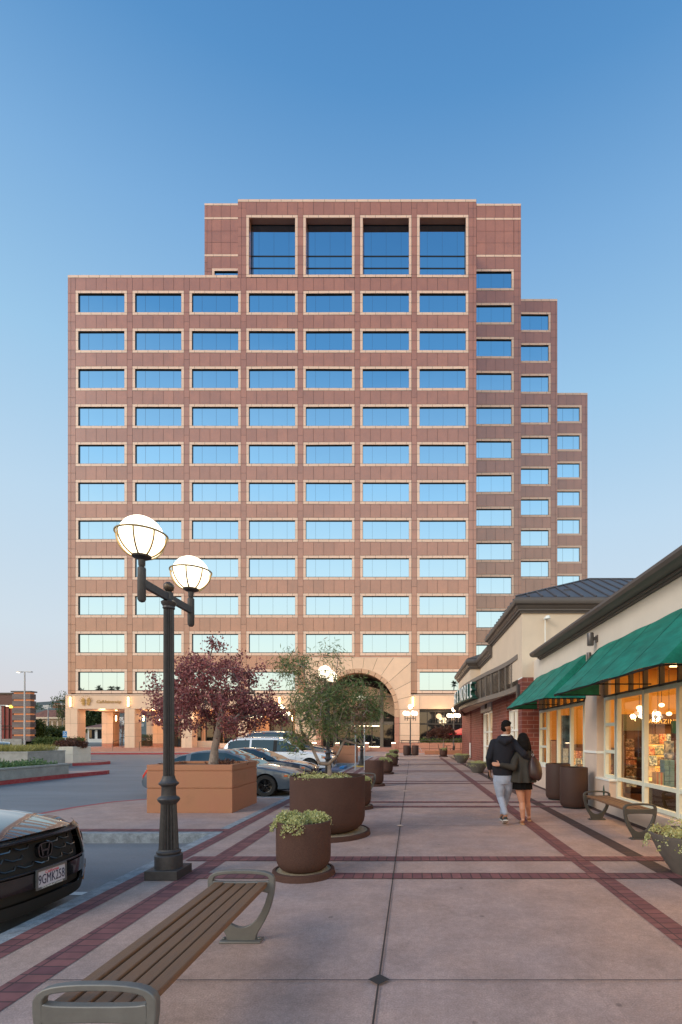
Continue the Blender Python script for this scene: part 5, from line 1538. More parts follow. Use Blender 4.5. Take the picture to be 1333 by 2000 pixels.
def make_tree(name, label, loc, trunk, tips, r0, leaf, per, size, asp, spread, droop=0, seed=0, cat='tree', mix=None, group=None):
    t = thing(name, label, cat, loc, 0, group)
    nodes, parent, rad = grow(trunk, tips, r0, seed=seed)
    k_ = len(trunk)
    b = MB(); b.tube(trunk, [rad[0] * (1.35 if i == 0 else 1) * (1 - .25 * i / len(trunk)) for i in range(len(trunk))], 12)
    b.build('trunk', M['bark'], t, smooth=60, local=True)
    wood(nodes, parent, rad, k_).build('branches', M['bark'] if r0 > .03 else M['twig'], t, smooth=60, local=True)
    thr = sorted(rad)[int(len(rad) * .62)]
    tn = np.array([list(nodes[i]) for i in range(k_, len(nodes)) if rad[i] <= thr])
    idx = rng.integers(0, len(tn), per)
    pts = tn[idx] + rng.normal(size=(per, 3)) * spread
    if mix is None:
        b = MB(); leaf_cloud(b, pts, size, asp, droop); b.build('crown', leaf, t, local=True)
    else:
        for nm, m_, sel, sc_ in mix(pts):
            b = MB(); leaf_cloud(b, pts[sel], size * sc_, asp, droop); b.build(nm, m_, t, local=True)
    return t
# plum leaved tree in the orange planter: broad, layered crown
def crown_tips(n, cx_, cy_, cz, rx, ry, rz_, seed, flat=0.0, hole=.0, lump=.25, fn=None):
    rr = np.random.default_rng(seed); out = []
    ph = rr.uniform(0, 6, 6)
    while len(out) < n:
        v = rr.normal(size=3); v /= np.linalg.norm(v); rad = rr.uniform(.25, 1) ** .5
        a = math.atan2(v[1], v[0]); lm = 1 + lump * (math.sin(3 * a + ph[0]) * .5 + math.sin(5 * a + ph[1] + 3 * v[2]) * .5)
        p = np.array([cx_ + v[0] * rx * rad * lm, cy_ + v[1] * ry * rad * lm, cz + v[2] * rz_ * rad * (1 + lump * .6 * math.sin(4 * a + ph[2]))])
        if fn and not fn(p): continue
        out.append(tuple(p))
    return out
base = (-4.22, 10.25, .9)
tr = [(0, 0, 0), (.03, 0, .35), (.10, 0, .70), (.16, 0, 1.0), (.18, 0, 1.16)]
tips = crown_tips(170, 0.02, 0, 1.12, 1.30, 1.05, .52, 3, lump=.25, fn=lambda p: p[2] > .66 and not (p[2] < 1.15 and abs(p[0] - .15) < .30 and p[1] < .35))
tips += crown_tips(120, .02, 0, 1.72, .95, .8, .52, 5, lump=.3)
tips += [(.18, 0, 2.5), (.05, -.1, 2.62), (-.1, .1, 2.3), (1.0, 0, 2.05), (1.25, .1, 1.75), (-1.28, 0, 1.85), (-1.38, .1, 1.55), (.5, .2, 2.35), (-.5, 0, 2.3), (1.3, -.1, 1.25), (-1.15, .1, .95), (.9, 0, .92)]
make_tree('plum_leaved_tree', 'broad dark plum leaved tree with a leaning pale trunk in the orange planter', base, tr, tips, .078, M['leafred'], 16500, .060, 1.7, .075, seed=4)
# airy narrow-leaved tree in the wide round planter
base = (-1.27, 7.46, .86)
tr = [(0, 0, 0), (-.01, 0, .12), (-.02, .0, .22)]
fo = lambda p: not (abs(p[0]) > .75 and p[2] < .5)
tips = crown_tips(150, .02, 0, 1.02, .66, .6, .55, 8, lump=.35, fn=lambda p: p[2] > .5)
tips += crown_tips(26, -.42, 0, 1.65, .32, .3, .28, 9) + crown_tips(24, .55, 0, 1.15, .25, .3, .3, 10) + crown_tips(12, -.50, -.1, .62, .18, .2, .14, 11)
tips += [(.05, 0, 1.95), (.10, .1, 1.85), (-.1, 0, 1.9), (-.62, 0, 1.9), (-.75, 0, 1.75), (.78, 0, 1.35)]
def mixg(p):
    n = len(p); z = p[:, 2]; r_ = rng.uniform(0, 1, n)
    br = (r_ < .10) | ((r_ < .45) & (np.sin(p[:, 0] * 6 + 2) * np.sin(p[:, 2] * 5) > .45))
    return [('crown', M['leafgreen'], ~br, 1.0), ('dry_leaves', M['leafbronze'], br, .95)]
make_tree('narrow_leaved_tree', 'airy narrow leaved green tree with dry bronze sprays in the widest round planter', base, tr, tips, .034, M['leafgreen'], 11500, .085, 7.5, .085, droop=.35, seed=6, mix=mixg)
# little bronze tree before the restaurant window
base = (2.32, 36.2, .5)
tr = [(0, 0, 0), (0, 0, .5), (0, 0, .85)]
tips = crown_tips(60, 0, 0, 1.25, .95, .8, .42, 21, fn=lambda p: p[2] > .95)
make_tree('bronze_tree', 'little round bronze leaved tree in a pot before the dark restaurant window', base, tr, tips, .035, M['shrubred'], 5000, .09, 1.7, .09, seed=7)

# ---- background on the left
def leafy(name, label, cat, c, r, n, size, leaf, trunk=True, asp=1.6, group=None, h0=0.0, seed=0, lumps=10):
    t = thing(name, label, cat, (c[0], c[1], -.15), 0, group)
    rr = np.random.default_rng(seed); L_ = []
    for _ in range(lumps):
        v = rr.normal(size=3); v /= np.linalg.norm(v); L_.append((v * np.array(r) * .62, rr.uniform(.38, .55)))
    which = rr.integers(0, lumps, n); d = rr.normal(size=(n, 3)); d /= np.linalg.norm(d, axis=1)[:, None]
    rad = rr.uniform(.5, 1, n)[:, None]
    cc = np.array([L_[k][0] for k in which]); ss = np.array([L_[k][1] for k in which])[:, None]
    pts = cc + d * rad * ss * np.array(r) + np.array([0, 0, c[2]])
    pts = pts[pts[:, 2] > h0]
    b = MB(); leaf_cloud(b, pts, size, asp); b.build('crown', leaf, t, local=True)
    if trunk:
        b = MB(); b.tube([(0, 0, 0), (.05, 0, c[2] * .5), (0, 0, c[2])], [.14 * r[0] / 2, .1 * r[0] / 2, .05], 8)
        for k in range(5): v = L_[k][0]; b.tube([(0, 0, c[2] * .6), (v[0], v[1], c[2] + v[2])], [.05, .02], 5)
        b.build('trunk', M['bark'], t, smooth=60, local=True)
    return t
# red restaurant with the grey board tower
t = thing('red_restaurant', 'red building with a tower of grey boards striped by lit copper bands', 'building', (-49, 60, 0))
Yb = 60.0; sb = F / Yb
def bx(px0, px1): return tx(px0, sb), tx(px1, sb)
b = MB(); x0, x1 = bx(-60, 24.5); b.box(x0, x1, Yb + .6, Yb + 2, -.2, tz(1377, sb), 0); b.build('wall', mat('dark_red_panel', (.22, .03, .022), .55), t)
b = MB(); b.box(x0, x1 + .1, Yb + .3, Yb + 2, tz(1377, sb), tz(1356, sb)); b.build('parapet', mat('brown_band', (.13, .055, .04), .7), t)
b = MB(); b.box(x0, tx(22, sb), Yb + .2, Yb + 2.1, tz(1356, sb), tz(1352.5, sb)); b.build('roof', M['rail'], t)
x0, x1 = bx(24.3, 60)
hs = lin(1448, 1352, 7)
for i in range(7):
    m_ = MB(); m_.box(x0, x1, Yb, Yb + .9, tz(hs[i], sb), tz(hs[i + 1] + 3.2, sb)); m_.build('board_panel', mat('grey_boards', (.17, .13, .12), .8, var=.35, scale=1.5, stretch=(.4, 1, 6)), t)
    m_ = MB(); m_.box(x0 + .1, x1 - .1, Yb + .15, Yb + .8, tz(hs[i + 1] + 3.2, sb), tz(hs[i + 1], sb)); m_.build('copper_band', mat('lit_copper', (.45, .15, .06), .5, emit=(1, .35, .12), es=.25), t)
b = MB(); b.box(x0 - .1, x1 + .1, Yb - .1, Yb + 1.0, tz(1352, sb), tz(1349.5, sb)); b.build('cap', M['cornice'], t)
b = MB()
for xx in (2, 11, 19, 23): b.box(tx(xx, sb), tx(xx + 1, sb), Yb + .5, Yb + .58, -.2, tz(1377, sb))
for yy in (1417, 1423): b.box(tx(-20, sb), tx(24, sb), Yb + .48, Yb + .56, tz(yy + 1, sb), tz(yy, sb))
b.build('frame', M['bronze'], t)
b = MB(); p = W(21.5, 1380, Yb + .3); b.box(p.x - .15, p.x + .15, Yb + .3, Yb + .5, p.z - .18, p.z + .18); b.build('wall_light', mat('yellow_lamp', (1, .8, .1), .5, emit=(1, .75, .08), es=2), t)
b = MB(); b.box(tx(-60, sb), tx(62, sb), Yb - 1.5, Yb - 1.3, -.2, tz(1443, sb)); w_ = thing('block_wall', 'low grey block wall in front of the red restaurant', 'wall', (-50, 58.6, 0)); b.build('body', M['concrete'], w_)
# tan houses with tiled roofs
def house(name, label, px0, px1, yt, ye, yb, Y, wallm, roofm, depth=8, wins=0, group=None, hip=True):
    s = F / Y; t = thing(name, label, 'house', (tx((px0 + px1) / 2, s), Y, -.15), 0, group)
    x0, x1 = tx(px0, s), tx(px1, s); ze, zt_, zb_ = tz(ye, s), tz(yt, s), tz(yb, s)
    b = MB(); b.box(x0, x1, Y, Y + depth, zb_, ze); b.build('wall', wallm, t)
    b = MB(); o = .6; A = [(x0 - o, Y - o, ze), (x1 + o, Y - o, ze), (x1 + o, Y + depth + o, ze), (x0 - o, Y + depth + o, ze)]
    q = min(depth / 2, (x1 - x0) * .3) if hip else 0
    r0_, r1_ = (x0 + q, Y + depth / 2, zt_), (x1 - q, Y + depth / 2, zt_)
    b.poly([A[0], A[1], r1_, r0_]); b.poly([A[1], A[2], r1_]); b.poly([A[2], A[3], r0_, r1_]); b.poly([A[3], A[0], r0_]); b.poly(A[::-1]); b.build('roof', roofm, t)
    b = MB(); b.box(x0 - o, x1 + o, Y - o - .05, Y - o, ze - .3, ze + .02); b.build('fascia', M['stucco'], t)
    for i in range(wins):
        xx = x0 + (x1 - x0) * (i + .5) / wins; ww = (x1 - x0) / wins * .33
        b = MB(); b.box(xx - ww, xx + ww, Y - .03, Y + .05, ze - (ze - zb_) * .75, ze - (ze - zb_) * .15); b.build('window', M['darkglass'], t)
    return t
tile = mat('terracotta_tiles', (.20, .085, .06), .85, var=.3, scale=2)
house('tiled_house', 'long tan building with a wide terracotta roof behind the green hedge trees', 62, 133, 1386, 1401, 1450, 90, M['plinth'], tile, 3, wins=7)
house('tiled_house', 'pale house with a brown tiled roof seen through the porch opening', 172, 205, 1411, 1421, 1450, 100, M['signwhite'], tile, 8, wins=2)
house('white_block', 'white apartment block with small windows seen high through the porch opening', 184, 199, 1408, 1409, 1432, 190, M['signwhite'], M['signwhite'], 8, wins=3, hip=False)
leafy('dark_tree', 'dark bushy tree behind the tiled house, seen through the first porch opening', 'tree', (tx(172, 5.6), F / 5.6, 9), (7, 5, 7), 7000, .8, M['olive'], seed=2)
for i, (px, Y, w_, h_, lb) in enumerate(((64, 62, 1.8, 3.9, 'tall green bush against the end of the grey board tower'), (82, 66, 3.0, 2.9, 'wide green bush below the tan building wall'), (108, 68, 3.6, 3.2, 'bright green bush between the tan building and the tower column'), (124, 72, 3.2, 3.4, 'green bush just left of the parking sign'))):
    leafy('bush', lb, 'bush', (tx(px, F / Y), Y, h_ * .5), (w_, w_ * .8, h_ * .5), 5000, .26, M['hedge'], trunk=False, seed=30 + i, group='bushes before the tan building')
leafy('slender_tree', 'slender pale green tree rising behind the tower corner', 'tree', (tx(122, F / 84), 84, 7.2), (1.6, 1.6, 2.6), 1600, .22, M['hedge'], seed=50)
def hedge(x0, x1, y0, y1, h, label, leaf=None, n=9000):
    t = thing('hedge', label, 'hedge', ((x0 + x1) / 2, (y0 + y1) / 2, -.15))
    pts = np.stack([rng.uniform(x0, x1, n), rng.uniform(y0, y1, n), rng.uniform(.0, 1, n) ** .6 * h], 1) - np.array([(x0 + x1) / 2, (y0 + y1) / 2, 0])
    pts += rng.normal(size=pts.shape) * .06
    b = MB(); leaf_cloud(b, pts, .13, 1.5); b.build('foliage', leaf or M['hedge'], t, local=True)
    b = MB(); b.box(-(x1 - x0) / 2 + .3, (x1 - x0) / 2 - .3, -(y1 - y0) / 2 + .3, (y1 - y0) / 2 - .3, 0, h * .6); b.build('stems', M['soil'], t, local=True)
hedge(-31.4, -27.6, 40.0, 41.0, 1.5, 'clipped yellow green hedge behind the cream square planter')
hedge(-36, -22.5, 60.5, 61.8, 1.9, 'dark clipped hedge behind the porch railing', M['hedge'], 9000)
hedge(tx(822, 20.6), tx(905, 20.6), 46.0, 46.9, 1.42, 'thin low hedge along the base wall below the restaurant window', M['hedge'], 4500)
leafy('bronze_shrub', 'rounded bronze shrub in front of the lobby behind the dark SUV', 'shrub', (tx(497, 19.4), F / 19.4, 1.0), (1.6, .8, .9), 3500, .14, M['shrubred'], trunk=False, seed=61)
leafy('bare_tree', 'pale half bare tree beyond the porch railing between the front columns', 'tree', (tx(239, 14), F / 14, 3.4), (1.5, 1.5, 3.2), 1500, .16, M['leafbronze'], seed=63)
# far ridge
t = MB()
import bisect
nx, ny = 120, 14
vs = []
for j in range(ny + 1):
    for i in range(nx + 1):
        X = -900 + 1800 * i / nx; Y = 420 + 60 * j
        e = j / ny; hgt = 62 * math.sin(PI * min(1, e * 1.1) * .5) * (1 + .22 * math.sin(X * .011 + 1) + .12 * math.sin(X * .037) + .05 * math.sin(X * .13)) * (.55 + .45 * (1 / (1 + math.exp((X + 120) / 60))) + .1)
        vs.append((X, Y, -.5 + hgt))
t.add(vs, [(j * (nx + 1) + i, j * (nx + 1) + i + 1, (j + 1) * (nx + 1) + i + 1, (j + 1) * (nx + 1) + i) for j in range(ny) for i in range(nx)])
struct('hills', t, mat('dry_hill', (.15, .145, .12), .95, var=.35, scale=.05, var2=(.06, .08, .05)), smooth=60)
rr = np.random.default_rng(5)
hh_ = thing('hillside_town', 'tiny pale houses scattered over the distant ridge', 'houses'); hh_['kind'] = 'stuff'
b = MB()
for _ in range(320):
    X = rr.uniform(-700, -150); j = rr.uniform(1, ny - 5); Y = 420 + 60 * j
    e = j / ny; hgt = 62 * math.sin(PI * min(1, e * 1.1) * .5) * (1 + .22 * math.sin(X * .011 + 1) + .12 * math.sin(X * .037) + .05 * math.sin(X * .13)) * (.55 + .45 * (1 / (1 + math.exp((X + 120) / 60))) + .1)
    w_ = rr.uniform(3, 7); b.box(X - w_, X + w_, Y, Y + 6, hgt - 3, hgt + rr.uniform(1.5, 3.5), 0 if rr.random() < .6 else 1)
o = b.build('town', [mat('far_white', (.55, .52, .5), .9), tile], hh_); o['kind'] = 'stuff'
tt = MB(); pts = []
for _ in range(240):
    X = rr.uniform(-700, -150); j = rr.uniform(3, ny - 2); Y = 420 + 60 * j; e = j / ny
    hgt = 62 * math.sin(PI * min(1, e * 1.1) * .5) * (1 + .22 * math.sin(X * .011 + 1) + .12 * math.sin(X * .037) + .05 * math.sin(X * .13)) * (.55 + .45 * (1 / (1 + math.exp((X + 120) / 60))) + .1)
    R__ = rr.uniform(2, 4.5)
    pts += [(X + q[0] * R__, Y + q[1] * R__, hgt + 1.5 + q[2] * R__) for q in rr.normal(size=(40, 3)) * .6]
leaf_cloud(tt, pts, 1.6, 1.3)
tag(tt.build('ridge_trees', M['olive']), 'dark tree clumps dotted along the distant ridge', 'trees', kind='stuff')
# tall car park lights
def parklight(px, Ypl, ytop, label, arms, lit, sc=1.0):
    t = thing('parking_light', label, 'street lamp', (tx(px, F / Ypl), Ypl, -.15))
    H_ = tz(ytop, F / Ypl) + .15
    b = MB(); b.tube([(0, 0, 0), (0, 0, H_)], [.11 * sc, .07 * sc], 10); b.build('pole', M['pole'], t, smooth=50, local=True)
    for s in arms:
        b = MB(); b.box(min(0, s * .85), max(0, s * .85), -.05, .05, H_ - .04, H_ + .03); b.box(s * .3 if s > 0 else s * .85, s * .85 if s > 0 else s * .3, -.14, .14, H_ - .07, H_ + .02)
        o = b.build('lamp_head', M['pole'], t, local=True)
        if s == lit:
            b = MB(); b.box(s * .75 - .1, s * .75 + .1, -.12, .12, H_ - .10, H_ - .075); b.build('lens', M['spot'], o, local=True)
    return t
parklight(49, 56, 1312, 'tall white double headed parking light above the black sedan', (-1, 1), -1)
parklight(95, 70, 1381, 'farther grey parking light with one arm before the tan building', (-1,), 0)
parklight(2, 52, 1377.5, 'parking light with a lit head at the red building', (-1, 1), 1)
# palms across the street behind the viewer, which the lowest windows mirror
for i, (x, y, h_) in enumerate(((-109.6, -60, 15.2), (-104.2, -60, 16.2), (-103, -60, 15.2), (-99.6, -60, 15.5), (-97.5, -60, 15.2), (-94, -60, 14.9), (-86, -60, 15.6), (14, -62, 17.2))):
    t = thing('palm_tree', 'slim fan palm mirrored as a dark tuft in the lowest tower windows', 'palm tree', (x, y, 0), i, 'palms mirrored in the lowest windows')
    h_ += 2.2
    b = MB(); b.tube([(0, 0, -.2), (.2, 0, h_ * .5), (0, 0, h_)], [.22, .17, .15], 8); b.build('trunk', M['bark'], t, local=True)
    b = MB()
    for k in range(34):
        a = rr.uniform(0, 2 * PI); e = rr.uniform(-.9, 1.2); d = Vector((math.cos(a) * math.cos(e), math.sin(a) * math.cos(e), math.sin(e))); q = d.cross(Vector((0, 0, 1))).normalized() * .28
        p0 = Vector((0, 0, h_)); b.poly([p0, p0 + d * .7 + q, p0 + d * 1.5 - Vector((0, 0, .25)), p0 + d * .7 - q])
    b.build('crown', M['olive'], t, local=True)

# ================================================================ cars
import bmesh
def interp(tab, x):
    for i in range(len(tab) - 1):
        if tab[i][0] <= x <= tab[i + 1][0]:
            t = (x - tab[i][0]) / max(1e-9, tab[i + 1][0] - tab[i][0]); t = t * t * (3 - 2 * t) * .5 + t * .5
            return tuple(a + (b - a) * t for a, b in zip(tab[i][1:], tab[i + 1][1:]))
    return tab[-1][1:] if x > tab[-1][0] else tab[0][1:]
def car(name, label, loc, rz, L_, Wd, H, kind, paint, group=None, rim=None, lights=True, plate=False):
    """nose towards local +X, x from -L/2 to L/2"""
    t = thing(name, label, 'car', loc, rz, group)
    hw = Wd / 2
    if kind == 'sedan':
        hull = [(0, .36, .80, .20), (.015, .54, .86, .17), (.05, .66, .93, .14), (.12, .70, .97, .12), (.25, .695, 1, .12), (.5, .665, 1, .12), (.68, .655, 1, .12), (.76, .635, .995, .12), (.85, .585, .985, .12), (.93, .53, .94, .13), (.97, .475, .87, .14), (.99, .42, .78, .15), (1, .34, .68, .17)]
        roof = [(.10, .69), (.17, .76), (.26, .90), (.36, .975), (.45, 1.0), (.53, .985), (.60, .90), (.67, .78), (.735, .655)]
        wx = (.195, .80); wr = .232 * H; pill = (.475, .30)
    else:
        hull = [(0, .34, .84, .20), (.012, .56, .90, .17), (.04, .64, .95, .15), (.12, .645, .98, .14), (.25, .64, 1, .14), (.5, .63, 1, .14), (.68, .625, 1, .14), (.76, .615, .995, .14), (.86, .575, .985, .14), (.93, .54, .95, .14), (.97, .50, .90, .15), (.992, .44, .82, .16), (1, .32, .72, .18)]
        roof = [(.02, .64), (.045, .80), (.085, .94), (.16, .985), (.32, 1.0), (.48, .995), (.57, .96), (.64, .84), (.735, .63)]
        wx = (.20, .80); wr = .212 * H; pill = (.49, .27)
    xs = sorted(set(lin(0, 1, 48) + [.005, .0125, .9875, .995]))
    b = MB(); rs = []
    X = lambda u: -L_ / 2 + u * L_
    for u in xs:
        zt_, w_, zb = interp(hull, u); zt_ *= H; zb *= H; w_ *= hw
        crown = .03 * H
        half = [(0, zb), (w_ * .8, zb), (w_ * .955, zb + .035 * H), (w_ * .985, zb + .14 * H), (w_, (zb + zt_) * .52), (w_ * .992, zt_ - .13 * H if zt_ - .13 * H > (zb + zt_) * .52 else (zb + zt_) * .55), (w_ * .965, zt_ - .035 * H), (w_ * .90, zt_), (w_ * .5, zt_ + crown * .8), (0, zt_ + crown)]
        ring = [(X(u), y, z) for y, z in half] + [(X(u), -y, z) for y, z in half[-2:0:-1]]
        rs.append(ring)
    b.rings(rs, 0)
    o = b.build('body', [paint, M['black']], t, local=True)
    # wheel housings cut out of the hull
    for wxx in wx:
        c = MB(); c.tube([(X(wxx), -hw - .1, wr), (X(wxx), hw + .1, wr)], wr * 1.16, 28); co = c.build('cutter', [paint, M['black']], t, local=True)
        for f in co.data.polygons: f.material_index = 1
        m_ = o.modifiers.new('cut', 'BOOLEAN'); m_.operation = 'DIFFERENCE'; m_.object = co; m_.solver = 'EXACT'
    bpy.context.view_layer.update()
    dg = bpy.context.evaluated_depsgraph_get()
    me = bpy.data.meshes.new_from_object(o.evaluated_get(dg)); o.modifiers.clear(); o.data = me
    for c in [x for x in t.children if x.name.startswith('cutter')]: bpy.data.objects.remove(c)
    me.polygons.foreach_set('use_smooth', [True] * len(me.polygons)); me.set_sharp_from_angle(angle=R(28))
    # cabin
    cab = MB(); gls = MB()
    us = lin(roof[0][0], roof[-1][0], 44)
    def sec(u):
        zr = interp(roof, u)[0] * H; zt_, w_, _ = interp(hull, u); zb_ = min(zt_ * H - .01 * H, zr - .002)
        w_ *= hw; f = min(1, max(0, (zr - zb_) / (.30 * H)))
        wt = w_ * (.93 - .20 * f)
        return [(w_ * .93, zb_), (w_ * .93 + (wt - w_ * .93) * .86, zb_ + (zr - zb_) * .86), (wt, zr - .015 * H * f), (wt * .88, zr), (wt * .5, zr + .012 * H * f), (0, zr + .015 * H * f)]
    top0 = next(u for u in us if interp(roof, u)[0] > (.955 if kind != 'sedan' else .95)); top1 = [u for u in us if interp(roof, u)[0] > .955][-1]
    for i in range(len(us) - 1):
        A, B = sec(us[i]), sec(us[i + 1]); um = (us[i] + us[i + 1]) / 2
        dz = (interp(roof, us[i + 1])[0] - interp(roof, us[i])[0])
        for j in range(5):
            for s in (1, -1):
                q = [(X(us[i]), s * A[j][0], A[j][1]), (X(us[i + 1]), s * B[j][0], B[j][1]), (X(us[i + 1]), s * B[j + 1][0], B[j + 1][1]), (X(us[i]), s * A[j + 1][0], A[j + 1][1])]
                if s < 0: q = q[::-1]
                solid = (top0 <= um <= top1 and j >= 1) or j in (1, 2)
                if j == 0:
                    solid = abs(um - pill[0]) < .010 or abs(um - pill[1]) < .012 or um < roof[0][0] + (.075 if kind == 'sedan' else .045) or um > roof[-1][0] - .025
                (cab if solid else gls).poly(q, 1 if (j == 0 and abs(um - pill[0]) < .02) else 0)
    def weld(ob, ang=30):
        bm = bmesh.new(); bm.from_mesh(ob.data); bmesh.ops.remove_doubles(bm, verts=bm.verts, dist=.0005); bm.to_mesh(ob.data); bm.free()
        ob.data.polygons.foreach_set('use_smooth', [True] * len(ob.data.polygons)); ob.data.set_sharp_from_angle(angle=R(ang))
    weld(cab.build('roof', [paint, M['black']], t, local=True)); weld(gls.build('windows', M['carglass'], t, local=True))
    # chrome line below the glass, door gaps, sills
    tr_ = MB()
    for s in (1, -1):
        tr_.tube([(X(u), s * (interp(hull, u)[1] * hw * .935), interp(hull, u)[0] * H + .002) for u in lin(roof[0][0] + .08, roof[-1][0] - .03, 18)], .007 * H, 5)
    tr_.build('window_trim', M['blacktrim'], t, local=True)
    dl = MB()
    for s in (1, -1):
        for u in ((.30, .485, .68) if kind == 'sedan' else (.29, .49, .68)):
            zt_, w_, zb = interp(hull, u)
            pts_ = [(X(u), s * w_ * hw * k_, z * H) for k_, z in ((.972, zb + .05), (.988, zb + .14), (1.001, (zb + zt_) * .52), (.995, zt_ - .12), (.968, zt_ - .035), (.925, zt_ - .01))]
            dl.tube(pts_, .0035, 4)
        dl.box(X(.24), X(.70), s * hw * .97 - .02, s * hw * .97 + .02, .115 * H, .155 * H)
    dl.build('door_line', M['black'], t, local=True)
    for s in (1, -1):
        for u in (.335, .525):
            h_ = MB(); h_.box(X(u), X(u) + .13, s * hw * 1.0 - .012, s * hw * 1.0 + .012, (interp(hull, u)[0] - .11) * H, (interp(hull, u)[0] - .09) * H); h_.build('door_handle', paint, t, local=True, bevel=.003)
        m_ = MB(); u = .635; zt_, w_, _ = interp(hull, u)
        m_.sphere((X(u), s * (hw * w_ + .07), zt_ * H + .07 * H), (.06, .085, .05), 12, 8); m_.tube([(X(u), s * hw * .9, zt_ * H + .02), (X(u), s * hw * w_, zt_ * H + .05 * H)], .02, 6)
        m_.build('mirror', M['blacktrim'], t, smooth=50, local=True)
        # headlight / tail light blisters set into the corners
        hl = MB(); rs = []
        for u in lin(.905, .985, 7):
            zt_, w_, _ = interp(hull, u); w_ *= hw; zc = (zt_ - .075) * H; hh = .042 * H * (1 - .35 * (u - .905) / .08)
            rs.append([(X(u), s * (w_ * .995 + .006), zc - hh), (X(u), s * (w_ * .985 + .008), zc + hh), (X(u), s * (w_ * .80), zc + hh * 1.2), (X(u), s * (w_ * .80), zc - hh)])
        hl.rings(rs, 0); hl.box(X(.993), X(1.001), s * hw * .40 - .16 * 0, s * hw * .68, .40 * H, .445 * H, 0)
        hl.build('headlight', M['lens'], t, smooth=40, local=True)
        am = MB(); u0 = .925; zt_, w_, _ = interp(hull, u0); am.box(X(.918), X(.94), s * w_ * hw * .985, s * (w_ * hw * .985 + .018), (zt_ - .105) * H, (zt_ - .07) * H); am.build('indicator', M['amber'], t, local=True)
        tl = MB(); rs = []
        for u in lin(.012, .075, 6):
            zt_, w_, _ = interp(hull, u); w_ *= hw; zc = (zt_ - .10) * H; hh = .035 * H
            rs.append([(X(u), s * (w_ + .004), zc - hh), (X(u), s * (w_ * .99 + .006), zc + hh), (X(u), s * w_ * .8, zc + hh), (X(u), s * w_ * .8, zc - hh)])
        tl.rings(rs, 0); tl.build('taillight', M['redlens'], t, smooth=40, local=True)
    gr = MB(); gr.box(X(.985), X(1.004), -hw * .42, hw * .42, .24 * H, .42 * H); gr.build('grille', M['blacktrim'], t, local=True, bevel=.02)
    lo_ = MB(); 
    for s in (1, -1): lo_.box(X(.955), X(.992), s * hw * .74 - .08, s * hw * .74 + .08, .17 * H, .28 * H)
    lo_.build('bumper_intake', M['blacktrim'], t, local=True, bevel=.02)
    if kind != 'sedan':
        for s in (1, -1):
            r_ = MB(); r_.tube([(X(u), s * hw * .66, interp(roof, u)[0] * H + .045) for u in lin(.14, .52, 8)], .016, 6); r_.build('roof_rail', M['pole'], t, smooth=50, local=True)
    for wxx in wx:
        for s in (1, -1):
            y = s * (hw - .11)
            w_ = MB(); prof = [(wr * .62, -.10), (wr * .95, -.10), (wr, -.07), (wr, .07), (wr * .95, .098), (wr * .66, .10), (wr * .62, .08)]
            def spin(prof, mb):
                rs = [[(X(wxx) + r * math.cos(2 * PI * k / 36), y + s * q, wr + r * math.sin(2 * PI * k / 36)) for k in range(36)] for r, q in prof]
                mb.rings(rs, 0, True, (False, False))
            spin(prof, w_); wo = w_.build('wheel', M['black'], t, smooth=40, local=True)
            rm = MB(); spin([(wr * .66, .085), (wr * .64, .098), (wr * .60, .09), (wr * .58, .02), (wr * .2, .0), (.001, .0)], rm)
            for k in range(5):
                for dd in (-.16, .16):
                    a = 2 * PI * k / 5 + .3; p0 = Vector((X(wxx) + wr * .12 * math.cos(a), y + s * .075, wr + wr * .12 * math.sin(a))); p1 = Vector((X(wxx) + wr * .61 * math.cos(a + dd), y + s * .088, wr + wr * .61 * math.sin(a + dd)))
                    rm.tube([p0, p1], [wr * .055, wr * .04], 6)
            rm.sphere((X(wxx), y + s * .07, wr), (wr * .14, .02, wr * .14), 12, 6)
            rm.build('rim', rim or M['blacktrim'], wo, smooth=40, local=True)
    return t
GZ = -.15
car('parked_sedan', 'blue grey sedan with black wheels parked beside the orange planter', (-5.36, 14.1, GZ), 0, 4.35, 1.62, 1.28, 'sedan', M['paintgrey'])
car('parked_sedan', 'dark navy sedan parked between the blue grey sedan and the white SUV', (-5.85, 17.9, GZ), 0, 4.6, 1.65, 1.24, 'sedan', M['paintnavy'])
car('parked_suv', 'pearl white three row SUV with black wheels and roof rails', (-6.05, 22.2, GZ), 0, 5.0, 1.75, 1.60, 'suv', M['paintwhite'])
car('parked_suv', 'large dark navy SUV parked behind the white SUV', (-6.75, 26.4, GZ), 0, 5.0, 1.8, 1.90, 'suv', M['paintnavy'])
car('parked_sedan', 'black sedan seen from behind beyond the yellow grass planter', (-27.0, 31.5, GZ), 2.2, 4.3, 1.7, 1.32, 'sedan', M['paintblack'])
car('parked_sedan', 'dark car at the photo edge beyond the yellow grass planter, beside the other black sedan', (-33.2, 35.5, GZ), 2.2, 4.3, 1.7, 1.32, 'sedan', M['paintblack'])

# ---- the close black SUV: only its nose is in view but the whole car stands there
K = .86
SV = thing('parked_suv', 'glossy black SUV nosing up to the kerb, front plate 9GMK258', 'car', (-5.12, 4.32, GZ), 0)
SV.rotation_euler = (0, 0, R(-3.0))
hwS, LS, HS = .93 * K, 4.55 * K, 1.68 * K
xn = LS / 2                                         # nose
# plan shape of the nose: y -> x of the front surface at a given height
def nose(yf, z):
    """x of the front skin; yf is y / half width"""
    base_ = xn - .30 * K * abs(yf) ** 3.2 - .07 * K * yf * yf
    lean = {0: 0}
    zz = z / K
    if zz > .62: base_ -= (zz - .62) * .30 * K + max(0, zz - .90) * .9 * K
    if zz < .36: base_ -= (.36 - zz) * .28 * K
    return base_
b = MB()
ys_ = lin(-1, 1, 30)
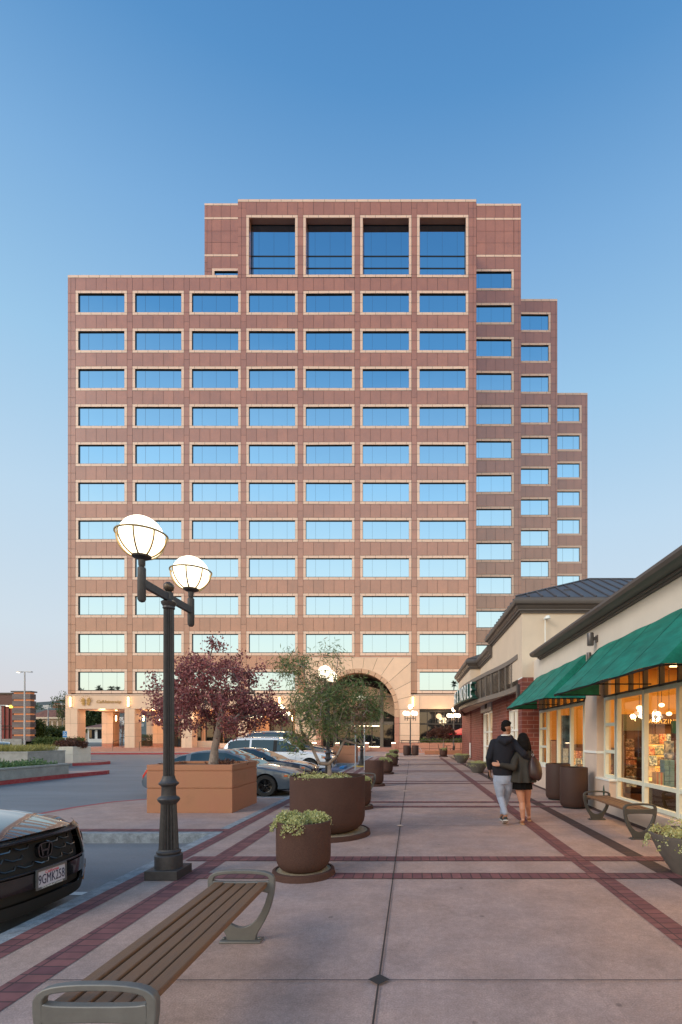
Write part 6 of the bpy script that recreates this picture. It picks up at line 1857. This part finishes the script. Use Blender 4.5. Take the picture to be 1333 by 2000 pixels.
# hood: a curved sheet from the windscreen to its front lip
def hood(yf, s):
    """s 0 front lip .. 1 windscreen"""
    x = nose(yf, .93 * K) + .02 - s * 1.35 * K
    z = (.955 + .17 * (1 - (1 - s) ** 2.1) - .085 * abs(yf) ** 2.6 * (1 - .2 * s) + .014 * math.exp(-((abs(yf) - .62) / .1) ** 2)) * K
    return Vector((x - .05 * abs(yf) ** 8 * (1 - s), yf * hwS * (.90 + .06 * s), z))
for i in range(30):
    for j in range(16):
        b.poly([hood(ys_[i], j / 16), hood(ys_[i + 1], j / 16), hood(ys_[i + 1], (j + 1) / 16), hood(ys_[i], (j + 1) / 16)])
        if j == 0:
            e = Vector((-.02, 0, -.035 * K)); b.poly([hood(ys_[i], 0), hood(ys_[i], 0) + e, hood(ys_[i + 1], 0) + e, hood(ys_[i + 1], 0)])
ho = b.build('hood', M['paintblack'], SV, local=True)
def weld2(ob, ang=35):
    bm = bmesh.new(); bm.from_mesh(ob.data); bmesh.ops.remove_doubles(bm, verts=bm.verts, dist=.0006); bmesh.ops.recalc_face_normals(bm, faces=bm.faces); bm.to_mesh(ob.data); bm.free()
    ob.data.polygons.foreach_set('use_smooth', [True] * len(ob.data.polygons)); ob.data.set_sharp_from_angle(angle=R(ang))
weld2(ho)
# front skin as a grid in (y, z) with named zones
def skin(z0, z1, y0, y1, nz, ny, inset=0.0, name='bumper', m_=None, rec=None):
    q = MB()
    zs = lin(z0 * K, z1 * K, nz); yy = lin(y0, y1, ny)
    P_ = lambda y, z: Vector((nose(y, z) - inset - (rec(y, z) if rec else 0), y * hwS, z))
    for i in range(nz):
        for j in range(ny): q.poly([P_(yy[j], zs[i]), P_(yy[j + 1], zs[i]), P_(yy[j + 1], zs[i + 1]), P_(yy[j], zs[i + 1])])
    o = q.build(name, m_ or M['paintblack'], SV, local=True); weld2(o); return o
skin(.20, .33, -1, 1, 3, 30, .0, 'lower_bumper', M['black'])
skin(.33, .44, -.62, .62, 2, 20, .05, 'air_intake', M['black'])
for s in (-1, 1): skin(.33, .60, *sorted((s * .62, s * 1)), 5, 10, .0, 'bumper', M['paintblack'])
skin(.44, .585, -.64, .64, 3, 20, -.012, 'bumper', M['paintblack'])
skin(.585, .90, -.66, .66, 4, 20, .07, 'grille', M['black'])
for s in (-1, 1): skin(.60, .75, *sorted((s * .70, s * 1)), 4, 8, .0, 'bumper', M['paintblack'])
for s in (-1, 1):
    o = skin(.755, .895, *sorted((s * .68, s * .99)), 3, 8, .0, 'headlight', M['carglass'])
    q = MB(); q.tube([(nose(s * y, .88 * K) - .002, s * y * hwS, .882 * K) for y in lin(.70, .98, 8)], .006, 5); q.build('light_strip', M['lens'], o, local=True)
skin(.895, .945, -1, 1, 1, 30, .004, 'nose_trim', M['blacktrim'])
skin(.20, .95, -1, 1, 2, 24, .16, 'core_support', M['black'])
gb = MB()   # grille surround bars and the slanted bright blades of its mesh
def gp(y, z, d=0): return (nose(y, z * K) - .03 + d, y * hwS, z * K)
for z_ in (.60, .89): gb.tube([gp(y, z_, .02) for y in lin(-.66, .66, 16)], .010, 6)
for s in (-1, 1): gb.tube([gp(s * .66, .60, .02), gp(s * .70, .70, .02), gp(s * .68, .89, .02)], .010, 6)
gb.build('grille_frame', M['blacktrim'], SV, smooth=50, local=True)
for r_ in range(3):
    for c_ in range(-3, 4):
        y0 = c_ * .20 + (.10 if r_ % 2 else 0); z_ = .655 + r_ * .085
        if abs(y0) > .6 or (abs(y0) < .12 and z_ > .66 and z_ < .86): continue
        q = MB(); q.tube([gp(y0 - .10, z_ + .022, -.02), gp(y0 - .055, z_ - .004, .0), gp(y0 + .035, z_ - .002, .0), gp(y0 + .08, z_ + .026, -.02)], .0075, 4)
        q.build('grille_blade', M['blacktrim'] if (r_ + c_) % 3 else M['chrome'], SV, smooth=50, local=True)
# badge
bd = MB(); zc_ = .775
def loop(w_, h_, n=28, p=3.2): return [(w_ * math.copysign(abs(math.cos(a)) ** (2 / p), math.cos(a)), h_ * math.copysign(abs(math.sin(a)) ** (2 / p), math.sin(a))) for a in [2 * PI * i / n for i in range(n)]]
fnb = lambda u, v, q: (nose(0, zc_ * K) + q, u * K, (zc_ + v) * K)
bd.band([(u * (1 + .10 * v / .08), v) for u, v in loop(.088, .077)], [(u * (1 + .10 * v / .08), v) for u, v in loop(.076, .066)], fnb, -.03, .006)
for s in (-1, 1): bd.prism([(s * .046, .058), (s * .062, .060), (s * .036, -.058), (s * .018, -.056)], fnb, -.02, .004)
bd.prism([(-.034, .008), (.034, .008), (.030, -.012), (-.030, -.012)], fnb, -.02, .004)
bd.build('badge', M['chrome'], SV, local=True)
# number plate
pt = MB(); zp = .515; xp = nose(0, zp * K) + .022
pt.box(xp - .012, xp, -.155, .155, zp * K - .078, zp * K + .078); pl_o = pt.build('number_plate', mat('plate_white', (.5, .5, .56), .5), SV, local=True, bevel=.003)
pf = MB(); o_, i_ = [(-.163, -.086), (.163, -.086), (.163, .086), (-.163, .086)], [(-.148, -.066), (.148, -.066), (.148, .066), (-.148, .066)]
pf.band(o_, i_, lambda u, v, q: (q, u, zp * K + v), xp - .006, xp + .006); pf.build('plate_frame', mat('plate_frame', (.17, .17, .17), .4, metal=.5), pl_o, local=True)
def ptext(nm, s_, size, z, m_, sx_=1.0, sh=0, dx=0):
    mt = basis((xp + .0015 + dx, 0, zp * K + z), (0, 1, 0), (0, 0, 1)); o = text_mesh(nm, s_, size, m_, None, .0008, mt, 'CENTER', shear=sh, sx_=sx_); o.parent = pl_o; return o
ptext('plate_number', '9GMK258', .118, -.047, mat('plate_ink', (.02, .02, .06), .5), .58)
ptext('plate_state', 'California', .038, .036, mat('plate_red', (.55, .02, .06), .5), 1.0, .3)
ptext('dealer_text', 'DCH Honda of Temecula', .022, -.0805, M['signwhite'], 1.0, 0, .006)
# fog strips low in the corners
for s in (-1, 1):
    q = MB(); q.tube([(nose(s * .74, .30 * K) - .004, s * .74 * hwS, .27 * K), (nose(s * .79, .5 * K) - .006, s * .79 * hwS, .44 * K)], .012, 5); q.build('corner_strip', M['chrome'], SV, local=True)
    q = MB(); q.box(nose(s * .9, .4 * K) - .05, nose(s * .9, .4 * K) + .004, *sorted((s * .80 * hwS, s * .93 * hwS)), .36 * K, .47 * K); q.build('corner_duct', M['blacktrim'], SV, local=True, bevel=.01)
# flanks, cabin and wheels behind the nose
fl = MB(); rs = []
for x, zt_, w_ in ((xn - .32 * K, .86, .94), (xn - .6 * K, .98, 1.0), (xn - 1.15 * K, 1.05, 1.01), (-xn + 1.0 * K, 1.08, 1.0), (-xn + .1 * K, 1.02, .95), (-xn, .7, .86)):
    w_ *= hwS; half = [(0, .2 * K), (w_ * .9, .2 * K), (w_, .38 * K), (w_ * 1.01, .7 * K), (w_ * .985, (zt_ - .08) * K), (w_ * .92, (zt_ - .015) * K), (0, (zt_ - .03) * K)]
    rs.append([(x, y, z) for y, z in half] + [(x, -y, z) for y, z in half[-2:0:-1]])
fl.rings(rs); fl.build('body', M['paintblack'], SV, smooth=40, local=True)
cb = MB(); rs = []
for x, z_, w_ in ((xn - 1.36 * K, 1.06, .86), (xn - 1.9 * K, 1.50, .74), (xn - 2.1 * K, 1.62, .70), (-xn + .9 * K, 1.64, .68), (-xn + .3 * K, 1.45, .70), (-xn + .08 * K, 1.05, .84)):
    w_ *= hwS; rs.append([(x, -w_ - .06 * (z_ < 1.2), .98 * K), (x, -w_, z_ * K), (x, 0, (z_ + .02) * K), (x, w_, z_ * K), (x, w_ + .06 * (z_ < 1.2), .98 * K)])
cb.rings(rs); cb.build('cabin', M['carglass'], SV, smooth=30, local=True)
for xw in (xn - .92 * K, -xn + .85 * K):
    for s in (-1, 1):
        wr = .35 * K; y = s * (hwS - .08)
        q = MB(); q.rings([[(xw + r * math.cos(2 * PI * k / 32), y + s * d, wr + r * math.sin(2 * PI * k / 32)) for k in range(32)] for r, d in ((wr * .6, -.1), (wr, -.09), (wr, .09), (wr * .95, .1), (wr * .6, .1))], 0, True, (False, False)); wo = q.build('wheel', M['black'], SV, smooth=40, local=True)
        q = MB()
        for k in range(10): a = 2 * PI * k / 10; q.tube([(xw, y + s * .08, wr), (xw + wr * .6 * math.cos(a), y + s * .09, wr + wr * .6 * math.sin(a))], .018, 5)
        q.build('rim', M['blacktrim'], wo, local=True)

# ================================================================ people
def pbuild(mb, name, m_, par, voxel, smooth_it=6, sub=False):
    o = mb.build(name, m_, par)
    r = o.modifiers.new('r', 'REMESH'); r.mode = 'VOXEL'; r.voxel_size = voxel; r.use_smooth_shade = True
    s = o.modifiers.new('s', 'SMOOTH'); s.factor = .5; s.iterations = smooth_it
    return o
def ellring(c, rx, ry, n=20, tilt=0.0):
    return [(c[0] + rx * math.cos(a), c[1] + ry * math.sin(a), c[2] + tilt * math.sin(a)) for a in [2 * PI * i / n for i in range(n)]]
def stack(mb, rows, n=20):
    mb.rings([ellring(c, rx, ry, n) for c, rx, ry in rows])
def limb(mb, pts, rads, n=12):
    P_ = [Vector(p) for p in pts]
    q, rr_ = [], []
    for i in range(len(P_) - 1):
        for k in range(5):
            t = k / 5; q.append(P_[i].lerp(P_[i + 1], t)); rr_.append(rads[i] + (rads[i + 1] - rads[i]) * t)
    q.append(P_[-1]); rr_.append(rads[-1])
    mb.tube(q, rr_, n)
    for p, r in zip(P_, rads): mb.sphere(p, r * .98, 12, 8)
def hand(mb, wrist, dirn, side, curl=.35, sc=1.0, thumb=None):
    """palm, four fingers and a thumb; dirn points to the fingertips, side points to the thumb"""
    d = Vector(dirn).normalized(); s = (Vector(side) - d * Vector(side).dot(d)).normalized(); nrm = d.cross(s)
    w_ = Vector(wrist)
    M_ = Matrix((s, nrm, d)).transposed().to_4x4(); M_.translation = w_ + d * .045 * sc
    pm = []
    for zz, ax, ay in ((-.045, .024, .016), (-.02, .034, .017), (.02, .041, .015), (.045, .040, .012)):
        pm.append([M_ @ Vector((ax * sc * math.cos(a), ay * sc * math.sin(a), zz * sc)) for a in [2 * PI * i / 14 for i in range(14)]])
    mb.rings(pm)
    for k, (off, ln) in enumerate(((.029, .068), (.010, .078), (-.010, .072), (-.029, .056))):
        p = w_ + d * .088 * sc + s * off * sc; q = p; dd = Vector(d); pts = [p - d * .02]
        for j in range(3):
            dd = (dd + nrm * curl * .5).normalized(); q = q + dd * ln * sc / 3 * (1.15 - .15 * j); pts.append(q)
        mb.tube(pts, [.0095 * sc, .0092 * sc, .0085 * sc, .0068 * sc], 8)
    p = w_ + d * .03 * sc + s * .03 * sc; q1 = p + (d * .5 + s * .8 + nrm * .2).normalized() * .035 * sc; q2 = q1 + (d * .85 + s * .35 + nrm * .3).normalized() * .032 * sc
    mb.tube([p - s * .01, q1, q2], [.012 * sc, .010 * sc, .0078 * sc], 8)
def head(mb, c, r, turn=0.0, sc=1.0):
    """skull, jaw, nose, ears; face looks to +Y turned by `turn`"""
    Rz = Matrix.Rotation(turn, 4, 'Z'); c = Vector(c)
    def q(x, y, z): return c + Rz @ Vector((x, y, z)) * sc
    def el(x, y, z, a, b_, d_): 
        p = q(x, y, z); mb.sphere(p, (a * sc, b_ * sc, d_ * sc), 16, 12)
    el(0, -.012, .025, .076, .094, .090); el(0, .03, -.045, .056, .062, .065); el(0, .055, -.08, .032, .028, .022)
    mb.tube([q(0, .088, .02), q(0, .112, -.022), q(0, .09, -.032)], [.010 * sc, .015 * sc, .010 * sc], 8)
    for s in (-1, 1): mb.sphere(q(s * .078, -.005, -.005), (.010 * sc, .020 * sc, .031 * sc), 8, 8); mb.sphere(q(s * .032, .078, .014), (.014 * sc, .010 * sc, .009 * sc), 8, 6)
    mb.sphere(q(0, .088, -.058), (.022 * sc, .010 * sc, .009 * sc), 8, 6)

PM = thing('person', 'person in a navy hoodie and pale jeans walking away with an arm round the other', 'person', (1.56, 8.3, 0), 0, 'couple walking along the pavement')
Y0 = 8.3
def P_(px, py, dy=0.0): return W(px, py, Y0 + dy)
# --- skin
b = MB()
hc = P_(989.5, 1423, .02)
head(b, hc, .09, turn=-.75, sc=1.04)
limb(b, [P_(988, 1440, -.01), P_(989, 1431, .0)], [.058, .052])
hipL, hipR = P_(973.5, 1521), P_(991, 1521)
kneeN, kneeF = P_(978, 1556, .02), P_(991, 1553, .16)
ankN, ankF = P_(987.5, 1593, -.10), P_(981.5, 1591, .36)
stack(b, [(P_(982, 1528), .12, .10), (P_(982, 1515), .155, .11), (P_(982, 1495), .14, .10), (P_(983, 1470), .165, .11), (P_(984, 1452), .19, .105), (P_(985, 1444), .13, .08), (P_(987, 1439), .06, .06)])
limb(b, [hipL, kneeN, ankN], [.085, .052, .036]); limb(b, [hipR, kneeF, ankF], [.085, .052, .036])
shL, shR = P_(964.5, 1450, 0), P_(1004, 1450, .0)
elL, wrL = P_(955.5, 1480, -.03), P_(956.5, 1502, .06)
elR, wrR = P_(1024, 1473, -.13), P_(1035.5, 1489, -.02)
limb(b, [shL, elL, wrL], [.05, .04, .027]); limb(b, [shR, elR, wrR], [.05, .04, .027])
hand(b, wrL, (.10, .12, -1), (.4, 1, .1), .45)
hand(b, wrR, (.5, .75, -.9), (-.3, .5, .6), .5)
for a, tgt in ((ankN, P_(985, 1611, -.02)), (ankF, P_(980, 1603, .46))): limb(b, [a, a + Vector((0, .06, -.045)), a + Vector((0, .16, -.06))], [.034, .036, .026])
pbuild(b, 'body', M['skin2'], PM, .0055, 4)
# --- hoodie
b = MB()
stack(b, [(P_(982, 1514.5), .158, .125), (P_(982, 1509), .168, .135), (P_(981.5, 1500), .178, .142), (P_(982, 1485), .178, .138), (P_(983, 1468), .196, .140), (P_(984, 1455), .208, .135), (P_(985, 1447), .190, .122), (P_(986, 1441), .125, .10), (P_(987.5, 1437.5), .075, .078)], 28)
limb(b, [P_(965, 1451, 0), elL, wrL + Vector((0, 0, .015))], [.074, .061, .044], 14); limb(b, [P_(1003.5, 1451, 0), elR, wrR], [.076, .062, .044], 14)
# hood lying on the back, two soft rolls
b.tube([P_(975, 1440, .02), P_(978, 1446, -.11), P_(987, 1450, -.15), P_(996, 1446, -.11), P_(1000, 1440, .02)], [.035, .048, .056, .048, .035], 12)
b.tube([P_(979, 1437, .03), P_(981, 1441, -.07), P_(988, 1444, -.11), P_(995, 1441, -.07), P_(998, 1437, .03)], [.028, .034, .038, .034, .028], 10)
rib = [P_(963 + 2 * k, 1514, 0) for k in range(3)]
pbuild(b, 'hoodie', M['hoodie'], PM, .010, 4)
b = MB(); b.tube([P_(982, 1438, -.02) + Vector((.075 * math.cos(a) + .05, .07 * math.sin(a), .018)) for a in lin(-PI * .95, -.05, 10)], .010, 6); b.build('collar', M['signwhite'], PM, smooth=60)
# --- jeans
b = MB()
stack(b, [(P_(982, 1531), .125, .11), (P_(982, 1524), .160, .125), (P_(982, 1516), .160, .125), (P_(982, 1509), .150, .115)], 24)
limb(b, [P_(974, 1524), P_(976.5, 1540, .0), kneeN, P_(983, 1574, -.05), P_(986.5, 1587, -.10)], [.098, .09, .068, .056, .050], 14)
limb(b, [P_(991, 1524), P_(992.5, 1538, .06), kneeF, P_(985, 1573, .27), P_(982, 1587, .35)], [.096, .088, .066, .054, .048], 14)
pbuild(b, 'jeans', M['jeans'], PM, .009, 3)
# --- shoes
def shoe(par, heel, toe, w_=.046, m1=M['shoe'], m2=M['sole']):
    h, t_ = Vector(heel), Vector(toe); d = t_ - h; L3 = d.length; d.normalize(); s = d.cross(Vector((0, 0, 1))).normalized(); u = s.cross(d)
    M_ = Matrix((s, d, u)).transposed().to_4x4(); M_.translation = h
    up_ = MB(); rs = []
    for f, wd, hg in ((0, .55, .055), (.08, .8, .072), (.25, .85, .078), (.45, .85, .062), (.65, 1.0, .044), (.85, .9, .034), (.97, .6, .024), (1, .3, .016)):
        rs.append([M_ @ Vector((w_ * wd * math.cos(a), f * L3, .012 + hg * max(0, math.sin(a)) if math.sin(a) > -.01 else .012)) for a in [2 * PI * i / 16 for i in range(16)]])
    up_.rings(rs); so = MB(); rs = []
    for f, wd in ((-.02, .5), (.05, .9), (.3, .92), (.5, .88), (.7, 1.08), (.88, .95), (1.0, .55), (1.03, .2)):
        rs.append([M_ @ Vector((w_ * wd * c_, f * L3, z)) for c_, z in ((-1, 0), (1, 0), (1, .018), (-1, .018))])
    so.rings(rs)
    o = up_.build('shoe', m1, par, smooth=60); so.build('sole', m2, o, smooth=30)
shoe(PM, P_(988.5, 1603, -.16), (P_(985.5, 1613, .08).x, 8.36, .003), .047)
shoe(PM, (P_(981, 1605, .36).x, 8.56, .012), (P_(978.5, 1603, .62).x, 8.82, .004), .047)
# --- hair: a close crop with a taller top
b = MB(); Rz = Matrix.Rotation(-.75, 4, 'Z')
def hq(x, y, z): return hc + Rz @ Vector((x, y, z)) * 1.04
b.sphere(hq(0, -.022, .052), (.083, .094, .070), 18, 14); b.sphere(hq(0, .02, .088), (.074, .078, .038), 16, 10); b.sphere(hq(0, -.055, .005), (.066, .056, .062), 14, 10)
rr2 = random.Random(4)
for _ in range(70):
    a = rr2.uniform(0, 2 * PI); e = rr2.uniform(.35, 1.5); b.sphere(hq(.074 * math.cos(a) * math.cos(e), -.01 + .088 * math.sin(a) * math.cos(e), .055 + .068 * math.sin(e)), rr2.uniform(.014, .027), 6, 5)
pbuild(b, 'hair', M['hair'], PM, .006, 1)
b = MB()
for s in (-1, 1): b.tube([hq(s * .082, -.01, .014), hq(s * .076, .075, .018)], .0025, 4); b.tube([hq(s * .034 + .026 * math.cos(a), .096, .012 + .02 * math.sin(a)) for a in lin(0, 2 * PI, 14)], .0025, 4)
b.build('glasses', M['black'], PM)
b = MB(); b.box(-.02, .02, -.006, .006, -.06, .06, M=Matrix.Translation(wrL + Vector((.0, .05, -.11)))); ph = thing('phone', 'small black phone held in the hoodie wearer\'s hanging hand', 'phone', tuple(wrL + Vector((0, .05, -.11)))); b.build('case', M['blacktrim'], ph, bevel=.004)

PW = thing('person', 'person in an olive coat and short black skirt with a brown shoulder bag, walking away', 'person', (1.88, 8.3, 0), 0, 'couple walking along the pavement')
b = MB()
wc = P_(1021.5, 1444, .0)
head(b, wc, .09, turn=.35, sc=.95)
limb(b, [P_(1023, 1462), P_(1022, 1453)], [.045, .042])
stack(b, [(P_(1021, 1537), .11, .10), (P_(1021, 1524), .145, .11), (P_(1021, 1505), .115, .085), (P_(1022, 1484), .13, .09), (P_(1023, 1470), .155, .085), (P_(1023, 1463), .10, .07), (P_(1023, 1459), .05, .05)])
kA, kB = P_(1019.5, 1567, .0), P_(1030, 1563, .14)
aA, aB = P_(1021.5, 1599, -.03), P_(1033.5, 1594, .30)
limb(b, [P_(1014.5, 1532), P_(1017, 1550, 0), kA, P_(1020.5, 1580, -.03), aA], [.082, .070, .050, .050, .030], 14)
limb(b, [P_(1029, 1532), P_(1030, 1548, .08), kB, P_(1031.5, 1575, .18), aB], [.082, .070, .050, .049, .029], 14)
for a, dz in ((aA, 0), (aB, 0)): limb(b, [a + Vector((0, -.02, -.02)), a + Vector((0, .05, -.055)), a + Vector((0, .15, -.075))], [.028, .028, .020])
wsL, weL, wwL = P_(1010, 1472), P_(1003.5, 1499, -.17), P_(977.5, 1494, -.17)
limb(b, [wsL, weL, wwL], [.042, .034, .023])
hand(b, wwL, (-1, .18, .15), (.1, .1, 1), .55, .92)
limb(b, [P_(1036, 1472), P_(1043, 1498, .05), P_(1040, 1512, .18)], [.042, .034, .024]); hand(b, P_(1040, 1512, .18), (0, .5, -1), (-1, .2, 0), .5, .92)
pbuild(b, 'body', M['skin'], PW, .0055, 4)
# coat: fitted shoulders flaring to the hem, with folds
b = MB(); rs = []
for c, rx, ry, fold in ((P_(1021.5, 1527.5, -.02), .222, .18, .11), (P_(1021.5, 1522, -.02), .214, .175, .10), (P_(1021.5, 1510, -.02), .195, .162, .08), (P_(1021.5, 1497, -.01), .168, .142, .05), (P_(1022, 1484), .162, .128, .03), (P_(1023, 1474), .172, .118, .01), (P_(1023, 1467), .152, .105, 0), (P_(1023, 1462), .105, .088, 0), (P_(1023, 1458), .062, .065, 0)):
    rs.append([(c[0] + rx * (1 + fold * math.sin(9 * a + 1)) * math.cos(a), c[1] + ry * (1 + fold * math.sin(9 * a + 1)) * math.sin(a), c[2]) for a in [2 * PI * i / 72 for i in range(72)]])
b.rings(rs)
limb(b, [P_(1011.5, 1473), P_(1005, 1488, -.10), weL, wwL + Vector((.02, 0, 0))], [.066, .066, .060, .040], 14)
limb(b, [P_(1035.5, 1472), P_(1042.5, 1498, .05), P_(1040, 1510, .16)], [.064, .058, .044], 14)
b.tube([P_(1013, 1461, .02), P_(1016, 1464, -.07), P_(1023, 1466, -.09), P_(1030, 1464, -.07), P_(1033, 1461, .02)], .026, 8)
pbuild(b, 'coat', M['coat'], PW, .009, 2)
b = MB(); rs = []
for c, rx, ry in ((P_(1020.5, 1541, 0), .168, .145), (P_(1020.5, 1533), .165, .14), (P_(1020.5, 1522), .15, .125)): rs.append([(c[0] + rx * (1 + .05 * math.sin(12 * a)) * math.cos(a), c[1] + ry * (1 + .05 * math.sin(12 * a)) * math.sin(a), c[2]) for a in [2 * PI * i / 60 for i in range(60)]])
b.rings(rs); b.build('skirt', M['skirt'], PW, smooth=60)
b = MB()
b.sphere(wc + Vector((0, -.012, .03)), (.086, .098, .088), 18, 12); b.tube([wc + Vector((-.01, -.05, .03)), wc + Vector((0, -.085, -.04)), wc + Vector((.02, -.095, -.12)), wc + Vector((.05, -.10, -.19))], [.078, .088, .080, .045], 14)
b.tube([wc + Vector((.05, -.03, .02)), wc + Vector((.075, -.05, -.07)), wc + Vector((.10, -.06, -.16)), wc + Vector((.115, -.07, -.20))], [.045, .045, .036, .016], 10)
b.tube([wc + Vector((-.06, -.03, .02)), wc + Vector((-.078, -.04, -.07)), wc + Vector((-.07, -.06, -.15))], [.04, .04, .022], 10)
pbuild(b, 'hair', M['hair'], PW, .007, 2)
for hl, tp in ((P_(1021.5, 1605, -.08), (P_(1018, 1611, .1).x, 8.42, .003)), ((P_(1033.5, 1600, .28).x, 8.54, .004), (P_(1032, 1600, .5).x, 8.76, .003))):
    h = Vector((hl[0], hl[1], .004)); t_ = Vector(tp); d = (t_ - h).normalized(); s_ = Vector((d.y, -d.x, 0))
    q = MB(); rs = []
    for f, w_ in ((-.01, .022), (.04, .034), (.12, .030), (.18, .040), (.215, .034), (.235, .014)): 
        c = h + d * f; rs.append([c + s_ * w_, c - s_ * w_, c - s_ * w_ + Vector((0, 0, .014)), c + s_ * w_ + Vector((0, 0, .014))])
    q.rings(rs); o = q.build('sandal', mat('tan_sandal', (.45, .26, .14), .6), PW)
    q = MB(); c = h + d * .15; q.tube([c + s_ * .034 + Vector((0, 0, .015)), c + Vector((0, .01, .05)), c - s_ * .034 + Vector((0, 0, .015))], .006, 5); q.build('strap', M['leather'], o)
BG = thing('shoulder_bag', 'slouchy brown leather shoulder bag hanging at the coat wearer\'s hip', 'bag', tuple(P_(1046, 1523, -.17)))
b = MB(); rs = []
for c, rx, ry in ((P_(1046.5, 1523, -.17), .06, .04), (P_(1046, 1519, -.17), .105, .07), (P_(1046, 1511, -.17), .118, .08), (P_(1045.5, 1500, -.165), .110, .07), (P_(1044.5, 1490, -.15), .088, .046), (P_(1043, 1484, -.14), .054, .026), (P_(1041.5, 1478, -.13), .024, .016)):
    rs.append([(c[0] + rx * (1 + .05 * math.sin(5 * a)) * math.cos(a), c[1] + ry * math.sin(a), c[2] + .02 * math.sin(2 * a)) for a in [2 * PI * i / 32 for i in range(32)]])
b.rings(rs); b.build('pouch', M['leather'], BG, smooth=70)
b = MB(); b.tube([P_(1041.5, 1479, -.14), P_(1039, 1471, -.125), P_(1035.5, 1464.5, -.02), P_(1036, 1466, .07), P_(1040, 1478, .06), P_(1043, 1488, .0)], .011, 6); b.build('strap', M['leather'], BG, smooth=60)
b = MB(); c = P_(1040.5, 1474.5, -.14); b.tube([c + Vector((.018 * math.cos(a), -.012, .018 * math.sin(a))) for a in lin(0, 2 * PI, 14)], .004, 5); b.build('ring', M['pole'], BG)
